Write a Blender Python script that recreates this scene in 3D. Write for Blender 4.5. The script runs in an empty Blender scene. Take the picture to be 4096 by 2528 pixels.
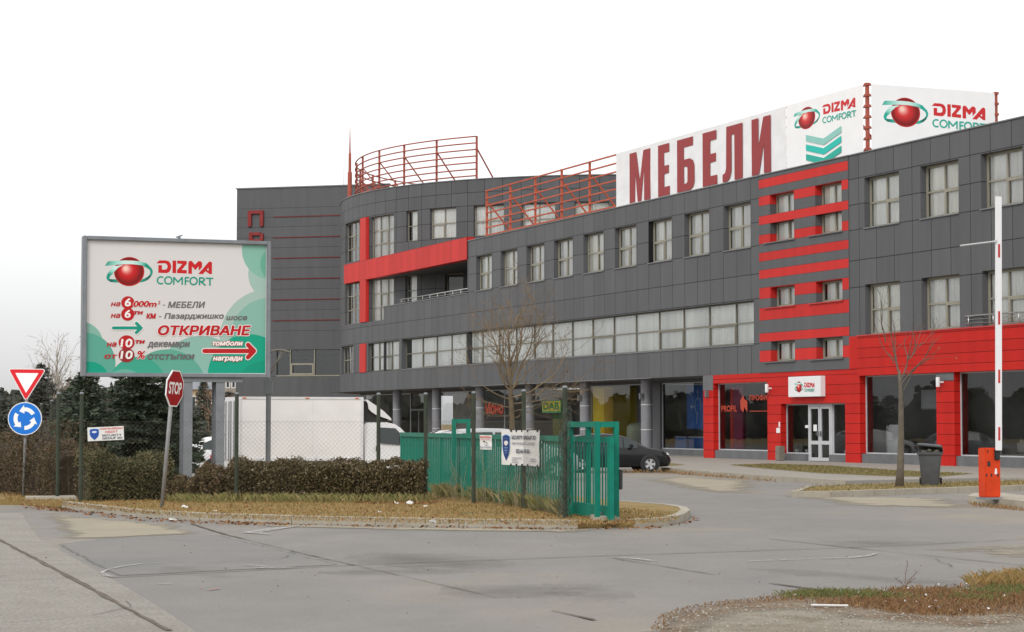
import bpy, bmesh, math, random
from mathutils import Vector, Matrix
from mathutils.geometry import tessellate_polygon
R = math.radians
SC = bpy.context.scene
COL = SC.collection
random.seed(7)

# ------------------------------------------------------------------ camera, sky, sun, exposure
EYE = Vector((0, 0, 1.6))
cd = bpy.data.cameras.new("camera"); cam = bpy.data.objects.new("camera", cd); COL.objects.link(cam)
cam.location = EYE; cam.rotation_euler = (R(90 + 2.942), 0, 0)
cd.sensor_width = 36; cd.lens = 73.47; cd.clip_start = 0.1; cd.clip_end = 6000
SC.camera = cam

SUN_EL, SUN_AZ = 42, 206          # degrees; azimuth clockwise from +Y
w = bpy.data.worlds.new("World"); SC.world = w; w.use_nodes = True
nt = w.node_tree; nt.nodes.clear()
def nd(nt, typ, **kw):
    n = nt.nodes.new(typ)
    for k, v in kw.items(): setattr(n, k, v)
    return n
sky = nd(nt, 'ShaderNodeTexSky'); sky.sky_type = 'NISHITA'; sky.sun_disc = False
sky.sun_elevation = R(SUN_EL); sky.sun_rotation = R(SUN_AZ)
hs = nd(nt, 'ShaderNodeHueSaturation'); hs.inputs['Saturation'].default_value = 0.12
nt.links.new(sky.outputs[0], hs.inputs['Color'])
b1 = nd(nt, 'ShaderNodeBackground'); b1.inputs['Strength'].default_value = 0.05
nt.links.new(hs.outputs[0], b1.inputs['Color'])
tc = nd(nt, 'ShaderNodeTexCoord'); sx = nd(nt, 'ShaderNodeSeparateXYZ'); nt.links.new(tc.outputs['Generated'], sx.inputs[0])
rp = nd(nt, 'ShaderNodeValToRGB'); nt.links.new(sx.outputs['Z'], rp.inputs[0])
e = rp.color_ramp.elements
e[0].position = 0.0; e[0].color = (0.40, 0.40, 0.41, 1)
e[1].position = 1.0; e[1].color = (1.02, 1.02, 1.02, 1)
e.new(0.045).color = (0.52, 0.52, 0.525, 1)
e.new(0.09).color = (0.74, 0.74, 0.745, 1)
e.new(0.2).color = (0.98, 0.98, 0.98, 1)
b2 = nd(nt, 'ShaderNodeBackground'); b2.inputs['Strength'].default_value = 0.92
nt.links.new(rp.outputs[0], b2.inputs['Color'])
ad = nd(nt, 'ShaderNodeAddShader'); nt.links.new(b1.outputs[0], ad.inputs[0]); nt.links.new(b2.outputs[0], ad.inputs[1])
wo = nd(nt, 'ShaderNodeOutputWorld'); nt.links.new(ad.outputs[0], wo.inputs[0])

sd = bpy.data.lights.new("sun", 'SUN'); sd.energy = 1.25; sd.angle = R(18); sd.color = (1.0, 0.965, 0.92)
sun = bpy.data.objects.new("sun", sd); COL.objects.link(sun)
_az, _el = R(SUN_AZ), R(SUN_EL)
to_sun = Vector((math.sin(_az) * math.cos(_el), math.cos(_az) * math.cos(_el), math.sin(_el)))
sun.rotation_euler = to_sun.to_track_quat('Z', 'Y').to_euler(); sun.location = (0, 0, 60)
vs = SC.view_settings; vs.view_transform = 'Standard'; vs.look = 'None'; vs.exposure = 0.12; vs.gamma = 1
SC.cycles.max_bounces = 8; SC.cycles.transparent_max_bounces = 24

# ------------------------------------------------------------------ helpers
def s2l(c):
    c = c / 255.0
    return c / 12.92 if c <= 0.04045 else ((c + 0.055) / 1.055) ** 2.4
def rgb(r, g, b): return (s2l(r), s2l(g), s2l(b))

_mats = {}
def M(name, col=(0.5, 0.5, 0.5), rough=0.6, var=0.08, scale=2.0, bump=0.0, bscale=40.0, metal=0.0, spec=0.5, streak=None):
    if name in _mats: return _mats[name]
    m = bpy.data.materials.new(name); m.use_nodes = True; t = m.node_tree; L = t.links.new
    p = t.nodes['Principled BSDF']; p.inputs['Roughness'].default_value = rough; p.inputs['Metallic'].default_value = metal
    p.inputs['Specular IOR Level'].default_value = spec
    tcn = nd(t, 'ShaderNodeTexCoord')
    src = tcn.outputs['Object']
    if streak:
        mp = nd(t, 'ShaderNodeMapping'); mp.inputs['Scale'].default_value = streak; L(src, mp.inputs[0]); src = mp.outputs[0]
    n = nd(t, 'ShaderNodeTexNoise'); n.inputs['Scale'].default_value = scale; n.inputs['Detail'].default_value = 5; L(src, n.inputs['Vector'])
    mr = nd(t, 'ShaderNodeMapRange'); mr.inputs[1].default_value = 0.3; mr.inputs[2].default_value = 0.7
    mr.inputs[3].default_value = 1 - var; mr.inputs[4].default_value = 1 + var; L(n.outputs['Fac'], mr.inputs[0])
    mx = nd(t, 'ShaderNodeVectorMath', operation='SCALE'); mx.inputs[0].default_value = col; L(mr.outputs[0], mx.inputs['Scale'])
    L(mx.outputs[0], p.inputs['Base Color'])
    if bump:
        n2 = nd(t, 'ShaderNodeTexNoise'); n2.inputs['Scale'].default_value = bscale; n2.inputs['Detail'].default_value = 4; L(tcn.outputs['Object'], n2.inputs['Vector'])
        bp = nd(t, 'ShaderNodeBump'); bp.inputs['Strength'].default_value = bump; bp.inputs['Distance'].default_value = 0.02
        L(n2.outputs['Fac'], bp.inputs['Height']); L(bp.outputs[0], p.inputs['Normal'])
    _mats[name] = m
    return m

def ground_mat(name, cols, scale, speck=0.1, speck_scale=60, rough=0.9, bump=0.25, stretch=(1, 1, 1), mid=0.05, mid_scale=1.8):
    """two or three ground colours blended by noise, plus fine speckle"""
    if name in _mats: return _mats[name]
    m = bpy.data.materials.new(name); m.use_nodes = True; t = m.node_tree; L = t.links.new
    p = t.nodes['Principled BSDF']; p.inputs['Roughness'].default_value = rough; p.inputs['Specular IOR Level'].default_value = 0.3
    tcn = nd(t, 'ShaderNodeTexCoord'); mp = nd(t, 'ShaderNodeMapping'); mp.inputs['Scale'].default_value = stretch; L(tcn.outputs['Object'], mp.inputs[0])
    n = nd(t, 'ShaderNodeTexNoise'); n.inputs['Scale'].default_value = scale; n.inputs['Detail'].default_value = 7; n.inputs['Roughness'].default_value = 0.6; L(mp.outputs[0], n.inputs['Vector'])
    cr = nd(t, 'ShaderNodeValToRGB'); L(n.outputs['Fac'], cr.inputs[0])
    els = cr.color_ramp.elements
    k = len(cols)
    els[0].position = 0.34; els[0].color = (*cols[0], 1); els[1].position = 0.66; els[1].color = (*cols[-1], 1)
    for i in range(1, k - 1): els.new(0.34 + 0.32 * i / (k - 1)).color = (*cols[i], 1)
    n2 = nd(t, 'ShaderNodeTexNoise'); n2.inputs['Scale'].default_value = speck_scale; n2.inputs['Detail'].default_value = 6; n2.inputs['Roughness'].default_value = 0.75; L(tcn.outputs['Object'], n2.inputs['Vector'])
    mr = nd(t, 'ShaderNodeMapRange'); mr.inputs[1].default_value = 0.3; mr.inputs[2].default_value = 0.7
    mr.inputs[3].default_value = 1 - speck; mr.inputs[4].default_value = 1 + speck; L(n2.outputs['Fac'], mr.inputs[0])
    n3 = nd(t, 'ShaderNodeTexNoise'); n3.inputs['Scale'].default_value = mid_scale; n3.inputs['Detail'].default_value = 4; n3.inputs['Roughness'].default_value = 0.7; L(mp.outputs[0], n3.inputs['Vector'])
    mr3 = nd(t, 'ShaderNodeMapRange'); mr3.inputs[1].default_value = 0.3; mr3.inputs[2].default_value = 0.7; mr3.inputs[3].default_value = 1 - mid; mr3.inputs[4].default_value = 1 + mid; L(n3.outputs['Fac'], mr3.inputs[0])
    mm_ = nd(t, 'ShaderNodeMath', operation='MULTIPLY'); L(mr.outputs[0], mm_.inputs[0]); L(mr3.outputs[0], mm_.inputs[1])
    mx = nd(t, 'ShaderNodeVectorMath', operation='SCALE'); L(cr.outputs[0], mx.inputs[0]); L(mm_.outputs[0], mx.inputs['Scale'])
    L(mx.outputs[0], p.inputs['Base Color'])
    bp = nd(t, 'ShaderNodeBump'); bp.inputs['Strength'].default_value = bump; bp.inputs['Distance'].default_value = 0.02
    L(n2.outputs['Fac'], bp.inputs['Height']); L(bp.outputs[0], p.inputs['Normal'])
    _mats[name] = m
    return m

def make_soft(m, nscale, const=None, width=0.3):
    """let the sheet below show through in a ragged way: by the mesh attribute 'fade' (0 at the rim, 1 inside) or a constant share"""
    t = m.node_tree; L = t.links.new; out = t.nodes['Material Output']; p = t.nodes['Principled BSDF']
    n = nd(t, 'ShaderNodeTexNoise'); n.inputs['Scale'].default_value = nscale; n.inputs['Detail'].default_value = 6; n.inputs['Roughness'].default_value = 0.7
    tcn = nd(t, 'ShaderNodeTexCoord'); L(tcn.outputs['Object'], n.inputs['Vector'])
    ad_ = nd(t, 'ShaderNodeMath', operation='ADD'); L(n.outputs['Fac'], ad_.inputs[0])
    if const is None:
        at_ = nd(t, 'ShaderNodeAttribute'); at_.attribute_name = 'fade'; L(at_.outputs['Fac'], ad_.inputs[1])
    else: ad_.inputs[1].default_value = const
    mr = nd(t, 'ShaderNodeMapRange'); mr.inputs[1].default_value = 1 - width / 2; mr.inputs[2].default_value = 1 + width / 2; L(ad_.outputs[0], mr.inputs[0])
    tr = nd(t, 'ShaderNodeBsdfTransparent'); mx = nd(t, 'ShaderNodeMixShader'); L(mr.outputs[0], mx.inputs[0]); L(tr.outputs[0], mx.inputs[1]); L(p.outputs[0], mx.inputs[2]); L(mx.outputs[0], out.inputs[0])
    return m

def leaf_mat(name, cols, rough=0.7, trans=0.0):
    """every leaf-sized island gets its own shade from the ramp"""
    if name in _mats: return _mats[name]
    m = bpy.data.materials.new(name); m.use_nodes = True; t = m.node_tree; L = t.links.new
    p = t.nodes['Principled BSDF']; p.inputs['Roughness'].default_value = rough; p.inputs['Specular IOR Level'].default_value = 0.25
    g = nd(t, 'ShaderNodeNewGeometry'); cr = nd(t, 'ShaderNodeValToRGB'); cr.color_ramp.interpolation = 'LINEAR'
    L(g.outputs['Random Per Island'], cr.inputs[0]); els = cr.color_ramp.elements
    k = len(cols); els[0].color = (*cols[0], 1); els[1].color = (*cols[-1], 1)
    for i in range(1, k - 1): els.new(i / (k - 1)).color = (*cols[i], 1)
    L(cr.outputs[0], p.inputs['Base Color'])
    _mats[name] = m
    return m

def glass_mat(name, tint=(0.62, 0.65, 0.66), refl=1.0):
    if name in _mats: return _mats[name]
    m = bpy.data.materials.new(name); m.use_nodes = True; t = m.node_tree; L = t.links.new
    t.nodes.remove(t.nodes['Principled BSDF']); out = t.nodes['Material Output']
    tr = nd(t, 'ShaderNodeBsdfTransparent'); tr.inputs[0].default_value = (*tint, 1)
    gl = nd(t, 'ShaderNodeBsdfGlossy'); gl.inputs['Roughness'].default_value = 0.01; gl.inputs['Color'].default_value = (0.95, 0.97, 0.98, 1)
    fr = nd(t, 'ShaderNodeFresnel'); fr.inputs['IOR'].default_value = 1.5
    n = nd(t, 'ShaderNodeTexNoise'); n.inputs['Scale'].default_value = 0.8; tcn = nd(t, 'ShaderNodeTexCoord'); L(tcn.outputs['Object'], n.inputs['Vector'])
    bp = nd(t, 'ShaderNodeBump'); bp.inputs['Strength'].default_value = 0.06; bp.inputs['Distance'].default_value = 0.03; L(n.outputs['Fac'], bp.inputs['Height']); L(bp.outputs[0], gl.inputs['Normal'])
    mm = nd(t, 'ShaderNodeMath', operation='MULTIPLY'); mm.inputs[1].default_value = 1.7 * refl; mm.use_clamp = True; L(fr.outputs[0], mm.inputs[0])
    mx = nd(t, 'ShaderNodeMixShader'); L(mm.outputs[0], mx.inputs[0]); L(tr.outputs[0], mx.inputs[1]); L(gl.outputs[0], mx.inputs[2]); L(mx.outputs[0], out.inputs[0])
    _mats[name] = m
    return m

def clad_mat(name, col, u0, pitch, zs, line=0.030, var=0.07, rough=0.45, streak=0.34):
    """composite cladding: dark joints at regular u (metres along the wall) and at the given heights, each panel a slightly different shade"""
    if name in _mats: return _mats[name]
    m = bpy.data.materials.new(name); m.use_nodes = True; t = m.node_tree; L = t.links.new
    p = t.nodes['Principled BSDF']; p.inputs['Roughness'].default_value = rough; p.inputs['Specular IOR Level'].default_value = 0.10
    uv = nd(t, 'ShaderNodeUVMap'); uv.uv_map = 'wall'; sp = nd(t, 'ShaderNodeSeparateXYZ'); L(uv.outputs[0], sp.inputs[0])
    def mth(op, a, b=None):
        n = nd(t, 'ShaderNodeMath', operation=op)
        for i, v in enumerate((a, b)):
            if v is None: continue
            if isinstance(v, (int, float)): n.inputs[i].default_value = v
            else: L(v, n.inputs[i])
        return n.outputs[0]
    masks = []; pid = None
    if pitch:
        q = mth('DIVIDE', mth('SUBTRACT', sp.outputs[0], u0), pitch)
        fl = mth('FLOOR', q); fr = mth('SUBTRACT', q, fl)
        masks.append(mth('LESS_THAN', fr, line / pitch)); pid = fl
    rows = None
    for z in zs:
        d = mth('SUBTRACT', sp.outputs[1], z)
        masks.append(mth('LESS_THAN', mth('ABSOLUTE', d), line / 2))
        st = mth('GREATER_THAN', d, 0.0)
        rows = st if rows is None else mth('ADD', rows, st)
    key = mth('ADD', mth('MULTIPLY', pid, 7.31) if pid is not None else 0.0, mth('MULTIPLY', rows, 3.77) if rows is not None else 0.0)
    wn = nd(t, 'ShaderNodeTexWhiteNoise', noise_dimensions='1D'); L(key, wn.inputs['W'])
    tcn = nd(t, 'ShaderNodeTexCoord'); mp = nd(t, 'ShaderNodeMapping'); mp.inputs['Scale'].default_value = (1.6, 1.6, 0.22); L(tcn.outputs['Object'], mp.inputs[0])
    n = nd(t, 'ShaderNodeTexNoise'); n.inputs['Scale'].default_value = 1.3; n.inputs['Detail'].default_value = 6; L(mp.outputs[0], n.inputs['Vector'])
    sh = mth('ADD', mth('MULTIPLY', mth('SUBTRACT', wn.outputs[0], 0.5), var * 2), mth('MULTIPLY', mth('SUBTRACT', n.outputs['Fac'], 0.5), streak))
    sh = mth('ADD', sh, 1.0)
    mk = masks[0]
    for k in masks[1:]: mk = mth('MAXIMUM', mk, k)
    f = mth('MULTIPLY', sh, mth('SUBTRACT', 1.0, mth('MULTIPLY', mk, 0.82)))
    mx = nd(t, 'ShaderNodeVectorMath', operation='SCALE'); mx.inputs[0].default_value = col; L(f, mx.inputs['Scale']); L(mx.outputs[0], p.inputs['Base Color'])
    _mats[name] = m
    return m

def ink_mat():
    if 'printed_ink' in _mats: return _mats['printed_ink']
    m = bpy.data.materials.new('printed_ink'); m.use_nodes = True; t = m.node_tree
    p = t.nodes['Principled BSDF']; p.inputs['Roughness'].default_value = 0.5; p.inputs['Specular IOR Level'].default_value = 0.3
    a = nd(t, 'ShaderNodeAttribute'); a.attribute_name = 'ink'; t.links.new(a.outputs['Color'], p.inputs['Base Color'])
    _mats['printed_ink'] = m
    return m

class MB:
    """collects shapes and links them as ONE mesh object"""
    def __init__(s): s.v = []; s.f = []; s.mi = []; s.uv = {}
    def face(s, pts, mi=0, uv=None):
        i = len(s.v); s.v.extend(tuple(p) for p in pts); s.f.append(tuple(range(i, i + len(pts)))); s.mi.append(mi)
        if uv: s.uv[len(s.f) - 1] = uv
    def mesh(s, verts, faces, mi=0):
        i = len(s.v); s.v.extend(tuple(p) for p in verts)
        for f in faces: s.f.append(tuple(i + k for k in f)); s.mi.append(mi)
    def box(s, a, b, mi=0, mat=None):
        x0, y0, z0 = a; x1, y1, z1 = b
        vs_ = [(x0, y0, z0), (x1, y0, z0), (x1, y1, z0), (x0, y1, z0), (x0, y0, z1), (x1, y0, z1), (x1, y1, z1), (x0, y1, z1)]
        if mat is not None: vs_ = [mat @ Vector(p) for p in vs_]
        s.mesh(vs_, [(0, 3, 2, 1), (4, 5, 6, 7), (0, 1, 5, 4), (1, 2, 6, 5), (2, 3, 7, 6), (3, 0, 4, 7)], mi)
    def bbox(s, a, b, bev=0.01, mi=0, mat=None):
        """box with chamfered vertical and horizontal edges"""
        bm = bmesh.new(); bmesh.ops.create_cube(bm, size=1)
        sz = [b[i] - a[i] for i in range(3)]; c = [(a[i] + b[i]) / 2 for i in range(3)]
        for v in bm.verts: v.co = Vector((v.co.x * sz[0] + c[0], v.co.y * sz[1] + c[1], v.co.z * sz[2] + c[2]))
        bmesh.ops.bevel(bm, geom=bm.edges[:], offset=min(bev, min(sz) * 0.45), segments=2, affect='EDGES')
        bm.verts.index_update()
        vs_ = [v.co.copy() for v in bm.verts]
        if mat is not None: vs_ = [mat @ p for p in vs_]
        s.mesh(vs_, [tuple(v.index for v in f.verts) for f in bm.faces], mi); bm.free()
    def tube(s, pts, rad, n=6, mi=0, cap=True):
        pts = [Vector(p) for p in pts]
        rad = rad if isinstance(rad, (list, tuple)) else [rad] * len(pts)
        base = len(s.v); up = None
        for i, p in enumerate(pts):
            d = (pts[min(i + 1, len(pts) - 1)] - pts[max(i - 1, 0)])
            d = d.normalized() if d.length > 1e-9 else Vector((0, 0, 1))
            if up is None: up = Vector((0, 0, 1)) if abs(d.z) < 0.9 else Vector((1, 0, 0))
            a = d.cross(up)
            if a.length < 1e-6: a = d.cross(Vector((0, 1, 0)))
            a.normalize(); b = d.cross(a).normalized(); up = -b if (-b).dot(up) > 0 else b
            for k in range(n):
                th = 2 * math.pi * k / n
                s.v.append(tuple(p + (a * math.cos(th) + b * math.sin(th)) * rad[i]))
        for i in range(len(pts) - 1):
            for k in range(n):
                k2 = (k + 1) % n
                s.f.append((base + i * n + k, base + i * n + k2, base + (i + 1) * n + k2, base + (i + 1) * n + k)); s.mi.append(mi)
        if cap:
            s.f.append(tuple(base + k for k in range(n))[::-1]); s.mi.append(mi)
            s.f.append(tuple(base + (len(pts) - 1) * n + k for k in range(n))); s.mi.append(mi)
    def bar(s, a, b, w_, h_, mi=0):
        """rectangular bar from a to b; w_ sideways, h_ upwards"""
        a = Vector(a); b = Vector(b); d = (b - a).normalized()
        up = Vector((0, 0, 1)) if abs(d.z) < 0.95 else Vector((0, 1, 0))
        x = d.cross(up).normalized() * (w_ / 2); y = x.cross(d).normalized() * (h_ / 2)
        vs_ = [a - x - y, a + x - y, a + x + y, a - x + y, b - x - y, b + x - y, b + x + y, b - x + y]
        s.mesh(vs_, [(0, 1, 2, 3), (7, 6, 5, 4), (0, 4, 5, 1), (1, 5, 6, 2), (2, 6, 7, 3), (3, 7, 4, 0)], mi)
    def lathe(s, prof, n=16, mi=0, c=(0, 0, 0), sx_=1, sy_=1):
        base = len(s.v)
        for r_, z in prof:
            for k in range(n):
                th = 2 * math.pi * k / n
                s.v.append((c[0] + r_ * math.cos(th) * sx_, c[1] + r_ * math.sin(th) * sy_, c[2] + z))
        for i in range(len(prof) - 1):
            for k in range(n):
                k2 = (k + 1) % n
                s.f.append((base + i * n + k, base + i * n + k2, base + (i + 1) * n + k2, base + (i + 1) * n + k)); s.mi.append(mi)
        s.f.append(tuple(base + k for k in range(n))[::-1]); s.mi.append(mi)
        s.f.append(tuple(base + (len(prof) - 1) * n + k for k in range(n))); s.mi.append(mi)
    def prism(s, poly, z0, z1, mi=0, mi_top=None):
        """polygon (x, y) extruded between z0 and z1"""
        n = len(poly)
        area = sum(poly[i][0] * poly[(i + 1) % n][1] - poly[(i + 1) % n][0] * poly[i][1] for i in range(n))
        if area < 0: poly = poly[::-1]
        tri = tessellate_polygon([[Vector((p[0], p[1], 0)) for p in poly]])
        vs_ = [(p[0], p[1], z0) for p in poly] + [(p[0], p[1], z1) for p in poly]
        side = [(i, (i + 1) % n, n + (i + 1) % n, n + i) for i in range(n)]
        s.mesh(vs_, side, mi)
        top = []
        for t_ in tri:
            a, b, c = (Vector(poly[k]).to_3d() for k in t_)
            t2 = t_ if (b - a).cross(c - a).z > 0 else t_[::-1]
            top.append(tuple(n + k for k in t2))
        s.mesh(vs_, top, mi if mi_top is None else mi_top)
        s.mesh(vs_, [tuple(k - n for k in t_)[::-1] for t_ in top], mi)
    def sheet(s, poly, z, mi=0):
        tri = tessellate_polygon([[Vector((p[0], p[1], 0)) for p in poly]])
        fs = []
        for t_ in tri:
            a, b, c = (Vector((poly[k][0], poly[k][1], 0)) for k in t_)
            fs.append(t_ if (b - a).cross(c - a).z > 0 else t_[::-1])
        s.mesh([(p[0], p[1], z) for p in poly], fs, mi)
    def build(s, name, mats, parent=None, smooth=False, loc=None, rot=None):
        me = bpy.data.meshes.new(name); me.from_pydata(s.v, [], s.f)
        mats = mats if isinstance(mats, (list, tuple)) else [mats]
        for m_ in mats: me.materials.append(m_)
        if len(mats) > 1: me.polygons.foreach_set('material_index', s.mi)
        if s.uv:
            lay = me.uv_layers.new(name='wall')
            for fi, uvs in s.uv.items():
                for li, q in zip(me.polygons[fi].loop_indices, uvs): lay.data[li].uv = q
        if smooth:
            me.polygons.foreach_set('use_smooth', [True] * len(me.polygons))
            if smooth != 'all':
                try: me.set_sharp_from_angle(angle=R(smooth if isinstance(smooth, (int, float)) and smooth is not True else 40))
                except Exception: pass
        me.update()
        o = bpy.data.objects.new(name, me); COL.objects.link(o)
        if parent: o.parent = parent
        if loc is not None: o.location = loc
        if rot is not None: o.rotation_euler = rot
        return o

def tag(o, label=None, cat=None, group=None, kind=None):
    if label: o['label'] = label
    if cat: o['category'] = cat
    if group: o['group'] = group
    if kind: o['kind'] = kind
    return o
def thing(name, label, cat, loc=(0, 0, 0), rz=0.0, group=None):
    o = bpy.data.objects.new(name, None); COL.objects.link(o); o.location = loc; o.rotation_euler = (0, 0, rz)
    o.empty_display_size = 0.2
    return tag(o, label, cat, group)
def copy_tree(o, parent=None):
    c = o.copy(); COL.objects.link(c)
    if parent: c.parent = parent
    for ch in list(o.children): copy_tree(ch, c)
    return c

# photo pixel (in a 2450 x 1512 frame) -> point on the ground, or at a given distance
_f, _p = 5000.0, R(2.942)
def _ray(x, y):
    a = (x - 1225) / _f; b = (756 - y) / _f
    return Vector((a, math.cos(_p) - b * math.sin(_p), math.sin(_p) + b * math.cos(_p)))
def gp(x, y, z=0.0):
    d = _ray(x, y); q = EYE + d * ((z - EYE.z) / d.z); return (q.x, q.y)
def at(x, y, Y):
    d = _ray(x, y); return EYE + d * (Y / d.y)

# ------------------------------------------------------------------ printed artwork (flat ink on signs)
import numpy as np
_fonts = {}
def text_runs(s_, bold=0.0, shear=0.0, rows=32):
    """lettering as merged rectangles: the glyph outlines are filled on a fine grid, thickened by bold (in ems) and cut into runs"""
    key = (s_, bold, shear, rows)
    if key in _fonts: return _fonts[key]
    cu = bpy.data.curves.new('t', 'FONT'); cu.body = s_; cu.size = 1; cu.shear = shear
    ob = bpy.data.objects.new('t', cu); COL.objects.link(ob)
    dg = bpy.context.evaluated_depsgraph_get(); dg.update(); cv = ob.to_curve(dg); loops = []
    for sp in cv.splines:
        bp = list(sp.bezier_points) if sp.type == 'BEZIER' else None
        if bp is None: loops.append([(p.co.x, p.co.y) for p in sp.points]); continue
        q = []
        for i in range(len(bp)):
            p0, p3 = bp[i], bp[(i + 1) % len(bp)]; A, B, C_, D = p0.co, p0.handle_right, p3.handle_left, p3.co
            for k in range(5):
                t = k / 5; u = 1 - t; q.append((u**3 * A.x + 3 * u * u * t * B.x + 3 * u * t * t * C_.x + t**3 * D.x, u**3 * A.y + 3 * u * u * t * B.y + 3 * u * t * t * C_.y + t**3 * D.y))
        loops.append(q)
    ob.to_curve_clear(); bpy.data.objects.remove(ob); bpy.data.curves.remove(cu)
    S_ = rows / 0.73; r_ = bold * S_; pad = int(r_) + 2; allp = np.array([p for l in loops for p in l]); lo = allp.min(0)
    W, H = (int(v) + 2 * pad + 2 for v in (allp.max(0) - lo) * S_); mask = np.zeros((H, W), bool)
    L = [(np.array(l) - lo) * S_ + pad for l in loops]
    for j in range(H):
        y = j + .5; cr = []
        for l in L:
            for (xa, ya), (xb, yb) in zip(l, np.roll(l, -1, 0)):
                if (ya <= y) != (yb <= y): cr.append((xa + (y - ya) / (yb - ya) * (xb - xa), 1 if yb > ya else -1))
        cr.sort(); wn_ = 0
        for (xa, d), nx_ in zip(cr, cr[1:] + [(0, 0)]):
            wn_ += d
            if wn_ != 0: mask[j, int(round(xa)):int(round(nx_[0]))] = True
    if r_ > 0.4:
        out = mask.copy(); n = int(math.ceil(r_))
        for dx in range(-n, n + 1):
            for dy in range(-n, n + 1):
                if dx * dx + dy * dy <= r_ * r_ + .3: out |= np.roll(np.roll(mask, dx, 1), dy, 0)
        mask = out
    runs = []; open_ = {}
    for j in range(H + 1):
        row = set()
        if j < H:
            m_ = np.concatenate(([0], mask[j].astype(int), [0])); d = np.diff(m_)
            row = set(zip(np.where(d == 1)[0].tolist(), np.where(d == -1)[0].tolist()))
        for k in list(open_):
            if k not in row: runs.append((k[0] / S_, open_.pop(k) / S_, k[1] / S_, j / S_))
        for k in row:
            if k not in open_: open_[k] = j
    base = pad - r_
    _fonts[key] = runs
    return runs

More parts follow.
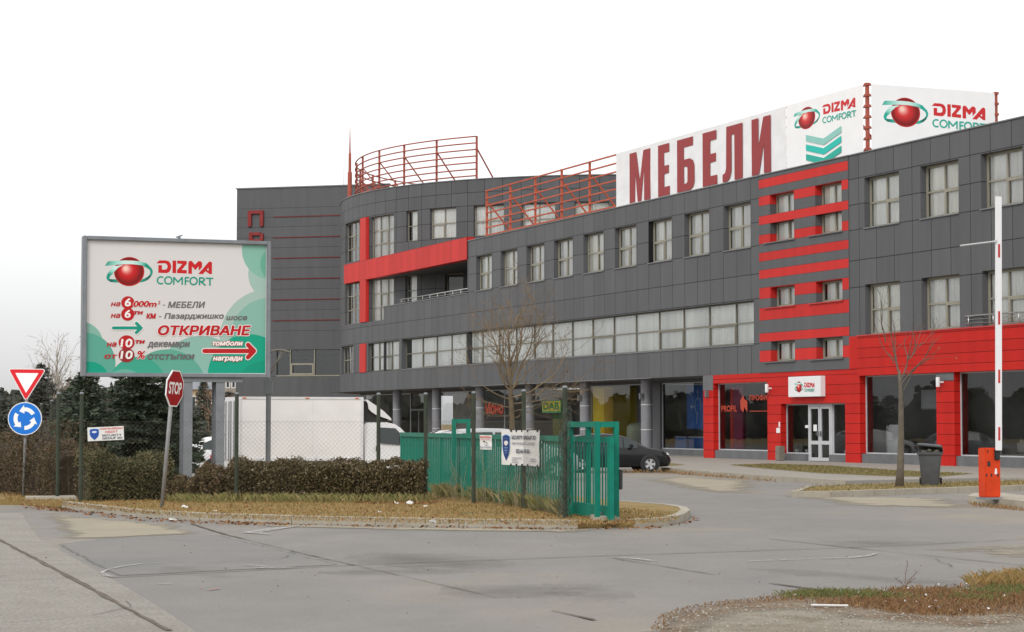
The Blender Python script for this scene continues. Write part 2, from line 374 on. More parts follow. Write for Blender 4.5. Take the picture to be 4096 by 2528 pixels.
class Art:
    """2-D drawing in its own units, laid on a sign face: map2 turns (x, y) into local (x, z); each shape lies a hair proud of the one below"""
    def __init__(s, map2, y0=0.0, step=0.0006, sgn=-1):
        s.map2 = map2; s.y = y0; s.step = step; s.sgn = sgn; s.v = []; s.f = []; s.c = []; s.clip = None; s.xf = None
    def _add(s, pts, faces, cols):
        s.y += s.step * s.sgn
        b = len(s.v)
        for p in pts:
            q = s.map2(*(s.xf(*p) if s.xf else p)); s.v.append((q[0], s.y, q[1]))
        for f in faces:
            a, b2, c2 = (s.v[b + k] for k in f[:3])
            nz = (b2[0] - a[0]) * (c2[2] - a[2]) - (c2[0] - a[0]) * (b2[2] - a[2])
            f = tuple(f) if nz > 0 else tuple(f)[::-1]
            s.f.append(tuple(b + k for k in f)); s.c.append([cols[k] if isinstance(cols, list) else cols for k in f])
    def poly(s, pts, col):
        pts = s._clip(pts)
        if len(pts) < 3: return
        tri = tessellate_polygon([[Vector((p[0], p[1], 0)) for p in pts]])
        s._add(pts, [t for t in tri], rgb(*col))
    def _clip(s, pts):
        if not s.clip: return pts
        x0, y0, x1, y1 = s.clip
        for ax, lim, keep in ((0, x0, 1), (0, x1, -1), (1, y0, 1), (1, y1, -1)):
            out = []
            for i in range(len(pts)):
                a, b = pts[i - 1], pts[i]
                ia, ib = (a[ax] - lim) * keep >= 0, (b[ax] - lim) * keep >= 0
                if ia != ib:
                    t = (lim - a[ax]) / (b[ax] - a[ax]); out.append((a[0] + t * (b[0] - a[0]), a[1] + t * (b[1] - a[1])))
                if ib: out.append(b)
            pts = out
            if not pts: return []
        return pts
    def rect(s, x0, y0, x1, y1, col): s.poly([(x0, y0), (x1, y0), (x1, y1), (x0, y1)], col)
    def disc(s, cx, cy, r, col, ry=None, n=40):
        ry = ry or r
        s.poly([(cx + r * math.cos(2 * math.pi * k / n), cy + ry * math.sin(2 * math.pi * k / n)) for k in range(n)], col)
    def globe(s, cx, cy, r, ry=None, dark=(110, 14, 12), mid=(200, 28, 28), hi=(250, 205, 190)):
        ry = ry or r; n = 40; rings = 9; pts = []; cols = []
        for i in range(rings + 1):
            t = i / rings; k = t ** 0.9
            ox, oy = -0.28 * r * (1 - k), -0.26 * ry * (1 - k)
            if t < 0.12: c = hi
            elif t < 0.5: u = (t - 0.12) / 0.38; c = tuple(hi[j] + (mid[j] - hi[j]) * min(1, u * 1.25) for j in range(3))
            elif t < 0.9: u = (t - 0.5) / 0.4; c = tuple(mid[j] + (dark[j] - mid[j]) * u for j in range(3))
            else: c = mid
            for q in range(n):
                th = 2 * math.pi * q / n
                pts.append((cx + ox + r * t * math.cos(th), cy + oy + ry * t * math.sin(th))); cols.append(rgb(*c))
        fs = [(i * n + q, i * n + (q + 1) % n, (i + 1) * n + (q + 1) % n, (i + 1) * n + q) for i in range(rings) for q in range(n)]
        # the innermost ring is a point: make triangles
        fs = [(f[0], f[2], f[3]) if i < n else f for i, f in enumerate(fs)]
        s._add(pts, fs, cols)
    def stroke(s, pts, wd, col, joins=True):
        for a, b in zip(pts[:-1], pts[1:]):
            dx, dy = b[0] - a[0], b[1] - a[1]; l = math.hypot(dx, dy) or 1; nx, ny = -dy / l * wd / 2, dx / l * wd / 2
            s.poly([(a[0] + nx, a[1] + ny), (b[0] + nx, b[1] + ny), (b[0] - nx, b[1] - ny), (a[0] - nx, a[1] - ny)], col)
        if joins:
            for p in pts[1:-1]: s.disc(p[0], p[1], wd / 2, col, n=14)
    def band(s, outer, inner, cols):
        """ribbon between two equal-length point lists with a colour per point pair"""
        pts = list(outer) + list(inner); n = len(outer); cl = [rgb(*c) for c in cols] * 2
        s._add(pts, [(i, i + 1, n + i + 1, n + i) for i in range(n - 1)], cl)
    def text(s, t, box, col, bold=0.0, shear=0.0, outline=None, ocol=(235, 230, 228)):
        """text stretched to fill box = (left, top, right, bottom) in drawing units (y down)"""
        def lay(b_, grow, c):
            rr = text_runs(t, b_, shear); x0 = min(r[0] for r in rr); x1 = max(r[2] for r in rr); y0 = min(r[1] for r in rr); y1 = max(r[3] for r in rr)
            em = 0.73 * (box[3] - box[1]) / (y1 - y0) if not grow else 0
            g = grow
            B = (box[0] - g, box[1] - g, box[2] + g, box[3] + g); kx = (B[2] - B[0]) / (x1 - x0); ky = (B[3] - B[1]) / (y1 - y0); pts = []; fs = []
            for r in rr:
                i = len(pts); xa, xb = B[0] + (r[0] - x0) * kx, B[0] + (r[2] - x0) * kx; ya, yb = B[3] - (r[1] - y0) * ky, B[3] - (r[3] - y0) * ky
                pts += [(xa, ya), (xb, ya), (xb, yb), (xa, yb)]; fs.append((i, i + 1, i + 2, i + 3))
            s._add(pts, fs, rgb(*c))
        if outline: lay(bold + outline, outline * (box[3] - box[1]) / 0.73, ocol)
        lay(bold, 0, col)
    def build(s, name, parent, loc=None, rot=None):
        me = bpy.data.meshes.new(name); me.from_pydata(s.v, [], s.f); me.materials.append(ink_mat())
        a = me.color_attributes.new('ink', 'FLOAT_COLOR', 'CORNER'); i = 0
        for cs in s.c:
            for c in cs: a.data[i].color = (*c, 1); i += 1
        o = bpy.data.objects.new(name, me); COL.objects.link(o)
        if parent: o.parent = parent
        if loc is not None: o.location = loc
        if rot is not None: o.rotation_euler = rot
        return o

RED = (200, 27, 32); TEAL = (18, 148, 126)
def logo(a, bx, by, k, ky=None, red=RED, teal=TEAL):
    """the globe-and-ribbon logo with its two words; (bx, by) is the globe's centre, k and ky the drawing's scale (globe radius 148 at k = 1)"""
    ky = ky or k; a.xf = lambda x, y: (bx + (x - 468) * k, by + (y - 405) * ky)
    light = (150, 214, 200); pale = (205, 235, 228); deep = (10, 100, 86)
    out = [(660, 350), (690, 372), (702, 400), (698, 430), (680, 462), (650, 490), (612, 508), (570, 515)]
    inn = [(610, 352), (655, 372), (676, 398), (678, 425), (662, 448), (640, 465), (612, 478), (580, 486)]
    a.band(out, inn, [teal, teal, teal, teal, deep, deep, teal, teal])
    out = [(400, 515), (340, 515), (285, 510), (252, 490), (243, 462), (256, 425), (290, 378)]
    inn = [(400, 480), (340, 482), (300, 482), (276, 478), (272, 470), (285, 445), (340, 378)]
    a.band(out, inn, [teal, teal, deep, teal, teal, teal, light])
    a.globe(468, 405, 150, 147, mid=red)
    out = [(256, 303), (330, 297), (420, 293), (500, 295), (580, 303), (640, 322), (690, 372)]
    inn = [(229, 347), (330, 338), (420, 331), (500, 331), (580, 340), (620, 352), (655, 378)]
    a.band(out, inn, [teal, light, pale, pale, light, teal, teal])
    out = [(256, 425), (276, 395), (300, 365), (320, 352), (400, 338)]
    inn = [(296, 440), (318, 410), (345, 380), (370, 358), (400, 345)]
    a.band(out, inn, [teal, light, pale, pale, pale])
    S = a.stroke
    a.poly([(765, 292), (830, 292), (860, 300), (878, 322), (886, 355), (880, 385), (866, 408), (846, 420), (757, 417), (757, 340), (793, 340), (793, 385), (832, 385), (846, 372), (850, 352), (842, 332), (826, 322), (737, 322)], red)
    a.rect(899, 294, 935, 420, red)
    a.poly([(945, 294), (1040, 298), (1042, 326), (990, 388), (1042, 390), (1042, 424), (944, 420), (944, 392), (998, 328), (945, 324)], red)
    a.poly([(1058, 426), (1058, 312), (1070, 298), (1092, 298), (1124, 336), (1158, 300), (1180, 300), (1196, 316), (1196, 362), (1162, 398), (1162, 352), (1128, 390), (1094, 352), (1094, 428)], red)
    a.poly([(1158, 428), (1258, 314), (1270, 304), (1288, 306), (1297, 318), (1297, 430), (1272, 430), (1228, 398), (1240, 384), (1262, 398), (1262, 366), (1206, 430)], red)
    def arc(cx, cy, r0, t0, t1, wd):
        n = 24; q = [(math.cos(R(t0 + (t1 - t0) * i / n)), math.sin(R(t0 + (t1 - t0) * i / n))) for i in range(n + 1)]
        a.band([(cx + (r0 + wd / 2) * c, cy + (r0 + wd / 2) * s_) for c, s_ in q], [(cx + (r0 - wd / 2) * c, cy + (r0 - wd / 2) * s_) for c, s_ in q], [teal] * (n + 1))
    arc(784, 493, 35, 52, 308, 15); arc(858, 494, 36, 0, 360, 15)
    S([(913, 537), (913, 464), (955, 510), (997, 464), (997, 539)], 15, teal)
    S([(1068, 467), (1029, 466), (1029, 541)], 15, teal); S([(1029, 500), (1062, 501)], 14, teal)
    arc(1112, 500, 36, 0, 360, 15)
    S([(1172, 543), (1172, 468), (1208, 470), (1222, 487), (1208, 504), (1184, 505), (1234, 545)], 15, teal)
    S([(1234, 471), (1310, 474)], 14, teal); S([(1276, 472), (1278, 546)], 15, teal)
    a.xf = None
# ------------------------------------------------------------------ materials
GREY = clad_mat('grey_cladding', (0.107, 0.109, 0.115), -38.57, 1.2, [15.6, 14.8, 13.85, 12.88, 10.84, 9.86, 8.9, 7.74, 6.72, 4.86])
GREYP = clad_mat('grey_stripe_cladding', (0.107, 0.109, 0.115), 0, 0, [11.58, 11.22, 10.88, 10.5, 10.07, 9.72, 9.3, 8.93, 8.57, 8.22, 7.86, 7.5, 7.13, 6.68, 6.3, 5.8, 5.27, 4.92, 4.56, 4.1], line=0.012)
REDP = clad_mat('red_stripe_cladding', (0.54, 0.030, 0.026), 0, 0, [11.58, 11.22, 10.88, 10.5, 10.07, 9.72, 9.3, 8.93, 8.57, 8.22, 7.86, 7.5, 7.13, 6.68, 6.3, 5.8, 5.27, 4.92, 4.56, 4.1], line=0.012)
REDG = clad_mat('red_cladding', (0.50, 0.019, 0.014), 0, 0, [0.47 + 0.374 * i for i in range(14)], line=0.02)
REDB = clad_mat('red_beam_cladding', (0.56, 0.036, 0.032), -39.9, 1.2, [11.98], line=0.018)
TOWER = clad_mat('tower_cladding', (0.107, 0.109, 0.115), 0, 0, [4.99, 6.92, 8.3, 9.05, 9.8, 10.57, 11.33, 12.1, 12.87, 13.6, 14.35, 15.1, 15.87, 16.6, 17.25], line=0.02, var=0.02)
CREAM = M('cream_frame', (0.27, 0.255, 0.20), 0.45, 0.08, 3)
ALU = M('white_aluminium', (0.50, 0.51, 0.53), 0.35, 0.05, 3)
CURT = M('curtain_cloth', (0.86, 0.865, 0.86), 0.9, 0.10, 1.4, streak=(3, 3, 0.25))
CURT2 = M('curtain_cloth_cream', (0.84, 0.835, 0.80), 0.9, 0.12, 1.1, streak=(3, 3, 0.25)); CURT3 = M('curtain_cloth_grey', (0.80, 0.80, 0.80), 0.9, 0.14, 1.3, streak=(3, 3, 0.25))
GLASS = glass_mat('window_glass', (0.95, 0.96, 0.94), 0.8)
SHOPGL = glass_mat('shop_glass', (0.88, 0.90, 0.90), 0.7)
DARK = M('dark_interior', (0.16, 0.16, 0.16), 0.9, 0.2, 1)
SHOPW = M('shop_wall', (0.55, 0.55, 0.54), 0.8, 0.2, 0.6)
SOFF = M('soffit_panel', (0.13, 0.13, 0.132), 0.7, 0.1, 1)
PLINTH = M('grey_plinth', (0.125, 0.128, 0.133), 0.6, 0.12, 2.5)
COLU = M('column_metal', (0.20, 0.20, 0.215), 0.45, 0.08, 1.5)
WHITE = M('white_metal', (0.78, 0.78, 0.79), 0.4, 0.03, 2)
BANNER = M('white_banner', (0.88, 0.88, 0.885), 0.55, 0.03, 1.2)
VINYL = M('wrinkled_vinyl', (0.80, 0.80, 0.81), 0.5, 0.06, 1.5, bump=0.35, bscale=2.2)
STEEL = M('stainless_rail', (0.55, 0.55, 0.54), 0.3, 0.05, 3, metal=0.7)
RUST = M('red_oxide_steel', (0.36, 0.075, 0.045), 0.6, 0.2, 3)
RUSTO = M('orange_oxide_steel', (0.46, 0.085, 0.035), 0.6, 0.2, 2)
CAPM = M('parapet_cap', (0.16, 0.165, 0.175), 0.4, 0.05, 2)
ROOFM = M('roof_felt', (0.10, 0.10, 0.10), 0.9, 0.2, 1)
REDPAINT = M('red_paint', (0.48, 0.03, 0.028), 0.5, 0.1, 2)

# ------------------------------------------------------------------ the store building (local x along the facade, y inwards, z up)
BO = Vector((12.671, 79.378, 0)); BRZ = math.atan2(-0.92510, 0.37972)
BM = Matrix.Translation(BO) @ Matrix.Rotation(BRZ, 4, 'Z')
def bw(t, d, z): return BM @ Vector((t, d, z))
store = thing('store_building', 'long dark grey three storey store with red stripes, round corner and shop windows', 'building', BO, BRZ)
TC, DR = -60.45, 18.5
def plane(u, d, z): return (u, d, z)
def drum(u, d, z):
    a = u / DR; return (TC + (DR - d) * math.sin(a), DR - (DR - d) * math.cos(a), z)
def deg(a): return R(a) * DR
def wall(mb, u0, u1, z0, z1, holes=(), dep=0.0, rev=0.24, fn=plane, mi=0, us=(), zs=(), cell=None, step=None, skip_rev=False):
    U = {u0, u1, *us}; Z = {z0, z1, *zs}
    for h in holes:
        U |= {max(u0, h[0]), min(u1, h[1])}; Z |= {max(z0, h[2]), min(z1, h[3])}
    if step:
        n = max(1, int((u1 - u0) / step)); U |= {u0 + (u1 - u0) * i / n for i in range(n + 1)}
    U = sorted(U); Z = sorted(Z)
    def col(u, z): return cell(u, z) if cell else mi
    def q(pts, m_, face_uv=None): mb.face([fn(*p) for p in pts], m_, face_uv or [(p[0], p[2]) for p in pts])
    for a, b in zip(U[:-1], U[1:]):
        if b - a < 1e-6: continue
        for c, d in zip(Z[:-1], Z[1:]):
            if d - c < 1e-6: continue
            um, zm = (a + b) / 2, (c + d) / 2
            if any(h[0] < um < h[1] and h[2] < zm < h[3] for h in holes): continue
            q([(a, dep, c), (b, dep, c), (b, dep, d), (a, dep, d)], col(um, zm))
    if skip_rev: return
    for h in holes:
        a, b, c, d = max(h[0], u0), min(h[1], u1), max(h[2], z0), min(h[3], z1); e2 = dep + (h[4] if len(h) > 4 else rev)
        for z_a, z_b in zip(Z[:-1], Z[1:]):
            if z_a < c - 1e-6 or z_b > d + 1e-6: continue
            zm = (z_a + z_b) / 2
            q([(a, dep, z_a), (a, dep, z_b), (a, e2, z_b), (a, e2, z_a)][::-1], col(a - 0.01, zm))
            q([(b, dep, z_a), (b, dep, z_b), (b, e2, z_b), (b, e2, z_a)], col(b + 0.01, zm))
        for u_a, u_b in zip(U[:-1], U[1:]):
            if u_a < a - 1e-6 or u_b > b + 1e-6: continue
            um = (u_a + u_b) / 2
            q([(u_a, dep, c), (u_b, dep, c), (u_b, e2, c), (u_a, e2, c)], col(um, c - 0.01))
            q([(u_a, dep, d), (u_b, dep, d), (u_b, e2, d), (u_a, e2, d)][::-1], col(um, d + 0.01))

# --- window kit: frame, panes, curtain; the origin is the lower left corner, facing -y
def window_set(w_, h_, cols, rows, curtain=True, bars=0.05, outer=0.07, sashes=(), frame=None, pane=None, gap=0.0, depth=0.07, xs=None, zs=None, seed=0, cdep=0.035):
    fm = MB()
    xs = xs or [w_ * i / cols for i in range(cols + 1)]; zs = zs or [h_ * i / rows for i in range(rows + 1)]
    fm.box((0, 0, 0), (outer, depth, h_)); fm.box((w_ - outer, 0, 0), (w_, depth, h_))
    fm.box((outer, 0.001, 0), (w_ - outer, depth, outer)); fm.box((outer, 0.001, h_ - outer), (w_ - outer, depth, h_))
    for x in xs[1:-1]: fm.box((x - bars / 2, 0.002, outer), (x + bars / 2, depth, h_ - outer))
    for z in zs[1:-1]: fm.box((outer, 0.004, z - bars / 2), (w_ - outer, depth - 0.002, z + bars / 2))
    for (i, j) in sashes:
        x0, x1, z0, z1 = xs[i] + bars * .6, xs[i + 1] - bars * .6, zs[j] + bars * .6, zs[j + 1] - bars * .6; k = 0.055
        fm.box((x0, -0.02, z0), (x0 + k, 0.03, z1)); fm.box((x1 - k, -0.02, z0), (x1, 0.03, z1))
        fm.box((x0 + k, -0.018, z0), (x1 - k, 0.03, z0 + k)); fm.box((x0 + k, -0.018, z1 - k), (x1 - k, 0.03, z1))
    pm = MB(); y = depth * 0.55
    pm.face([(0.02, y, 0.02), (w_ - 0.02, y, 0.02), (w_ - 0.02, y, h_ - 0.02), (0.02, y, h_ - 0.02)])
    cm = None
    if curtain:
        cm = MB(); rng = random.Random(seed); x = gap; n = max(8, int((w_ - gap) / 0.045)); pts = []
        ph = rng.uniform(0, 6)
        for i in range(n + 1):
            xx = gap + (w_ - gap) * i / n
            am = 0.035 * (0.5 + 0.5 * math.sin(xx * 1.7 + ph)) + 0.012
            pts.append((xx, depth + cdep + am * math.sin(xx * 2 * math.pi / 0.19 + 1.5 * math.sin(xx * 2.3 + ph))))
        for a, b in zip(pts[:-1], pts[1:]):
            cm.face([(a[0], a[1], 0.0), (b[0], b[1], 0.0), (b[0], b[1], h_), (a[0], a[1], h_)])
    return fm, pm, cm
def put_window(loc, rz, args, frame=CREAM, pane=GLASS, name='window', parent=store, **kw):
    fm, pm, cm = window_set(*args, **kw)
    o = fm.build(name, frame, parent, loc=loc, rot=(0, 0, rz))
    pm.build('pane', pane, o)
    if cm: cm.build('curtain', (CURT, CURT2, CURT3)[kw.get('seed', 0) % 3] if name == 'window' else CURT, o, smooth='all')
    return o

# --- holes
WX = [-38.60, -34.98, -31.39, -27.81, -24.19, -20.59, -16.96, -13.38, -9.70]
top_holes = [(x, x + 2.34, 8.9, 10.8) for x in WX]
band = (-51.0, -7.14, 4.88, 6.68, 0.30)
sband = (-57.5, -51.45, 4.87, 6.66, 0.20)
m = MB()
# wing between the balcony and the stair block
wall(m, -39.9, -6.6, 3.66, 11.75, top_holes + [band])
# lower storeys left of it, with the balcony parapet on top
wall(m, -54.35, -39.9, 3.66, 8.83, [band, sband])
wall(m, TC, -54.35, 3.66, 8.03, [sband])
# rounded corner
L1, L2 = deg(-6.8), deg(3.9)
FAR = [(deg(-24), deg(-15), 12.1, 14.72), (deg(-24), deg(-15), 8.05, 10.8)]
wall(m, deg(-80), 0, 3.66, 8.03, [(deg(-11.3), 0, 4.87, 6.66)], fn=drum, step=0.9, rev=0.2)
DH = [(L1, L2, 12.1, 14.72), (L1, L2, 8.05, 10.85), (deg(8.7), deg(17.4), 12.05, 14.72), (deg(8.7), deg(17.4), 8.05, 10.72),
      (deg(21.2), deg(24.4), 12.9, 14.78), (deg(21.0), deg(24.3), 8.9, 10.75), (deg(31.5), deg(35.7), 8.05, 10.72)]
DH += [(deg(a), deg(a + 6.4), 12.92, 14.78) for a in (27.7, 38.0, 48.0, 58.0, 68.0)] + FAR
wall(m, deg(-80), deg(150), 8.03, 16.38, DH, fn=drum, step=0.9, rev=0.2)
# right part of the facade, upper storeys
RW = [1.43, 5.19, 8.88, 12.6, 16.3]
rh = [(x, x + 2.36, 8.92, 10.8) for x in RW] + [(x, x + 2.36, 4.9, 6.79) for x in RW]
wall(m, 0.33, 22.0, 4.80, 11.75, rh)
# hidden sides and back so that the shell is closed
def side(a, b, z0, z1, mi=0): m.face([(a[0], a[1], z0), (b[0], b[1], z0), (b[0], b[1], z1), (a[0], a[1], z1)], mi, [(0, z0), (1, z0), (1, z1), (0, z1)])
side((22, 0), (22, 26), 0, 11.75); side((22, 26), (-55, 26), 0, 11.75); side((-39.9, 9.5), (-39.9, 0.0), 8.0, 11.75); side((-49.5, 9.5), (-39.9, 9.5), 8.0, 11.75)
side((-55, 26), (-78, 30), 0, 11.0)
m.build('wall', [GREY], store)

# roofs, soffits and floors
m = MB()
dp = [drum(deg(-80 + 4 * i), 0.0, 0)[:2] for i in range(58)]
m.sheet(dp, 16.0); m.sheet([(-45, 0.1), (21.9, 0.1), (21.9, 25.9), (-55, 25.9), (-52, 12)], 11.2)
m.sheet([(-62, 0.2), (-39.9, 0.2), (-39.9, 12), (-62, 12)], 8.0)
m.build('roof', ROOFM, store)
m = MB()
m.sheet([(-66, 0.02), (-11.7, 0.02), (-11.7, 8), (-66, 8)][::-1], 3.655)
for f in range(len(m.f)): m.f[f] = m.f[f][::-1]
mm = [drum(deg(-80 + 4 * i), 0.0, 0)[:2] for i in range(21)]
m.sheet(mm + [(TC, 9.0), (-72, 9)], 3.66)
m.box((-62.25, 0.42, 10.76), (-39.92, 9.0, 11.0))
m.build('soffit', SOFF, store)
# parapet caps
m = MB()
m.box((-39.9, -0.04, 11.75), (-6.62, 0.36, 11.79)); m.box((-6.62, -0.07, 11.752), (0.35, 0.36, 11.792)); m.box((0.35, -0.04, 11.75), (22, 0.36, 11.79))
m.box((-54.4, -0.03, 8.83), (-39.9, 0.3, 8.87))
for i in range(57):
    a, b = deg(-80 + 4 * i), deg(-76 + 4 * i)
    q = [drum(a, -0.05, 0), drum(b, -0.05, 0), drum(b, 0.3, 0), drum(a, 0.3, 0)]
    vs_ = [(p[0], p[1], 16.38) for p in q] + [(p[0], p[1], 16.43) for p in q]
    m.mesh(vs_, [(0, 3, 2, 1), (4, 5, 6, 7), (0, 1, 5, 4), (2, 3, 7, 6)])
m.build('parapet_cap', CAPM, store)
# sills under the openings
m = MB()
for h in top_holes + rh[:5]: m.box((h[0] - 0.03, -0.05, h[2] - 0.045), (h[1] + 0.03, 0.2, h[2] - 0.005))
for h in rh[5:6]: m.box((h[0] - 0.03, -0.05, h[2] - 0.045), (h[1] + 0.03, 0.2, h[2] - 0.005))
m.box((-51.0, -0.03, 4.83), (-7.1, 0.25, 4.872))
m.build('sill', CAPM, store)

# --- windows of the long wing, the right part and the round corner (each with its panes and curtain)
base_win = None
for i, x in enumerate(WX + RW):
    if i < 3 or i >= len(WX):
        o = put_window((x, 0.24, 8.9), 0, (2.34, 1.9, 2, 2), sashes=((1, 0),) if i >= len(WX) - 1 or i % 2 else ((0, 0),), gap=0.06, outer=0.09, bars=0.065, seed=i)
        if i < 3: base_win = o
    else:
        c = copy_tree(base_win if i % 2 else [k for k in store.children if k.name.startswith('window')][i % 3], store); c.location = (x, 0.24, 8.9)
for i, x in enumerate(RW):
    put_window((x, 0.24, 4.9), 0, (2.36, 1.89, 2, 2), sashes=((1, 0),), gap=0.06, outer=0.09, bars=0.065, seed=40 + i)
for a, n_, rows in ((27.7, 2, 2), (38.0, 2, 2), (48.0, 2, 2), (58.0, 2, 2)):
    p = drum(deg(a), 0.2, 12.92); wd = 2 * (DR - 0.2) * math.sin(R(3.2))
    put_window(p, R(a + 3.2), (wd, 1.86, n_, rows), outer=0.06, sashes=((0, 0),), gap=0.0, seed=int(a))
for a0, a1, z0, z1, n_, rows, cu in ((-6.8, 3.9, 12.1, 14.72, 4, 3, False), (-6.8, 3.9, 8.05, 10.85, 4, 3, False), (8.7, 17.4, 12.05, 14.72, 3, 3, True), (8.7, 17.4, 8.05, 10.72, 3, 3, True),
                                     (21.2, 24.4, 12.9, 14.78, 1, 2, True), (21.0, 24.3, 8.9, 10.75, 1, 2, True), (31.5, 35.7, 8.05, 10.72, 1, 1, False), (-11.3, 3.6, 4.87, 6.66, 5, 2, False), (-24, -15, 12.1, 14.72, 3, 3, False), (-24, -15, 8.05, 10.8, 3, 3, False)):
    p = drum(deg(a0), 0.18, z0); am = (a0 + a1) / 2; wd = 2 * (DR - 0.18) * math.sin(R((a1 - a0) / 2))
    put_window(p, R(am), (wd, z1 - z0, n_, rows), outer=0.05, bars=0.045, sashes=((1, 1),) if rows == 3 and n_ > 2 else (), curtain=cu, seed=int(a0 * 3), gap=0.25 if n_ == 1 else 0.0)
# curtain behind the last light of the two corner windows
for z0, z1, a0 in ((12.1, 14.72, 1.3), (8.05, 10.85, 1.3), (4.87, 6.66, 1.0)):
    cm = MB()
    for i in range(24):
        a, b = deg(a0 + 2.4 * i / 24), deg(a0 + 2.4 * (i + 1) / 24)
        cm.face([drum(a, 0.5 + 0.03 * (i % 3), z0), drum(b, 0.5 + 0.03 * ((i + 1) % 3), z0), drum(b, 0.5 + 0.03 * ((i + 1) % 3), z1), drum(a, 0.5 + 0.03 * (i % 3), z1)])
    cm.build('corner_curtain', CURT, store, smooth='all')
# ribbon windows
mul = [-51.0, -48.1, -45.65, -43.23, -40.85, -38.36, -35.93, -33.55, -31.1, -28.7, -26.25, -23.81, -21.37, -18.94, -16.52, -14.08, -11.65, -9.23, -7.14]
put_window((-51.0, 0.30, 4.88), 0, (43.86, 1.8, 1, 1), name='ribbon_window', frame=M('olive_frame', (0.17, 0.16, 0.12), 0.5, 0.08, 3), xs=[x + 51.0 for x in mul], zs=[0, 0.91, 1.8], outer=0.05, bars=0.05, gap=0.75, sashes=((1, 0), (4, 0), (8, 0), (11, 0), (14, 0), (16, 0)), seed=77)
put_window((-57.5, 0.20, 4.87), 0, (6.05, 1.79, 1, 1), name='ribbon_window', frame=M('olive_frame', (0.17, 0.16, 0.12), 0.5, 0.08, 3), xs=[0, 1.69, 4.15, 6.05], zs=[0, 0.91, 1.79], outer=0.05, bars=0.05, gap=0.35, sashes=((1, 0),), seed=78)

# --- striped stair block
fullred = [(11.22, 11.58), (9.72, 10.07), (8.22, 8.57), (7.5, 7.86), (5.8, 6.3), (4.92, 5.27)]
patch = [(10.5, 10.88), (8.93, 9.3), (6.68, 7.13), (4.1, 4.56)]
def stripes(u, z): return 1 if any(a < z < b for a, b in fullred + patch) else 0
m = MB(); zc = sorted({z for ab in fullred + patch for z in ab} | {3.66, 11.75})
sw = [(-5.68, -3.75), (-2.1, -0.14)]
SH = [(a, b, z0, z1, 0.30) for a, b in sw for z0, z1 in ((10.07, 10.87), (8.95, 9.72), (6.3, 7.11), (4.1, 4.91))]
wall(m, -6.6, 0.33, 3.66, 11.75, SH, dep=-0.03, cell=stripes, zs=zc)
m.face([(-6.6, -0.03, 3.66), (-6.6, -0.03, 11.75), (-6.6, 0.0, 11.75), (-6.6, 0, 3.66)], 0, [(0, 4)] * 4); m.face([(0.33, -0.03, 3.66), (0.33, 0.0, 3.66), (0.33, 0, 11.75), (0.33, -0.03, 11.75)], 0, [(0, 4)] * 4)
m.face([(-6.6, -0.03, 3.66), (-6.6, 0.3, 3.66), (0.33, 0.3, 3.66), (0.33, -0.03, 3.66)], 0, [(0, 4)] * 4)
m.build('stair_panel', [GREYP, REDP], store)
for a, b in sw:
    put_window((a, 0.27, 8.95), 0, (b - a, 1.92, 2, 1), zs=[0, 0.95, 1.92], gap=0.07, outer=0.08, seed=int(a * 7), sashes=((1, 0),))
    for z0 in (6.3, 4.1): put_window((a, 0.27, z0), 0, (b - a, 0.81, 2, 1), gap=0.16, outer=0.09, seed=int(a * 5 + z0), sashes=((1, 0),))
for a, b in sw:
    for z0, mt in ((8.95, PLINTH), (6.3, REDPAINT), (4.1, PLINTH)):
        m = MB(); m.box((a - 0.5, -0.09, z0 - 0.05), (b + 0.06, 0.2, z0 - 0.008)); m.build('sill', mt, store)

# --- red beam over the terrace, red fin on the round corner
m = MB()
def ubox(mb, a, b, mi=0):
    x0, y0, z0 = a; x1, y1, z1 = b
    for pts in ([(x0, y0, z0), (x1, y0, z0), (x1, y0, z1), (x0, y0, z1)], [(x1, y1, z0), (x0, y1, z0), (x0, y1, z1), (x1, y1, z1)], [(x0, y1, z0), (x0, y0, z0), (x0, y0, z1), (x0, y1, z1)],
                [(x1, y0, z0), (x1, y1, z0), (x1, y1, z1), (x1, y0, z1)], [(x0, y0, z1), (x1, y0, z1), (x1, y1, z1), (x0, y1, z1)], [(x0, y1, z0), (x1, y1, z0), (x1, y0, z0), (x0, y0, z0)]):
        mb.face(pts, mi, [(p[0] + 0.37 * p[1], p[2]) for p in pts])
ubox(m, (-62.3, -0.06, 10.75), (-39.88, 0.42, 12.0))
m.build('red_beam', [REDB], store)
m = MB()
for z0, z1 in ((12.0, 14.75), (8.06, 10.75), (4.85, 6.68)):
    m = MB(); ubox(m, (-59.0, -0.05, z0), (-57.78, 0.16, z1)); m.build('red_fin', [REDB], store)

# --- ground floor, red part
m = MB()
shopR = [(1.0, 6.05, 0.0, 3.38), (7.15, 12.4, 0.0, 3.38), (13.5, 19.0, 0.0, 3.38)]
ent = (-4.96, -0.06, 0.0, 2.38)
prof = (-10.73, -6.05, 0.0, 3.30)
wall(m, -11.65, 22.0, -0.1, 3.655, shopR + [ent, prof], rev=0.25)
m.face([(-11.65, 0, -0.1), (-11.65, 0, 3.655), (-11.65, 2.3, 3.655), (-11.65, 2.3, -0.1)], 0, [(0, -0.1), (0, 3.65), (2.3, 3.65), (2.3, -0.1)])
m.build('red_wall', [REDG], store)
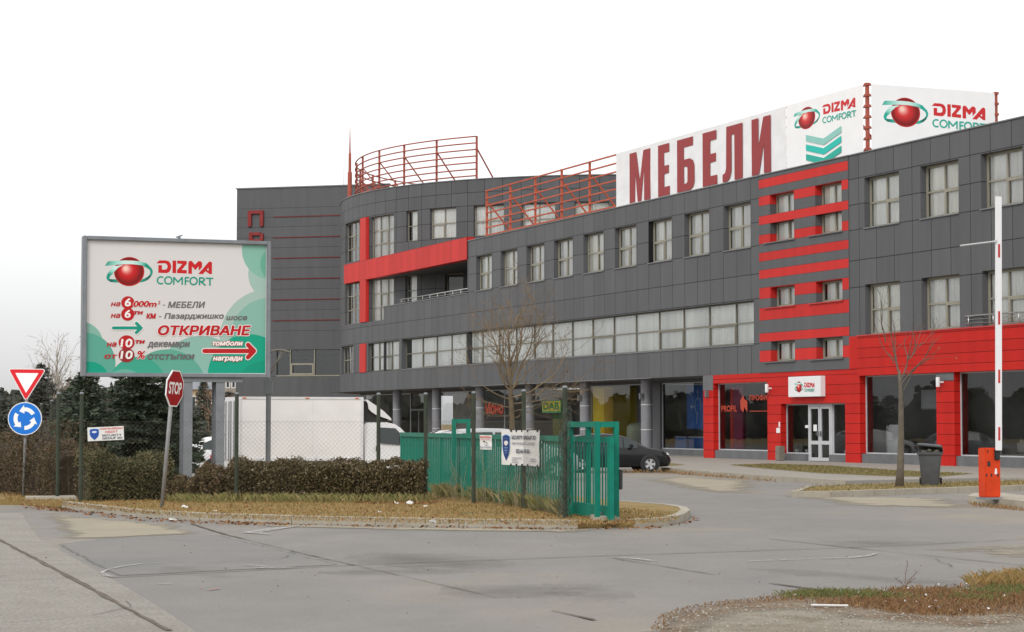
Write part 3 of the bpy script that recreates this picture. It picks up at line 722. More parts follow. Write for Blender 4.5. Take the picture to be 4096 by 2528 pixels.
# red fascia over the right shop windows: a box standing a little proud
m = MB()
pts = [((0.98, -0.07, 3.385), (22, -0.07, 3.385), (22, -0.07, 4.86), (0.98, -0.07, 4.86)), ((0.98, -0.07, 4.86), (22, -0.07, 4.86), (22, 0.0, 4.86), (0.98, 0.0, 4.86)), ((0.98, 0.0, 3.385), (22, 0.0, 3.385), (22, -0.07, 3.385), (0.98, -0.07, 3.385)), ((0.98, 0, 3.385), (0.98, -0.07, 3.385), (0.98, -0.07, 4.86), (0.98, 0, 4.86))]
for q in pts: m.face(q, 0, [(p[0], p[2] + 0.15 + 0.02) for p in q])
q = [(0.33, -0.035, 3.66), (0.98, -0.035, 3.66), (0.98, -0.035, 4.88), (0.33, -0.035, 4.88)]; m.face(q, 0, [(p[0], 0.3) for p in q])
m.build('red_fascia', [REDG], store)
m = MB(); m.box((0.95, -0.10, 4.862), (22, 0.05, 4.905)); m.build('fascia_cap', REDPAINT, store)
# plinths, dark tops of the pillars
m = MB()
for h in shopR: m.box((h[0] + .003, 0.06, 0.0), (h[1] - .003, 0.5, 0.468))
m.box((prof[0] + .003, 0.06, 0.0), (prof[1] - .003, 0.5, 0.468)); m.box((-4.955, 0.06, 0), (-3.15, 0.5, 0.40)); m.box((-1.37, 0.06, 0), (-0.065, 0.5, 0.40))
m.box((-66, 2.22, 0.0), (-11.66, 2.6, 0.40))
m.box((6.06, -0.012, 3.10), (7.145, 0.02, 3.38)); m.box((-11.66, -0.012, 3.02), (-10.74, 0.02, 3.65))
m.build('plinth', PLINTH, store)
# columns under the overhang
m = MB()
for t in (-19.16, -26.1, -33.2, -40.3, -47.4, -54.5):
    c = MB(); c.lathe([(0.27, 0), (0.27, 3.66)], 20, c=(t, 0.95, 0)); 
    for z in (1.31, 2.47): c.lathe([(0.277, z - 0.012), (0.277, z + 0.012)], 20, 1, c=(t, 0.95, 0))
    c.build('column', [COLU, WHITE], store, smooth=40)
# shop glazing behind the columns
def shop_window(u0, u1, z0, z1, y, bars=(), frame=ALU, bw_=0.045):
    f = MB(); k = bw_
    f.box((u0, y, z0), (u0 + k, y + 0.06, z1)); f.box((u1 - k, y, z0), (u1, y + 0.06, z1)); f.box((u0 + k, y + 0.001, z0), (u1 - k, y + 0.06, z0 + k)); f.box((u0 + k, y + 0.001, z1 - k), (u1 - k, y + 0.06, z1))
    for b in bars: f.box((b - k / 2, y + 0.002, z0 + k), (b + k / 2, y + 0.06, z1 - k))
    o = f.build('shop_window', frame, store)
    g = MB(); g.face([(u0 + .02, y + 0.03, z0 + .02), (u1 - .02, y + 0.03, z0 + .02), (u1 - .02, y + 0.03, z1 - .02), (u0 + .02, y + 0.03, z1 - .02)]); g.build('pane', SHOPGL, o)
    return o
for u0, u1, bars in ((-65, -55.85, ()), (-51.0, -43.9, ()), (-43.86, -36.5, (-40.1,)), (-36.46, -29.06, ()), (-29.02, -22.3, ()), (-20.27, -11.68, ())):
    shop_window(u0, u1, 0.40, 3.5, 2.3, bars)
for h in shopR: shop_window(h[0], h[1], 0.47, 3.38, 0.25)
shop_window(prof[0], prof[1], 0.47, 3.30, 0.25)
m = MB()
m.box((-66, 2.28, 3.5), (-11.66, 2.5, 3.66)); m.box((-22.3, 2.2, 0), (-20.27, 2.5, 3.5)); m.box((-52.9, 2.2, 0), (-51.0, 2.5, 3.5))  # grey panels; the right one stands in for dark reflecting glass
m.build('grey_panel', GREYP, store)
# service door between the first two shops
f = MB(); f.box((-55.85, 2.3, 0), (-55.75, 2.4, 3.5)); f.box((-53.0, 2.3, 0), (-52.9, 2.4, 3.5)); f.box((-55.75, 2.301, 2.4), (-53.0, 2.4, 2.5)); f.box((-54.4, 2.302, 0), (-54.3, 2.4, 2.4))
o = f.build('door', PLINTH, store); g = MB(); g.face([(-55.8, 2.35, 0.1), (-52.95, 2.35, 0.1), (-52.95, 2.35, 3.45), (-55.8, 2.35, 3.45)]); g.build('pane', SHOPGL, o)
# interior shell of the ground floor and upper floors
m = MB()
m.face([(-66, 9, 0), (21, 9, 0), (21, 9, 3.6), (-66, 9, 3.6)]); m.face([(-66, 0.3, 0.10), (21, 0.3, 0.10), (21, 9, 0.10), (-66, 9, 0.10)])
m.face([(-11.6, 0.3, 3.6), (21, 0.3, 3.6), (21, 9, 3.6), (-11.6, 9, 3.6)])
for t in (-43.9, -29.05, -11.5, -5.6, 0.4, 6.6, 12.95): m.box((t - 0.06, 0.6 if t > -11.6 else 2.6, 0.1), (t + 0.06, 9, 3.6))
m.build('shop_interior', SHOPW, store)
m = MB()
for z in (8.0, 12.0): m.sheet([(-40, 0.4), (21.9, 0.4), (21.9, 6), (-40, 6)], z - 0.1)
m.face([(-40, 6, 4), (21.9, 6, 4), (21.9, 6, 11.1), (-40, 6, 11.1)])
m.build('upper_interior', DARK, store)

# entrance: side lights and double door
shop_window(-4.95, -3.15, 0.40, 2.37, 0.25); shop_window(-1.37, -0.07, 0.40, 2.37, 0.25)
f = MB(); y = 0.2
f.box((-3.15, y, 0.12), (-3.07, y + 0.1, 2.37)); f.box((-1.45, y, 0.12), (-1.37, y + 0.1, 2.37)); f.box((-3.07, y + .001, 2.28), (-1.45, y + 0.1, 2.37))
df = f.build('door_frame', ALU, store)
for x0, x1, hx in ((-3.06, -2.27, -2.36), (-2.25, -1.46, -2.16)):
    f = MB(); k = 0.10
    f.box((x0, y - 0.01, 0.14), (x0 + k, y + 0.06, 2.27)); f.box((x1 - k, y - 0.01, 0.14), (x1, y + 0.06, 2.27))
    for z0, z1 in ((0.14, 0.27), (0.78, 0.92), (2.17, 2.27)): f.box((x0 + k, y - 0.009, z0), (x1 - k, y + 0.06, z1))
    o = f.build('door', ALU, store)
    g = MB(); g.face([(x0 + .05, y + .03, .2), (x1 - .05, y + .03, .2), (x1 - .05, y + .03, 2.2), (x0 + .05, y + .03, 2.2)]); g.build('pane', SHOPGL, o)
    g = MB(); g.box((hx - 0.03, y - 0.06, 1.10), (hx + 0.03, y - 0.012, 1.30)); g.tube([(hx, y - 0.07, 1.2), (hx - 0.1, y - 0.08, 1.2)], 0.014, 6); g.build('handle', DARK, o)
# balcony rails
def rail(u0, u1, z0, z1, y, n, mids, name='railing'):
    r = MB(); r.tube([(u0 - 0.2, y, z1), (u1, y, z1)], 0.03, 6)
    for i in range(n + 1):
        t = u0 + (u1 - u0) * i / n; r.tube([(t, y, z0), (t, y, z1)], 0.02, 5)
    for z in mids: r.tube([(u0 - 0.2, y, z), (u1, y, z)], 0.012, 5)
    r.build(name, STEEL, store, smooth='all')
rail(-51.4, -40.0, 8.85, 9.13, 0.12, 9, (8.98,))
rail(8.1, 21, 4.9, 5.29, -0.03, 9, (5.03, 5.16))
# wall lamps
for t, z in ((-5.78, 3.02), (6.42, 3.05)):
    f = MB(); f.lathe([(0.07, -0.17), (0.075, -0.15), (0.075, 0.15), (0.07, 0.17)], 14, c=(t, -0.17, z)); f.box((t - 0.02, -0.1, z - 0.03), (t + 0.1, 0.0, z + 0.03))
    f.build('wall_lamp', WHITE, store, smooth=40)
for t in (-11.2, -19.0, -26.0):
    f = MB(); f.box((t - 0.06, -0.14 if t > -12 else 0.5, 2.72), (t + 0.06, 0.0 if t > -12 else 0.66, 3.0)); f.build('wall_lamp', PLINTH, store)
# plates by the door
f = MB(); f.box((-5.31, -0.012, 1.22), (-5.02, 0.0, 1.42)); f.box((-5.12, -0.012, 1.45), (-5.02, 0, 1.66)); f.build('notice_plate', WHITE, store)
f = MB(); f.box((-2.76, 0.205, 1.30), (-2.5, 0.21, 1.55)); f.build('door_notice', WHITE, store)
f = MB(); f.box((-3.45, 0.235, 1.42), (-3.2, 0.245, 1.53)); f.build('door_notice', WHITE, store)
# stair tower
tw = MB()
TA = BM.inverted() @ Vector((-11.67, 150, 0)); dirw = BM.inverted().to_3x3() @ Vector((-0.965, 0.264, 0)); inw = BM.inverted().to_3x3() @ Vector((0.264, 0.965, 0))
def tp(s, d, z): q = TA + dirw * s + inw * d; return (q.x, q.y, z)
TH = [(0.6, 8.77 - 3.2, 5.05, 6.92)]
tower = MB()
wall(tower, -3.0, 8.77, 0, 18.72, [(0.55, 5.6, 5.05, 6.92)], fn=lambda s, d, z: tp(s, d, z), rev=0.15)
for f in range(len(tower.f)):
    tower.f[f] = tower.f[f][::-1]; tower.uv[f] = tower.uv[f][::-1]
for a, b in (((8.77, 0), (8.77, 12)), ((8.77, 12), (-3, 12))): tower.face([tp(*a, 0), tp(*a, 18.72), tp(*b, 18.72), tp(*b, 0)], 0, [(0, 0), (0, 18.7), (1, 18.7), (1, 0)])
tower.face([tp(-3, 0, 18.4), tp(8.77, 0, 18.4), tp(8.77, 12, 18.4), tp(-3, 12, 18.4)], 0, [(0, 0)] * 4)
to = tower.build('stair_tower', [TOWER], store)
c = MB()
def tbar(s0, s1, z0, z1, y0, y1, mb): 
    q = [tp(s0, y0, z0), tp(s1, y0, z0), tp(s1, y1, z0), tp(s0, y1, z0), tp(s0, y0, z1), tp(s1, y0, z1), tp(s1, y1, z1), tp(s0, y1, z1)]
    mb.mesh(q, [(0, 3, 2, 1), (4, 5, 6, 7), (0, 1, 5, 4), (1, 2, 6, 5), (2, 3, 7, 6), (3, 0, 4, 7)])
tbar(-3, 8.85, 18.72, 18.8, -0.06, 0.3, c); c.build('tower_cap', CAPM, to)
c = MB()
for z in (16.6, 15.09, 13.58, 12.07, 10.56, 9.05): tbar(-0.5, 5.9, z - 0.03, z + 0.03, -0.04, 0.0, c)
c.build('red_strip', M('dull_red', (0.16, 0.032, 0.032), 0.6, 0.15, 3, spec=0.1), to)
c = MB()
tbar(0.55, 5.6, 5.0, 5.08, -0.02, 0.12, c); tbar(2.65, 2.72, 5.08, 6.92, 0.02, 0.12, c); tbar(4.5, 4.57, 5.08, 6.92, 0.02, 0.12, c)
for s0, s1, z0, z1 in ((2.72, 4.5, 5.1, 5.22), (2.72, 4.5, 5.82, 5.94), (2.72, 2.84, 5.22, 5.82), (4.38, 4.5, 5.22, 5.82)): tbar(s0, s1, z0, z1, -0.02, 0.1, c)
to2 = c.build('window', CREAM, to)
c = MB(); tbar(0.56, 5.59, 5.08, 6.9, 0.12, 0.14, c); c.build('window_pane', SHOPGL, to)
# red letters on the tower
def letter_obj(s0, s1, z0, z1, rects):
    f = MB()
    for x0, x1, a_, b_ in rects: tbar(s0 + (s1 - s0) * x0, s0 + (s1 - s0) * x1, z0 + (z1 - z0) * a_, z0 + (z1 - z0) * b_, -0.16, -0.001, f)
    f.build('letter', M('dull_red_letter', (0.24, 0.04, 0.04), 0.6, 0.15, 3, spec=0.1), to)
letter_obj(7.85, 6.65, 15.95, 17.1, ((0, .22, 0, .8), (.78, 1, 0, .8), (0, 1, .8, 1)))
letter_obj(7.75, 6.65, 14.35, 15.5, ((0, .24, 0, 1), (.24, .8, .82, 1), (.24, .8, .40, .56), (.78, 1, .48, .92)))
# ------------------------------------------------------------------ on the roof
fr = thing('rooftop_frame', 'rust red steel sign frame on the long wing roof, holding the white banners', 'sign frame', bw(-39.8, 1.0, 11.2), BRZ)
def rel(o): return lambda t, d, z: tuple(Matrix.Rotation(-BRZ, 4, 'Z') @ (bw(t, d, z) - o.location))
q = rel(fr); m = MB(); zr = [12.1 + 2.5 * i / 6 for i in range(7)]
for z in zr:
    m.bar(q(-39.8, 1.05, z), q(0.12, 1.05, z), 0.07, 0.07); m.bar(q(0.05, 1.05, z), q(0.05, 6.8, z), 0.07, 0.07)
m.build('rail', RUSTO, fr)
PT = [-39.8 + 3.48 * i for i in range(12)]
for t in PT:
    m = MB(); m.bar(q(t, 1.12, 11.2), q(t, 1.12, 14.66), 0.10, 0.10); m.build('post', RUSTO, fr)
    m = MB(); m.bar(q(t, 1.16, 14.0), q(t, 3.6, 11.2), 0.07, 0.07); m.build('brace', RUSTO, fr)
for t, d in ((0.1, 1.0), (0.1, 6.88)):
    m = MB(); m.bar(q(t, d, 11.2), q(t, d, 14.66), 0.12, 0.12)
    for z in zr: m.box(tuple(a + b for a, b in zip(q(t, d, z), (-0.095, -0.095, -0.05))), tuple(a + b for a, b in zip(q(t, d, z), (0.095, 0.095, 0.05))))
    m.build('corner_post', RUST, fr)
def banner(name, label, t0, t1, z0, z1, mat, axis=0):
    b = thing(name, label, 'banner', bw(t0, 0.94, 11.8) if axis == 0 else bw(0.17, t0, 11.8), BRZ + (0 if axis == 0 else math.pi / 2))
    f = MB(); n = 40
    for i in range(n):
        for j in range(6):
            def P(i_, j_):
                u, v = i_ / n, j_ / 6
                y = (0.0 if mat is BANNER else 0.012 * math.sin(u * 37) * math.sin(v * 5 + u * 9))
                return ((t1 - t0) * u, y, z0 - 11.8 + (z1 - z0) * v)
            f.face([P(i, j), P(i + 1, j), P(i + 1, j + 1), P(i, j + 1)])
    f.build('sheet', mat, b, smooth='all')
    return b
b = banner('banner', 'long white banner with tall dark red Cyrillic furniture lettering, widest on the roof frame', -22.4, -6.0, 11.75, 14.62, VINYL)
a = Art(lambda x, y: (x + 22.4, -y - 11.8), y0=-0.014, step=0.003); DRED = (150, 52, 54)
def glyph(x0, x1, parts):
    for p in parts: a.poly([(x0 + (x1 - x0) * q[0], -14.43 + 2.38 * q[1]) for q in p], DRED)
E_ = (((0, 0), (.95, 0), (.95, .17), (.52, .17), (.52, .42), (.92, .42), (.92, .58), (.52, .58), (.52, .83), (1, .83), (1, 1), (0, 1)),)
glyph(-20.88, -18.64, (((0, 0), (.33, 0), (.5, .58), (.67, 0), (1, 0), (1, 1), (.70, 1), (.70, .40), (.57, 1), (.39, 1), (.28, .40), (.28, 1), (0, 1)),))
glyph(-17.82, -16.61, E_)
glyph(-15.87, -14.16, (((0, 0), (.92, 0), (.92, .17), (.40, .17), (.40, .40), (.74, .40), (.92, .45), (1, .54), (1, .86), (.92, .95), (.74, 1), (0, 1), (0, .0), (.0, .85), (.40, .85), (.56, .85), (.60, .82), (.60, .57), (.56, .54), (.40, .54), (.40, .85), (0, .85)),) if False else (((0, 0), (.92, 0), (.92, .17), (.40, .17), (.40, .40), (.74, .40), (.92, .45), (1, .54), (1, .7), (.60, .7), (.60, .57), (.54, .54), (.40, .54), (.40, .7), (0, .7)), ((0, .7), (.40, .7), (.40, .86), (.54, .86), (.60, .83), (.60, .7), (1, .7), (1, .86), (.92, .95), (.74, 1), (0, 1))))
glyph(-13.36, -12.0, E_)
glyph(-11.5, -9.69, (((.20, 0), (1, 0), (1, 1), (.60, 1), (.60, .17), (.46, .17), (.44, .82), (.36, .95), (.22, 1), (0, 1), (0, .86), (.12, .84), (.18, .76)),))
glyph(-8.88, -7.25, (((0, 0), (.36, 0), (.36, .50), (.62, 0), (1, 0), (1, 1), (.64, 1), (.64, .48), (.38, 1), (0, 1)),))
a.build('lettering', b)
b = banner('banner', 'white banner with globe logo above three teal chevrons, beside the red corner post', -5.98, -0.1, 11.75, 14.63, BANNER)
a = Art(lambda x, y: (x + 5.98, -y - 11.8)); logo(a, -4.35, -13.9, 0.00445, 0.00306, red=(205, 42, 46), teal=(34, 168, 150))
for dz, c in ((0, (142, 200, 190)), (0.385, (33, 190, 176)), (0.775, (38, 172, 154))):
    a.poly([(-4.4, -13.22 + dz), (-3.03, -12.9 + dz), (-1.69, -13.23 + dz), (-1.69, -12.97 + dz), (-3.03, -12.645 + dz), (-4.4, -12.97 + dz)], c)
a.build('lettering', b)
b = banner('banner', 'white banner with large globe logo on the short right side of the roof frame', 1.13, 6.8, 11.75, 14.62, BANNER, axis=1)
a = Art(lambda x, y: (x - 1.13, -y - 11.8)); logo(a, 2.67, -13.6, 0.00443, 0.0039, red=(205, 42, 46), teal=(34, 168, 150)); a.build('lettering', b)

fr2 = thing('rooftop_frame', 'curved rust red steel rail frame standing on the round corner roof', 'sign frame', bw(TC, DR, 16.0), BRZ)
q2 = rel(fr2); m = MB(); zr = [16.75 + 2.42 * i / 6 for i in range(7)]; A0, A1 = -66, 36.6
for z in zr:
    m.tube([q2(*drum(deg(A0 + (A1 - A0) * i / 40), 1.0, z)) for i in range(41)], 0.045, 5)
m.build('rail', RUST, fr2, smooth='all')
for a_ in (36.6, 26.3, 16.1, 5.6, -5.7, -17, -28, -39, -51, -63):
    m = MB(); m.bar(q2(*drum(deg(a_), 1.08, 16.0)), q2(*drum(deg(a_), 1.08, 19.2)), 0.11, 0.11); m.build('post', RUST, fr2)
    m = MB(); m.bar(q2(*drum(deg(a_), 1.14, 18.4)), q2(*drum(deg(a_ + 2), 2.9, 16.0)), 0.07, 0.07); m.build('brace', RUST, fr2)
ms = thing('mast', 'tapered rust red spire mast at the edge of the round corner roof', 'mast', (-11.15, 143, 15.95))
m = MB(); m.lathe([(0.16, 0), (0.15, 2.9), (0.10, 2.92), (0.09, 4.2), (0.06, 4.22), (0.015, 6.0)], 12); m.build('shaft', RUST, ms, smooth=40)
m = MB(); m.bar((0.1, -0.1, 0.0), (-0.35, -0.6, 0.0), 0.12, 0.3); m.bar((0, 0, 1.0), (1.0, 0.4, 0.05), 0.05, 0.05); m.build('bracket', RUST, ms)
an = thing('antenna', 'thin grey whip antenna on the tower roof', 'antenna', (-12.25, 151.5, 18.4)); m = MB(); m.tube([(0, 0, 0), (0, 0, 3.4)], [0.03, 0.012], 5); m.build('rod', STEEL, an)

# signs and things on or inside the store
sb = thing('sign_box', 'white box sign with red and teal globe logo above the entrance door', 'sign', bw(-3.97, -0.02, 2.64), BRZ)
m = MB(); m.bbox((0, -0.20, 0), (2.49, 0.02, 0.80), 0.012); m.build('case', WHITE, sb)
a = Art(lambda x, y: (x + 3.97, -y - 2.64), y0=-0.2012); 
G2 = lambda x, y: (-3.97 + (x - 557) * 2.49 / 265, -(3.44 - (y - 545) * 0.80 / 166))
logo(a, *G2(647, 630), 0.001434, 0.001475); a.build('lettering', sb)
ub = thing('ash_bin', 'brown upright ash bin on the pavement left of the entrance', 'ash bin', bw(-4.42, -0.35, 0.125), BRZ)
m = MB(); m.bbox((-0.17, -0.13, 0), (0.17, 0.13, 0.58), 0.02); m.build('body', M('brown_stone', (0.19, 0.17, 0.14), 0.8, 0.2, 12), ub); m = MB(); m.box((-0.11, -0.135, 0.40), (0.0, -0.128, 0.46)); m.build('slot', DARK, ub)
# window lettering
for nm, lab, t0, txt in (('window_lettering', 'orange word with sheet emblem stuck on the glass left of the entrance', -10.7, 1),):
    wl = thing(nm, lab, 'lettering', bw(t0, 0.235, 2.0), BRZ); a = Art(lambda x, y: (x + 10.7, -y - 2.0)); OR = (176, 62, 38)
    a.text('PROFIL', (-10.45, -2.36, -9.06, -2.10), OR, bold=0.03); a.text('ПРОФИЛ', (-7.98, -2.78, -6.2, -2.54), OR, bold=0.03)
    a.poly([(-8.78, -2.55), (-8.5, -2.78), (-8.42, -2.62), (-8.16, -2.52), (-8.16, -2.06), (-8.42, -2.28), (-8.5, -2.06), (-8.74, -2.2)], OR); a.rect(-7.98, -2.12, -6.15, -2.09, OR); a.build('lettering', wl)
def shop_box(name, label, cat, t0, t1, d0, d1, z0, z1, mat, bev=0.02):
    o = thing(name, label, cat, bw((t0 + t1) / 2, (d0 + d1) / 2, z0), BRZ); m = MB(); m.bbox((-(t1 - t0) / 2, -(d1 - d0) / 2, 0), ((t1 - t0) / 2, (d1 - d0) / 2, z1 - z0), bev); m.build('body', mat, o); return o
YEL = M('yellow_paint', (0.78, 0.58, 0.03), 0.6, 0.1, 1)
YEL_SHADE = M('shaded_yellow', (0.52, 0.33, 0.02), 0.6, 0.1, 1)
o = shop_box('display_wall', 'tall yellow display wall behind the shop glass between two columns', 'display wall', -28.7, -26.3, 2.55, 3.9, 0.12, 3.45, YEL)
m = MB(); m.box((0.2, -0.69, 0.05), (1.15, -0.677, 3.2)); m.build('panel', YEL_SHADE, o)  # darker yellow panel paints the shaded face of the wall
o = thing('water_heater', 'pale green rounded tank standing behind the shop glass', 'tank', bw(-24.6, 3.1, 0.12), BRZ); m = MB(); m.lathe([(0.05, 1.52), (0.4, 1.46), (0.52, 1.3), (0.54, 1.1), (0.54, 0.05), (0.5, 0)][::-1], 20); m.build('tank', M('pale_green', (0.42, 0.46, 0.32), 0.5, 0.05, 2), o, smooth=50)
m = MB(); m.lathe([(0.52, 0), (0.52, 0.03)], 20, c=(0, 0, 0.9)); m.build('seam', M('pale_green_2', (0.36, 0.4, 0.28)), o)
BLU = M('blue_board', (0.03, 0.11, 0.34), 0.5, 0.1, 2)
o = shop_box('counter', 'bright blue low counter inside the shop left of the first red pillar', 'counter', -19.9, -18.75, 2.8, 3.5, 0.12, 0.95, M('light_blue', (0.07, 0.20, 0.5), 0.5, 0.1, 2))
o2 = shop_box('counter', 'dark blue long counter inside the shop, next to the bright blue one', 'counter', -18.7, -15.9, 2.9, 3.6, 0.12, 0.93, BLU)
for oo, w_ in ((o, 1.15), (o2, 2.8)):
    m = MB(); m.box((-w_ / 2 - .02, -0.37, 0.83), (w_ / 2 + .02, 0.37, 0.86)); m.build('top', WHITE, oo)
o = thing('painted_reflection', 'tall blue board painted as the reflection of a roundabout road sign in the shop glass', 'painted_reflection', bw(-18.2, 2.55, 1.35), BRZ)  # painted reflection: a board drawn like the road sign mirrored in the glass
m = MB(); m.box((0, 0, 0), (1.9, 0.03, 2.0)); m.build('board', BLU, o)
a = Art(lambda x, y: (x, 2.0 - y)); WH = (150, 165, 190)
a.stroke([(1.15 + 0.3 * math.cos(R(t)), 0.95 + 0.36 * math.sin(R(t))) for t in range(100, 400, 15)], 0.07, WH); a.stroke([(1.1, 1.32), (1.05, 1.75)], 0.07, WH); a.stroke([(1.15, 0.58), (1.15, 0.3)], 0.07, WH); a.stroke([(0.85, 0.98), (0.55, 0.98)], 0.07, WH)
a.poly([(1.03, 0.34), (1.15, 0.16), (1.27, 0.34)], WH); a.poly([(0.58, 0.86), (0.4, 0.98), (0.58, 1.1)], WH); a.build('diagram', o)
o = thing('sign', 'yellow sign with green letters DAB in green border behind the shop glass', 'sign', bw(-34.3, 2.12, 2.16), BRZ)
m = MB(); m.box((0, 0, 0), (2.5, 0.08, 0.66)); m.build('board', M('sign_green', (0.05, 0.30, 0.09), 0.5), o)
a = Art(lambda x, y: (x, 0.66 - y)); a.rect(0.05, 0.05, 2.45, 0.56, (214, 196, 36)); a.text('DAB', (0.15, 0.11, 2.3, 0.5), (26, 130, 62), bold=0.05); a.build('lettering', o)
o = shop_box('display_stand', 'green and yellow display stand under the DAB sign', 'display', -34.2, -32.9, 2.7, 3.2, 0.12, 2.12, M('stand_yellow', (0.30, 0.32, 0.08), 0.6, 0.2, 4)); m = MB(); m.box((-0.66, -0.26, 1.75), (0.66, -0.2, 2.0)); m.build('header', M('sign_green', ()), o)
o = thing('window_lettering', 'orange red word on the shop glass behind the gate tree', 'lettering', bw(-42.9, 2.2, 2.1), BRZ); a = Art(lambda x, y: (x, -y)); a.text('Моно', (0, -0.72, 2.9, -0.02), (208, 66, 30), bold=0.06); a.stroke([(-0.25, -0.75), (0.2, -0.95)], 0.14, (36, 48, 140)); a.build('lettering', o)
o = shop_box('display_case', 'grey display case with pale leaflet holder behind the orange lettered glass', 'display', -7.4, -6.6, 0.8, 1.3, 0.12, 1.25, PLINTH); m = MB(); m.box((-0.25, -0.2, 1.13), (0.05, 0.0, 1.5)); m.build('leaflet_holder', M('leaflet', (0.5, 0.52, 0.25)), o)
o = shop_box('curtain_panel', 'purple red display panel inside the window with orange lettering', 'display', -10.5, -9.4, 0.7, 0.85, 0.12, 3.2, M('purple_red', (0.22, 0.02, 0.07), 0.6, 0.2, 1)); m = MB(); m.box((-0.55, -0.09, 0.0), (-0.3, -0.077, 3.0)); m.build('edge', REDPAINT, o)
o = shop_box('mattress', 'white upright mattress leaning inside the first window right of the entrance', 'mattress', 1.25, 2.15, 1.0, 1.25, 0.12, 1.55, WHITE, 0.06); m = MB(); m.box((-0.44, -0.135, 0.02), (-0.4, -0.125, 1.4)); m.build('edge', BANNER, o)
o = shop_box('partition', 'pale wide partition hanging inside the first window right of the entrance', 'partition', 2.2, 5.8, 1.9, 2.0, 2.1, 2.85, M('pale_panel', (0.34, 0.35, 0.36), 0.7)); m = MB(); m.box((-1.75, -0.06, 0.0), (1.75, -0.052, 0.05)); m.build('edge', PLINTH, o)
def sofa(t, d, label, mat, w_=2.2):
    o = thing('sofa', label, 'sofa', bw(t, d, 0.12), BRZ); m = MB(); m.bbox((-w_ / 2, -0.42, 0.08), (w_ / 2, 0.42, 0.42), 0.06); m.build('seat', mat, o); m = MB(); m.bbox((-w_ / 2, 0.3, 0.40), (w_ / 2, 0.55, 0.92), 0.1); m.build('backrest', mat, o)
    for s_ in (-1, 1): m = MB(); m.bbox((s_ * w_ / 2 - 0.13, -0.45, 0.06), (s_ * w_ / 2 + 0.13, 0.5, 0.62), 0.08); m.build('armrest', mat, o)
sofa(4.2, 1.5, 'grey sofa on show inside the first window right of the entrance', M('grey_fabric', (0.24, 0.24, 0.25), 0.9))
sofa(9.6, 1.4, 'beige sofa on show inside the far right shop window', M('beige_fabric', (0.34, 0.32, 0.29), 0.9), 2.6)
for i, (t, lab) in enumerate(((-4.7, 'small leafy plant in a white pot at the left end of the entrance side window'), (-3.9, 'bushy potted plant inside the window just left of the entrance door'), (-0.95, 'leafy potted plant inside the window just right of the entrance door'), (-0.45, 'leafy potted plant inside the window beside the red corner pillar'))):
    o = thing('potted_plant', lab, 'plant', bw(t, 0.62, 0.41), BRZ, 'potted plants in the entrance windows'); m = MB(); m.lathe([(0.09, 0), (0.13, 0.16)], 12); m.build('pot', WHITE, o, smooth=40)
    m = MB(); rg = random.Random(i)
    for k in range(90):
        c = Vector((rg.gauss(0, .13), rg.gauss(0, .08), 0.25 + abs(rg.gauss(0, .09)))); d_ = Vector((rg.uniform(-1, 1), rg.uniform(-1, 1), rg.uniform(-.5, 1))).normalized() * 0.06; e_ = d_.cross(Vector((0, 0, 1))).normalized() * 0.03; m.face([c - d_, c + e_, c + d_, c - e_])
    m.build('leaves', leaf_mat('pot_leaf', [(0.05, 0.09, 0.03), (0.3, 0.34, 0.2), (0.10, 0.14, 0.05)]), o)

# ------------------------------------------------------------------ ground
DRYG = ground_mat('dry_grass_ground', [(0.20, 0.138, 0.05), (0.255, 0.172, 0.064), (0.15, 0.125, 0.042)], 0.9, 0.35, 30)
CONC = ground_mat('worn_concrete', [(0.187, 0.178, 0.169), (0.204, 0.193, 0.181), (0.248, 0.221, 0.184)], 0.16, 0.13, 22, bump=0.25, stretch=(1, 0.55, 1), mid=0.07, mid_scale=1.1)
CONC2 = ground_mat('patched_concrete', [(0.175, 0.17, 0.162), (0.191, 0.183, 0.174), (0.201, 0.191, 0.178)], 0.3, 0.10, 25, bump=0.15, mid=0.05)
ROUGH = ground_mat('rough_concrete', [(0.252, 0.234, 0.205), (0.278, 0.259, 0.229), (0.245, 0.227, 0.198)], 0.5, 0.42, 26, bump=0.8, mid=0.08, mid_scale=2.0)
SAND = ground_mat('sandy_dust', [(0.273, 0.242, 0.189), (0.321, 0.281, 0.207)], 0.5, 0.08, 30)
PAVE = ground_mat('pavement_slabs', [(0.265, 0.246, 0.219), (0.289, 0.265, 0.23)], 0.4, 0.06, 20)
KERB = ground_mat('kerb_concrete', [(0.324, 0.29, 0.235), (0.392, 0.357, 0.289)], 1.5, 0.12, 30)
PAINT = make_soft(ground_mat('worn_white_paint', [(0.36, 0.35, 0.33), (0.50, 0.49, 0.48)], 6, 0.2, 60), 9.0, 0.50, 0.35)
JOINT = ground_mat('joint_dirt', [(0.085, 0.07, 0.055), (0.15, 0.125, 0.095)], 3, 0.3, 40)
DIRT = ground_mat('dry_dirt', [(0.15, 0.092, 0.052), (0.205, 0.145, 0.095), (0.25, 0.21, 0.16)], 1.6, 0.35, 35, bump=0.9)
GRAV = ground_mat('pale_gravel', [(0.22, 0.19, 0.148), (0.285, 0.255, 0.205), (0.20, 0.165, 0.12)], 1.2, 0.3, 40, bump=0.8)

def S(name, mb_or, mat, **kw): return tag(mb_or.build(name, mat, **kw), kind='structure')
m = MB(); m.sheet([(3000 * math.cos(R(k * 15)), 3000 * math.sin(R(k * 15))) for k in range(24)], -0.05); S('ground', m, DRYG)
m = MB(); m.sheet([(-90, -30), (60, -30), (60, 140), (-25, 140), (-90, 120)], 0.0); S('road', m, CONC)
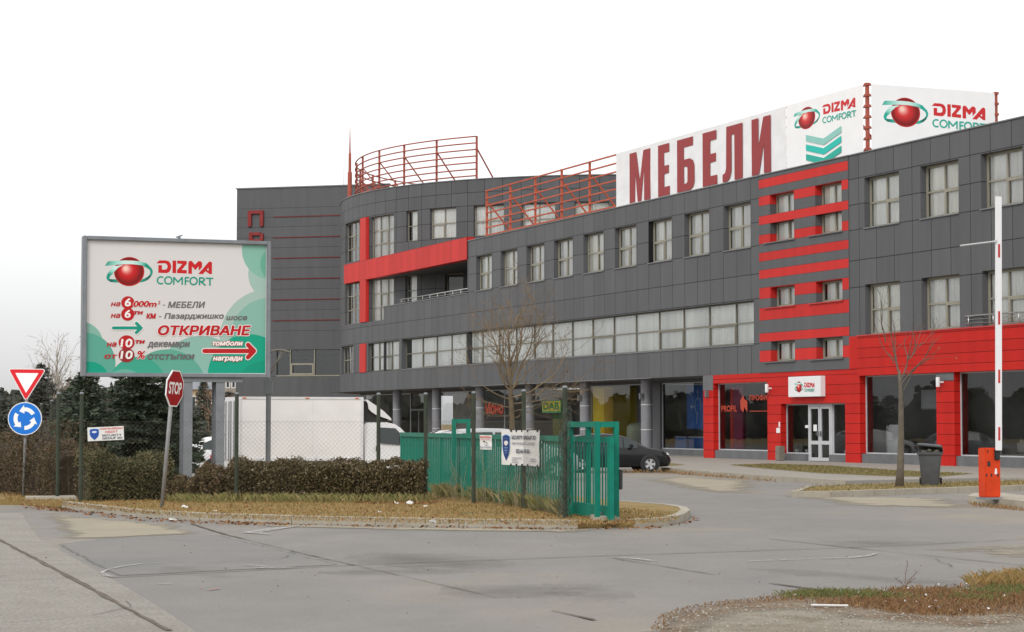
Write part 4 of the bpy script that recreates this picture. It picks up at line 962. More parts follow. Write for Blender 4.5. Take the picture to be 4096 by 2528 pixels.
# rougher carriageway at the lower left
edge = [gp(468, 1512), gp(410, 1472), gp(328, 1421), gp(246, 1373), gp(161, 1327), gp(120, 1303), gp(96, 1291), gp(80, 1270), gp(65, 1248), gp(51, 1228)]
m = MB(); m.sheet([(0.4, 5), (-1.2, 12)] + edge + [(-30, 41), (-60, 40), (-60, 0)], 0.004); S('carriageway', m, ROUGH)
# darker resurfaced slab
PATCH = [gp(x, y) for x, y in ((122, 1303), (240, 1289), (420, 1283), (535, 1279), (836, 1352), (560, 1366), (262, 1381), (180, 1336))]
def strip(mb, pts, wd, z, wob=0.35):
    pts = [Vector((p[0], p[1])) for p in pts]; out = []
    for a, b in zip(pts[:-1], pts[1:]):
        n = max(1, int((b - a).length / 0.35))
        for i in range(n): out.append(a.lerp(b, i / n))
    out.append(pts[-1]); L_, R_ = [], []
    for i, p in enumerate(out):
        d = (out[min(i + 1, len(out) - 1)] - out[max(0, i - 1)]).normalized(); nn = Vector((-d.y, d.x)); k = wd / 2 * (1 + wob * random.uniform(-1, 1)); j = wd * wob * random.uniform(-.5, .5)
        L_.append(p + nn * (k + j)); R_.append(p - nn * (k - j))
    for i in range(len(out) - 1): mb.face([(*R_[i], z), (*R_[i + 1], z), (*L_[i + 1], z), (*L_[i], z)])
m = MB()
strip(m, [gp(-60, 1262), gp(0, 1293), gp(96, 1344), gp(178, 1388), gp(239, 1422), gp(335, 1474), gp(402, 1511)], 0.055, 0.010, 0.45)
strip(m, [gp(458, 1254), gp(537, 1279)], 0.05, 0.010); strip(m, [gp(537, 1279), gp(752, 1332), gp(848, 1353)], 0.022, 0.010, 0.7); strip(m, [gp(848, 1353), gp(1190, 1431)], 0.012, 0.010, 0.8); strip(m, [gp(1320, 1462), gp(1422, 1485)], 0.035, 0.010, 0.7)
strip(m, [gp(258, 1383), gp(560, 1368), gp(848, 1353)], 0.03, 0.010)
strip(m, [gp(848, 1353), gp(1440, 1331), gp(2032, 1311)], 0.03, 0.010); strip(m, [gp(-20, 1392), gp(164, 1385)], 0.015, 0.010, 0.8)
strip(m, [gp(1465, 1336), gp(1709, 1376)], 0.022, 0.010, 0.7); strip(m, [gp(1841, 1396), gp(1970, 1415)], 0.04, 0.010, 0.8); strip(m, [gp(1842, 1290), gp(2032, 1311), gp(2460, 1355)], 0.022, 0.010, 0.6)
strip(m, [gp(2032, 1311), gp(2250, 1301), gp(2470, 1290)], 0.03, 0.010, 0.9); strip(m, [gp(615, 1277), gp(1100, 1271)], 0.012, 0.010, 0.8)
S('road_joints', m, JOINT)
m = MB()
def arcmark(pts, wd):
    P = [gp(*p) for p in pts]
    strip(m, P, wd, 0.014, 0.5)
arcmark([(275, 1382), (258, 1380), (247, 1372), (262, 1364), (300, 1356), (345, 1351)], 0.07); arcmark([(365, 1349), (400, 1347)], 0.05); arcmark([(420, 1346), (452, 1345)], 0.05)
arcmark([(582, 1353), (640, 1358)], 0.05); arcmark([(610, 1361), (700, 1360)], 0.10); arcmark([(380, 1398), (410, 1399)], 0.05); arcmark([(1482, 1336), (1520, 1338), (1562, 1344)], 0.07)
arcmark([(1790, 1345), (1850, 1342), (1950, 1339)], 0.045); arcmark([(1965, 1338), (2040, 1336), (2080, 1331), (2096, 1325)], 0.07); arcmark([(940, 1356), (1060, 1352)], 0.03); arcmark([(750, 1338), (800, 1339)], 0.04)
S('road_marking', m, PAINT)
m = MB(); m.sheet([gp(x, y) for x, y in ((575, 1276), (640, 1266), (735, 1257), (700, 1263), (625, 1275), (650, 1281))], 0.014); S('road_marking', m, PAINT)
# dust, stains and cracks: thin ragged sheets
def inside(p, poly):
    c = False; j = len(poly) - 1
    for i in range(len(poly)):
        if (poly[i][1] > p[1]) != (poly[j][1] > p[1]) and p[0] < (poly[j][0] - poly[i][0]) * (p[1] - poly[i][1]) / (poly[j][1] - poly[i][1]) + poly[i][0]: c = not c
        j = i
    return c
def rim(p, poly):
    d = 1e9
    for a, b in zip(poly, poly[1:] + poly[:1]):
        ax, ay, bx, by = *a, *b; l2 = (bx - ax) ** 2 + (by - ay) ** 2 or 1e-9; t = max(0, min(1, ((p[0] - ax) * (bx - ax) + (p[1] - ay) * (by - ay)) / l2)); d = min(d, math.hypot(p[0] - ax - t * (bx - ax), p[1] - ay - t * (by - ay)))
    return d
def soft_sheet(name, polys, mat, z, cell, fade, top=1.0):
    v, f, fa = [], [], []
    for poly in polys:
        poly = [tuple(p[:2]) for p in poly]; x0, x1 = min(p[0] for p in poly), max(p[0] for p in poly); y0, y1 = min(p[1] for p in poly), max(p[1] for p in poly); nx, ny = int((x1 - x0) / cell) + 2, int((y1 - y0) / cell) + 2; idx = {}
        def vert(i, j):
            if (i, j) not in idx:
                p = (x0 + i * cell, y0 + j * cell); idx[(i, j)] = len(v); v.append((p[0], p[1], z)); fa.append(top * min(1.0, rim(p, poly) / fade) if inside(p, poly) else 0.0)
            return idx[(i, j)]
        for i in range(nx):
            for j in range(ny):
                if any(inside((x0 + a * cell, y0 + b * cell), poly) for a, b in ((i, j), (i + 1, j), (i + 1, j + 1), (i, j + 1))): f.append((vert(i, j), vert(i + 1, j), vert(i + 1, j + 1), vert(i, j + 1)))
    me = bpy.data.meshes.new(name); me.from_pydata(v, [], f); me.materials.append(mat); at_ = me.attributes.new('fade', 'FLOAT', 'POINT')
    for i, q in enumerate(fa): at_.data[i].value = q
    o = bpy.data.objects.new(name, me); COL.objects.link(o); return tag(o, kind='structure')
make_soft(SAND, 1.3); make_soft(CONC2, 3.0)
soft_sheet('road_patch', [PATCH], CONC2, 0.004, .1, .22, 1.0)
soft_sheet('dust', [[gp(x, y) for x, y in ((50, 1216), (200, 1230), (330, 1242), (465, 1252), (560, 1279), (420, 1286), (300, 1291), (150, 1296), (85, 1292), (60, 1250))], [gp(x, y) for x, y in ((560, 1250), (900, 1256), (1400, 1264), (1700, 1252), (1400, 1278), (900, 1272), (560, 1262))]], SAND, 0.007, .2, .9, .8)
soft_sheet('dust', [[gp(x, y) for x, y in ((1470, 1148), (1600, 1134), (1880, 1150), (1895, 1183), (2340, 1190), (2470, 1215), (2300, 1222), (1950, 1212), (1780, 1186), (1600, 1178))], [gp(x, y) for x, y in ((2030, 1312), (2450, 1358), (2650, 1376), (2650, 1280), (2250, 1300))], [gp(x, y) for x, y in ((1250, 1500), (1480, 1440), (1700, 1425), (1960, 1412), (1780, 1450), (1600, 1480), (1540, 1530))]], SAND, 0.007, .35, 1.8, .8)
STAIN = make_soft(ground_mat('road_stain', [(0.15, 0.143, 0.13), (0.18, 0.17, 0.15)], 1.5, 0.1, 30), 1.1, None, 1.1); rs = random.Random(12); pol = []
for k in range(7):
    c = gp(rs.uniform(250, 2300), rs.uniform(1290, 1480)); rx, ry = rs.uniform(.25, .9), rs.uniform(.6, 2.2); th = R(rs.uniform(0, 40)); pol.append([(c[0] + math.cos(a_) * rx * math.cos(th) - math.sin(a_) * ry * math.sin(th), c[1] + math.cos(a_) * rx * math.sin(th) + math.sin(a_) * ry * math.cos(th)) for a_ in [R(15 * q) for q in range(24)]])
soft_sheet('road_stain', pol, STAIN, 0.0085, .12, .8, .38)
m = MB(); rs = random.Random(33)
for (x, y), dx, dy, n in (((700, 1318), .35, -.5, 9), ((1180, 1338), -.4, -.6, 11), ((150, 1370), -.3, -.6, 8), ((1330, 1290), .6, .2, 8), ((300, 1440), .2, -.5, 7), ((2150, 1330), .2, -.6, 7)):
    p = Vector(gp(x, y)); d = Vector((dx, dy)).normalized(); q = [tuple(p)]
    for k in range(n): d = (d + Vector((rs.gauss(0, .35), rs.gauss(0, .35)))).normalized(); p = p + d * .33; q.append(tuple(p))
    strip(m, q, .007, .0115, .8)
S('road_cracks', m, M('crack_dark', (0.06, 0.052, 0.045), 0.9, 0.3, 20))
# verge island with its kerb
KB = [(-60, 42.2), (-20, 40.9)] + [gp(x, y) for x, y in ((54, 1208), (150, 1216), (330, 1237), (480, 1246), (700, 1253), (900, 1257), (1100, 1261), (1385, 1265))]
KT = [gp(x, y) for x, y in ((1518, 1262), (1600, 1257), (1634, 1248), (1648, 1237), (1640, 1229), (1600, 1222), (1550, 1218), (1490, 1213))]
back = [(-1.2, 52), (-3.2, 60), (-12, 52), (-14.5, 58), (-20, 80), (-60, 90)]
m = MB(); m.prism(KB + [gp(1450, 1262)] + KT + back, -0.04, 0.112); S('verge', m, DRYG)
def kerb(name, path, hgt=0.125, wd=0.13, seg=1.0, z0=-0.03, mat=KERB):
    mb = MB(); P = [Vector((p[0], p[1])) for p in path]
    for a, b in zip(P[:-1], P[1:]):
        L_ = (b - a).length; n = max(1, round(L_ / seg)); d = (b - a).normalized(); nn = Vector((-d.y, d.x))
        for i in range(n):
            p = a.lerp(b, i / n); q_ = a.lerp(b, (i + 1) / n) - d * 0.012; h = hgt + random.uniform(-.003, .003); j = nn * random.uniform(-.004, .004)
            c = [p + j - nn * 0.02, q_ + j - nn * 0.02, q_ + j + nn * wd, p + j + nn * wd]
            mb.mesh([(v.x, v.y, z0) for v in c] + [(v.x, v.y, h) for v in c[:2]] + [(v.x, v.y, h + 0.004) for v in c[2:]], [(0, 3, 2, 1), (4, 5, 6, 7), (0, 1, 5, 4), (1, 2, 6, 5), (2, 3, 7, 6), (3, 0, 4, 7)])
    return S(name, mb, mat)
kerb('kerb', KB[3:] ); kerb('kerb', KT[:5], seg=0.4); kerb('kerb', KT[4:], seg=1)
m = MB(); m.prism([gp(60, 1191, .12), gp(178, 1189, .12), gp(185, 1195, .12), gp(62, 1194, .12)], 0.05, 0.16); S('kerb', m, KERB)
# islands and pavement on the right
I1 = [(6.05, 45.3), (6.9, 45.35), (9.1, 47.35), (13.8, 51.2), (17, 53.8), (16.4, 56.6), (13.5, 55.0), (9.6, 52.3), (7.0, 49.6)]
m = MB(); m.prism(I1, -0.04, 0.115); S('island', m, DRYG); kerb('kerb', I1[:5], seg=0.8, hgt=0.13); kerb('kerb', I1[5:] + I1[:1], seg=0.8, hgt=0.13)
PV = [(5.09, 69.86), (6.09, 64.27), (7.31, 58.65), (8.6, 54.2), (13.0, 57.2), (24, 52.5)]
far = [tuple(bw(22, -0.2, 0))[:2], tuple(bw(22, 9, 0))[:2], tuple(bw(-66, 9, 0))[:2], tuple(bw(-66, -3, 0))[:2], tuple(bw(-24, -5, 0))[:2], tuple(bw(-14, -6.3, 0))[:2]]
m = MB(); m.prism(PV + far, -0.04, 0.12); S('pavement', m, PAVE); kerb('kerb', PV[:4][::-1], seg=0.9, hgt=0.135); kerb('kerb', [far[5], PV[0]], seg=0.9, hgt=0.135)
m = MB(); m.sheet([gp(x, y, .124) for x, y in ((1745, 1112), (1840, 1109), (1990, 1114), (2130, 1124), (2330, 1133), (2240, 1141), (2120, 1139), (1960, 1132), (1830, 1121))], 0.126); m.sheet([gp(x, y, .124) for x, y in ((1560, 1105), (1600, 1107), (1640, 1112), (1560, 1117))], 0.126); S('grass_strip', m, ground_mat('green_grass_ground', [(0.13, 0.12, 0.045), (0.20, 0.15, 0.06)], 1.2, 0.3, 30))
BI = [gp(2316, 1204), gp(2380, 1210), gp(2460, 1219), gp(2520, 1212), gp(2400, 1196), gp(2330, 1196)]
m = MB(); m.prism(BI, -0.03, 0.15); S('barrier_island', m, KERB)
# foreground corner: bare earth with gravel
FG = [(0.2, 15.2), gp(1556, 1510), gp(1576, 1481), gp(1610, 1464), gp(1700, 1446), gp(1796, 1437), gp(1890, 1425), gp(1966, 1416), gp(2090, 1418), gp(2173, 1410), gp(2305, 1404), gp(2409, 1396), gp(2460, 1385), (9, 22.5), (9, 8), (0.6, 9)]
make_soft(DIRT, 4.0, None, .45)
soft_sheet('dirt', [FG], DIRT, 0.0165, .11, .28, 1.0)
make_soft(GRAV, 2.2, None, .5)
soft_sheet('gravel', [[gp(x, y) for x, y in ((1570, 1520), (1640, 1476), (1760, 1458), (1950, 1456), (2120, 1480), (2300, 1498), (2450, 1478), (2600, 1470), (2600, 1640), (1560, 1640))]], GRAV, 0.024, .08, .45, .8)
# ------------------------------------------------------------------ billboard, lamp and road signs
GALV = M('galvanised_grey', (0.20, 0.215, 0.235), 0.5, 0.12, 4)
BX0, BX1 = at(195, 900, 46.0), at(645, 906, 47.45)
bz = math.atan2(BX1.y - BX0.y, BX1.x - BX0.x); BWD = math.hypot(BX1.x - BX0.x, BX1.y - BX0.y)
bb = thing('billboard', 'large grey framed billboard on two steel legs with a globe logo and teal circles', 'billboard', (BX0.x, BX0.y, 0.1), bz)
Z0, Z1 = 2.53, 5.64
m = MB(); k = 0.088
m.bbox((0, -0.08, Z0), (k, 0.22, Z1), 0.012); m.bbox((BWD - k, -0.08, Z0), (BWD, 0.22, Z1), 0.012); m.bbox((k, -0.079, Z0 + 0.001), (BWD - k, 0.22, Z0 + k), 0.012); m.bbox((k, -0.079, Z1 - k), (BWD - k, 0.22, Z1 - 0.001), 0.012)
m.box((k, 0.1, Z0 + k), (BWD - k, 0.2, Z1 - k)); m.bbox((BWD * .5, 0.0, Z1), (BWD * .5 + 0.06, 0.06, Z1 + 0.05), .01); m.bar((BWD * .5 - 0.04, 0.03, Z1 + 0.03), (BWD * .5 + 0.1, 0.03, Z1 + 0.08), 0.03, 0.03)
m.build('frame', GALV, bb)
pz0, pz1, px0, px1 = Z0 + k, Z1 - k, k, BWD - k
m = MB(); m.box((px0, 0.0, pz0), (px1, 0.05, pz1)); m.build('panel', M('billboard_sheet', (0.68, 0.66, 0.65), 0.5, 0.02, 1), bb)
def bmap(x, y):
    u = (x - 50) / 1806.0; yt = 85 + (x - 60) * 0.0305; yb = 1420 + (x - 42) * 0.0066
    return (px0 + u * (px1 - px0), pz0 + (yb - y) / (yb - yt) * (pz1 - pz0))
a = Art(bmap, step=0.00011)
a.clip = (56, 60, 1850, 1424)
def circ(cx, cy, r, col):
    n = 48; pts = [(cx + r * math.cos(2 * math.pi * k_ / n), cy + r * math.sin(2 * math.pi * k_ / n)) for k_ in range(n)]
    pts = [(x, max(y, 87 + (min(max(x, 50), 1856) - 60) * 0.0305)) for x, y in pts]
    a.poly(pts, col)
circ(1930, 430, 262, (160, 190, 181)); circ(1900, 185, 298, (133, 184, 168)); circ(1960, 330, 170, (105, 172, 150))
circ(1880, 1080, 500, (164, 190, 181)); circ(1880, 1060, 388, (134, 181, 167))
circ(1190, 1500, 450, (140, 184, 172)); circ(850, 1585, 400, (97, 168, 148)); circ(1680, 1450, 418, (12, 160, 130)); circ(1840, 1600, 300, (6, 150, 120))
circ(-10, 1135, 228, (133, 180, 165)); circ(30, 1330, 312, (92, 166, 147)); circ(560, 1540, 280, (60, 164, 138)); circ(90, 1500, 190, (10, 158, 128)); circ(430, 1600, 215, (105, 172, 153))
a.clip = None
logo(a, 468, 405, 1.0)
GR = (108, 104, 104); DR_ = (150, 22, 26); RD = (186, 24, 28); OL = 0.035
for y in (718, 834): a.disc(457, y, 65, RD)
for y, c in ((1117, RD), (1245, (150, 40, 42))): a.disc(449, y, 79, c, ry=72)
a.text('на', (290, 712, 385, 755), RD, 0.03, 0.2); a.text('6', (427, 675, 487, 755), (240, 236, 234), 0.04, 0.1); a.text('000m', (510, 698, 745, 762), RD, 0.045, 0.2, OL); a.text('2', (756, 699, 778, 733), RD, 0.02, 0.2)
a.rect(803, 738, 828, 745, GR); a.text('МЕБЕЛИ', (855, 706, 1230, 770), GR, 0.042, 0.2)
a.text('на', (290, 828, 385, 872), RD, 0.03, 0.2); a.text('6', (427, 792, 485, 870), (240, 236, 234), 0.04, 0.1); a.text('ти', (512, 802, 610, 838), RD, 0.045, 0.2); a.text('км', (640, 825, 738, 880), RD, 0.045, 0.2)
a.rect(765, 854, 790, 861, GR); a.text('Пазарджишко', (820, 822, 1420, 893), GR, 0.042, 0.2); a.text('шосе', (1445, 850, 1660, 893), GR, 0.042, 0.2)
def arrow(x0, x1, y, th, hl, hh, col):
    for g_, c_ in ((9, (232, 228, 226)), (0, col)):
        t_ = th + 2 * g_
        a.stroke([(x0, y), (x1, y)], t_, c_, False); a.disc(x0, y, t_ / 2, c_, n=16); a.stroke([(x1 - hl, y - hh), (x1, y), (x1 - hl, y + hh)], t_, c_); a.disc(x1 - hl, y - hh, t_ / 2, c_, n=16); a.disc(x1 - hl, y + hh, t_ / 2, c_, n=16)
arrow(318, 590, 972, 32, 46, 46, TEAL); arrow(1226, 1732, 1202, 44, 62, 62, RD)
a.text('ОТКРИВАНЕ', (757, 943, 1698, 1047), RD, 0.05, 0.18, 0.05)
a.text('на', (253, 1115, 350, 1160), RD, 0.03, 0.2); a.text('10', (387, 1080, 505, 1165), (240, 236, 234), 0.04, 0.1); a.text('ти', (532, 1093, 630, 1130), RD, 0.045, 0.2); a.text('декември', (655, 1110, 1078, 1180), GR, 0.042, 0.2)
a.text('от', (230, 1237, 355, 1280), RD, 0.03, 0.2); a.text('10', (387, 1200, 508, 1283), (240, 236, 234), 0.04, 0.1); a.text('%', (553, 1200, 632, 1283), RD, 0.03, 0.15, OL); a.text('отстъпки', (657, 1232, 1127, 1288), GR, 0.042, 0.2)
a.text('томболи', (1303, 1097, 1617, 1150), (242, 238, 236), 0.045, 0.2, 0.05, RD); a.text('награди', (1312, 1257, 1617, 1312), (242, 238, 236), 0.045, 0.2, 0.05, RD)
a.build('artwork', bb)
for xm in (2.37, 3.10):
    m = MB(); m.box((xm - 0.10, 0.22, -0.2), (xm + 0.10, 0.25, Z0 + 0.6)); m.box((xm - 0.10, 0.42, -0.2), (xm + 0.10, 0.45, Z0 + 0.6)); m.box((xm - 0.015, 0.25, -0.2), (xm + 0.015, 0.42, Z0 + 0.6))
    m.box((xm - 0.10, 0.0, -0.2), (xm + 0.10, 0.02, Z0 - 0.002)); m.box((xm - 0.012, 0.02, -0.2), (xm + 0.012, 0.219, Z0 - 0.004))
    m.build('leg', GALV, bb)
m = MB(); m.box((1.9, -0.02, Z0 - 0.10), (3.6, 0.2, Z0 - 0.003)); m.build('crossbeam', GALV, bb)
p = at(642, 1000, 49.0); lp = thing('lamp_post', 'thin grey lamp post with short curved arm behind the billboard right edge', 'lamp post', (p.x, p.y, 0.0))
m = MB(); m.tube([(0, 0, 0), (0, 0, 3.3)], 0.06, 8); m.bbox((-0.10, -0.08, 2.28), (0.09, 0.08, 2.62), 0.01); m.build('pole', GALV, lp, smooth=40)
m = MB(); m.tube([(0, 0, 3.22), (0.08, 0, 3.30), (0.22, 0, 3.325), (0.38, 0, 3.31), (0.52, 0, 3.25)], 0.025, 6); m.tube([(0.1, 0, 2.9), (0.36, 0, 3.29)], 0.012, 5); m.tube([(0.05, 0, 2.75), (0.30, 0, 3.29)], 0.012, 5); m.build('arm', M('cream_frame', ()), lp, smooth='all')

SWHITE = M('sign_white', (0.84, 0.84, 0.84), 0.4, 0.02, 3); SGREY = M('sign_back', (0.30, 0.30, 0.31), 0.5, 0.05, 3)
POLE = M('grey_pole', (0.235, 0.235, 0.235), 0.5, 0.15, 5)
def rounded(pts, r, n=5):
    out = []
    for i, p in enumerate(pts):
        p = Vector(p); a_ = (Vector(pts[i - 1]) - p).normalized(); b_ = (Vector(pts[(i + 1) % len(pts)]) - p).normalized(); an = a_.angle(b_); d = r / math.tan(an / 2); c = p + (a_ + b_).normalized() * (r / math.sin(an / 2))
        s0, s1 = p + a_ * d - c, p + b_ * d - c; t0 = math.atan2(s0.y, s0.x); t1 = math.atan2(s1.y, s1.x); dt = (t1 - t0 + math.pi) % (2 * math.pi) - math.pi
        for k_ in range(n + 1): t = t0 + dt * k_ / n; out.append((c.x + r * math.cos(t), c.y + r * math.sin(t)))
    return out
def plate(poly, th=0.02, mat=SGREY):
    m = MB(); n = len(poly); tri = tessellate_polygon([[Vector((p[0], p[1], 0)) for p in poly]]); v = [(p[0], 0, p[1]) for p in poly] + [(p[0], th, p[1]) for p in poly]
    m.mesh(v, [tuple(t) for t in tri] + [tuple(n + k_ for k_ in t) for t in tri] + [(i, (i + 1) % n, n + (i + 1) % n, n + i) for i in range(n)]); return m
g0 = gp(57, 1187, 0.11); Ys = g0[1]
ts = thing('traffic_sign', 'grey pole with a give way triangle above a blue roundabout disc', 'traffic sign', (g0[0], Ys, 0.1))
zz = lambda y: at(60, y, Ys).z - 0.1
xx = lambda x: at(x, 1000, Ys).x - g0[0]
m = MB(); m.tube([(-0.02, 0.05, 0), (0.03, 0.05, zz(900))], 0.032, 10); m.build('pole', POLE, ts, smooth='all')
tri3 = [(xx(17), zz(881.5)), (xx(61), zz(961)), (xx(110), zz(882.5))]
pl = plate(rounded(tri3, 0.045)).build('triangle', SWHITE, ts); a = Art(lambda x, y: (x, y), y0=-0.002)
c3 = (sum(p[0] for p in tri3) / 3, sum(p[1] for p in tri3) / 3); sc = lambda f: [(c3[0] + (p[0] - c3[0]) * f, c3[1] + (p[1] - c3[1]) * f) for p in tri3]
a.poly(rounded(sc(.93), 0.03), (222, 32, 44)); a.poly(rounded(sc(.60), 0.008), (250, 250, 250)); a.build('symbol', pl)
cr = (xx(100.5) - xx(19)) / 2; cx, cz = xx(59.5), zz(1001.5)
pl = plate([(cx + cr * math.cos(2 * math.pi * k_ / 40), cz + cr * 0.97 * math.sin(2 * math.pi * k_ / 40)) for k_ in range(40)]).build('disc', SWHITE, ts); a = Art(lambda x, y: (x, y), y0=-0.002)
a.disc(cx, cz, cr * 0.95, (22, 118, 214), ry=cr * 0.92)
for s_ in (0, 120, 240):
    ro, ri = cr * 0.66, cr * 0.43; A_ = lambda t, r_: (cx + r_ * math.cos(R(t)), cz + r_ * math.sin(R(t)))
    t0 = s_ + 28
    a.poly([A_(t0 + k_ * 8, ro) for k_ in range(10)] + [A_(t0 + (9 - k_) * 8, ri) for k_ in range(10)], (246, 246, 246))
    a.poly([A_(t0 + 66, ro * 1.22), A_(t0 + 66, ri * 0.70), A_(t0 + 100, (ro + ri) / 2)], (246, 246, 246))
a.build('symbol', pl)

g1 = gp(386, 1215, 0.11); Yt = g1[1]
tip = at(415, 888, Yt); lean = math.atan2(tip.x - g1[0], tip.z - 0.1)
st = thing('stop_sign', 'red octagonal stop sign on a leaning grey pole', 'traffic sign', (g1[0], Yt, 0.1)); st.rotation_euler = (0, lean, 0)
m = MB(); m.tube([(0, 0.05, 0), (0, 0.05, 2.3)], 0.036, 10); m.build('pole', POLE, st, smooth='all')
hw, hh_ = 0.322, 0.322; zc_ = math.hypot(at(417, 929, Yt).z - 0.1, 0.0) + 0.008; RZ = R(72)
oc = lambda f: [(hw * f * math.cos(R(22.5 + 45 * k_)) / math.cos(R(22.5)), hh_ * f * math.sin(R(22.5 + 45 * k_)) / math.cos(R(22.5))) for k_ in range(8)]
pl = plate(oc(1.0)).build('octagon', SWHITE, st, loc=(0.06, -0.03, zc_), rot=(0, 0, RZ)); a = Art(lambda x, y: (x, -y), y0=-0.002)
a.poly([(x, -y) for x, y in oc(0.93)], (158, 12, 18)); a.text('STOP', (-0.235, -0.115, 0.245, 0.10), (240, 240, 240), 0.035); a.build('lettering', pl)

# ------------------------------------------------------------------ chain-link fence with posts
FGREEN = M('fence_green', (0.045, 0.055, 0.038), 0.6, 0.2, 5, spec=0.2); WIRE = M('fence_wire', (0.105, 0.098, 0.075), 0.6, 0.1, 5, spec=0.2)
def fence(name, label, pts, post_h, net_h, tops=True):
    f = thing(name, label, 'fence', (pts[0][0], pts[0][1], 0.1)); o = Vector((pts[0][0], pts[0][1], 0))
    P = [Vector((p[0], p[1], 0)) - o for p in pts]
    for p in P:
        m = MB(); m.tube([(p.x, p.y, -0.1), (p.x, p.y, post_h - 0.02)], 0.038, 8); m.lathe([(0.042, 0), (0.042, 0.02), (0.02, 0.035)], 8, 1, c=(p.x, p.y, post_h - 0.02)); m.build('post', [FGREEN, GALV], f, smooth=40)
    m = MB(); rr = 0.0013; zb = 0.05; sp = 0.088
    for a_, b_ in zip(P[:-1], P[1:]):
        L_ = (b_ - a_).length; d = (b_ - a_) / L_; H_ = net_h - zb; nn = Vector((-d.y, d.x, 0)) * 0.03
        s_ = -H_
        while s_ < L_:
            for sg in (1, -1):
                u0, z0, u1, z1 = (s_, zb, s_ + H_, net_h) if sg > 0 else (s_ + H_, zb, s_, net_h)
                if u0 > u1: u0, z0, u1, z1 = u1, z1, u0, z0
                if u0 < 0: z0 += (z1 - z0) * (-u0) / (u1 - u0); u0 = 0
                if u1 > L_: z1 = z0 + (z1 - z0) * (L_ - u0) / (u1 - u0); u1 = L_
                if u1 - u0 > 0.02: m.tube([a_ + d * u0 - nn + Vector((0, 0, z0)), a_ + d * u1 - nn + Vector((0, 0, z1))], rr, 3, cap=False)
            s_ += sp
        for z in (net_h - 0.02, net_h * .5): m.tube([a_ - nn + Vector((0, 0, z)), b_ - nn + Vector((0, 0, z))], rr * 1.2, 3, cap=False)
    m.build('netting', WIRE, f); return f
def fp(x, y): return gp(x, y, 0.11)
FA = [fp(193, 1201), fp(565, 1199), fp(905, 1197), fp(1018, 1198), fp(1133, 1205), fp(1253, 1217), fp(1352, 1240)]
fence('chain_link_fence', 'dark green chain link fence along the verge from the spruce to the gate', FA, 2.08, 1.55)
FB = [(-9.0, 41.5), (-10.4, 48), (-12.1, 55), (-14.4, 64), (-17.0, 74)]
fence('chain_link_fence', 'dark green fence posts running back along the street behind the give way sign', FB, 2.1, 1.6)
# the loose roll of netting at the gate end
nr = thing('netting_roll', 'bunched end of green netting wrapped round the last fence post by the gate', 'netting', (FA[-1][0], FA[-1][1], 0.1)); m = MB()
for i in range(170):
    t0 = random.uniform(0, 6.28); z0 = random.uniform(0.05, 1.5); n = 7; dz = random.choice((-1, 1)) * 0.1
    m.tube([((0.09 + 0.02 * math.sin(z0 * 9)) * math.cos(t0 + k_ * .5), (0.09 + 0.02 * math.sin(z0 * 7)) * math.sin(t0 + k_ * .5), max(0.02, z0 + dz * k_ * .5)) for k_ in range(n)], 0.0028, 3, cap=False)
m.build('mesh', M('old_wire', (0.06, 0.08, 0.06), 0.6, 0.2, 5), nr)

# ------------------------------------------------------------------ green sliding gate in its guide frames
GG = M('gate_green', (0.006, 0.185, 0.128), 0.5, 0.12, 6, spec=0.2); GGD = M('gate_dark', (0.03, 0.03, 0.032), 0.5)
ga = Vector((*gp(1387, 1246, .03), 0)); gb = Vector((*gp(1452, 1257, .03), 0)); gdv = (ga - gb).normalized()
grz = math.atan2(-gdv.y, -gdv.x)
gate = thing('sliding_gate', 'long bright green slatted sliding gate standing open behind the fence', 'gate', (gb.x, gb.y, 0.03), grz)
GL = 17.2; XE = 0.16     # local x runs towards the camera; the gate lies from -GL to XE
m = MB()
m.box((-GL, -0.03, 1.27), (XE, 0.03, 1.36)); m.box((-GL, -0.035, 0.10), (XE, 0.035, 0.30)); m.build('rail', GG, gate)
m = MB(); m.bbox((XE, -0.045, 0.07), (XE + 0.11, 0.045, 1.37), 0.008); m.build('stile', GG, gate)
for xq in (-4.2, -8.4, -12.6, -GL + 0.05): m = MB(); m.box((xq - 0.04, -0.028, 0.30), (xq + 0.04, 0.028, 1.27)); m.build('stile', GG, gate)
sl = MB(); n = int(GL / 0.176)
slats = []
base = None
for i in range(n):
    xq = -0.06 - i * 0.176
    if i < 99:
        if i in (0, 10):
            w2, t2 = (0.021, 0.007) if i == 0 else (0.027, 0.012)
            s_ = MB(); s_.box((-w2, -t2, 0.30), (w2, t2, 1.27)); base = s_.build('slat', GG, gate, loc=(xq, 0, 0))
        else:
            c = base.copy(); COL.objects.link(c); c.parent = gate; c.location = (xq, 0, 0)
    else: sl.box((xq - 0.032, -0.012, 0.30), (xq + 0.032, 0.012, 1.27))
tag(sl.build('slats', GG, gate), kind='stuff')
def portal(x0, x1, hgt, name, label, h2=None):
    o = thing(name, label, 'gate guide', tuple(Matrix.LocRotScale(gate.location, gate.rotation_euler, None) @ Vector((x1, 0, 0))), grz); L_ = x0 - x1
    for xq in ((0, L_) if L_ else (0,)):
        for yq in (-0.15, 0.15):
            m = MB(); m.bbox((xq - 0.04, yq - 0.04, -0.06), (xq + 0.04, yq + 0.04, hgt), 0.006); m.build('post', GG, o)
    m = MB()
    for yq in (-0.15, 0.15):
        if L_: m.box((0.041, yq - 0.039, hgt - 0.09), (L_ - 0.041, yq + 0.039, hgt - 0.002)) if L_ > 0 else m.box((L_ + 0.041, yq - 0.039, hgt - 0.09), (-0.041, yq + 0.039, hgt - 0.002))
    for xq in ((0, L_) if L_ else (0,)): m.box((xq - 0.039, -0.109, hgt - 0.088), (xq + 0.039, 0.109, hgt - 0.004))
    m.build('top_rail', GG, o); return o
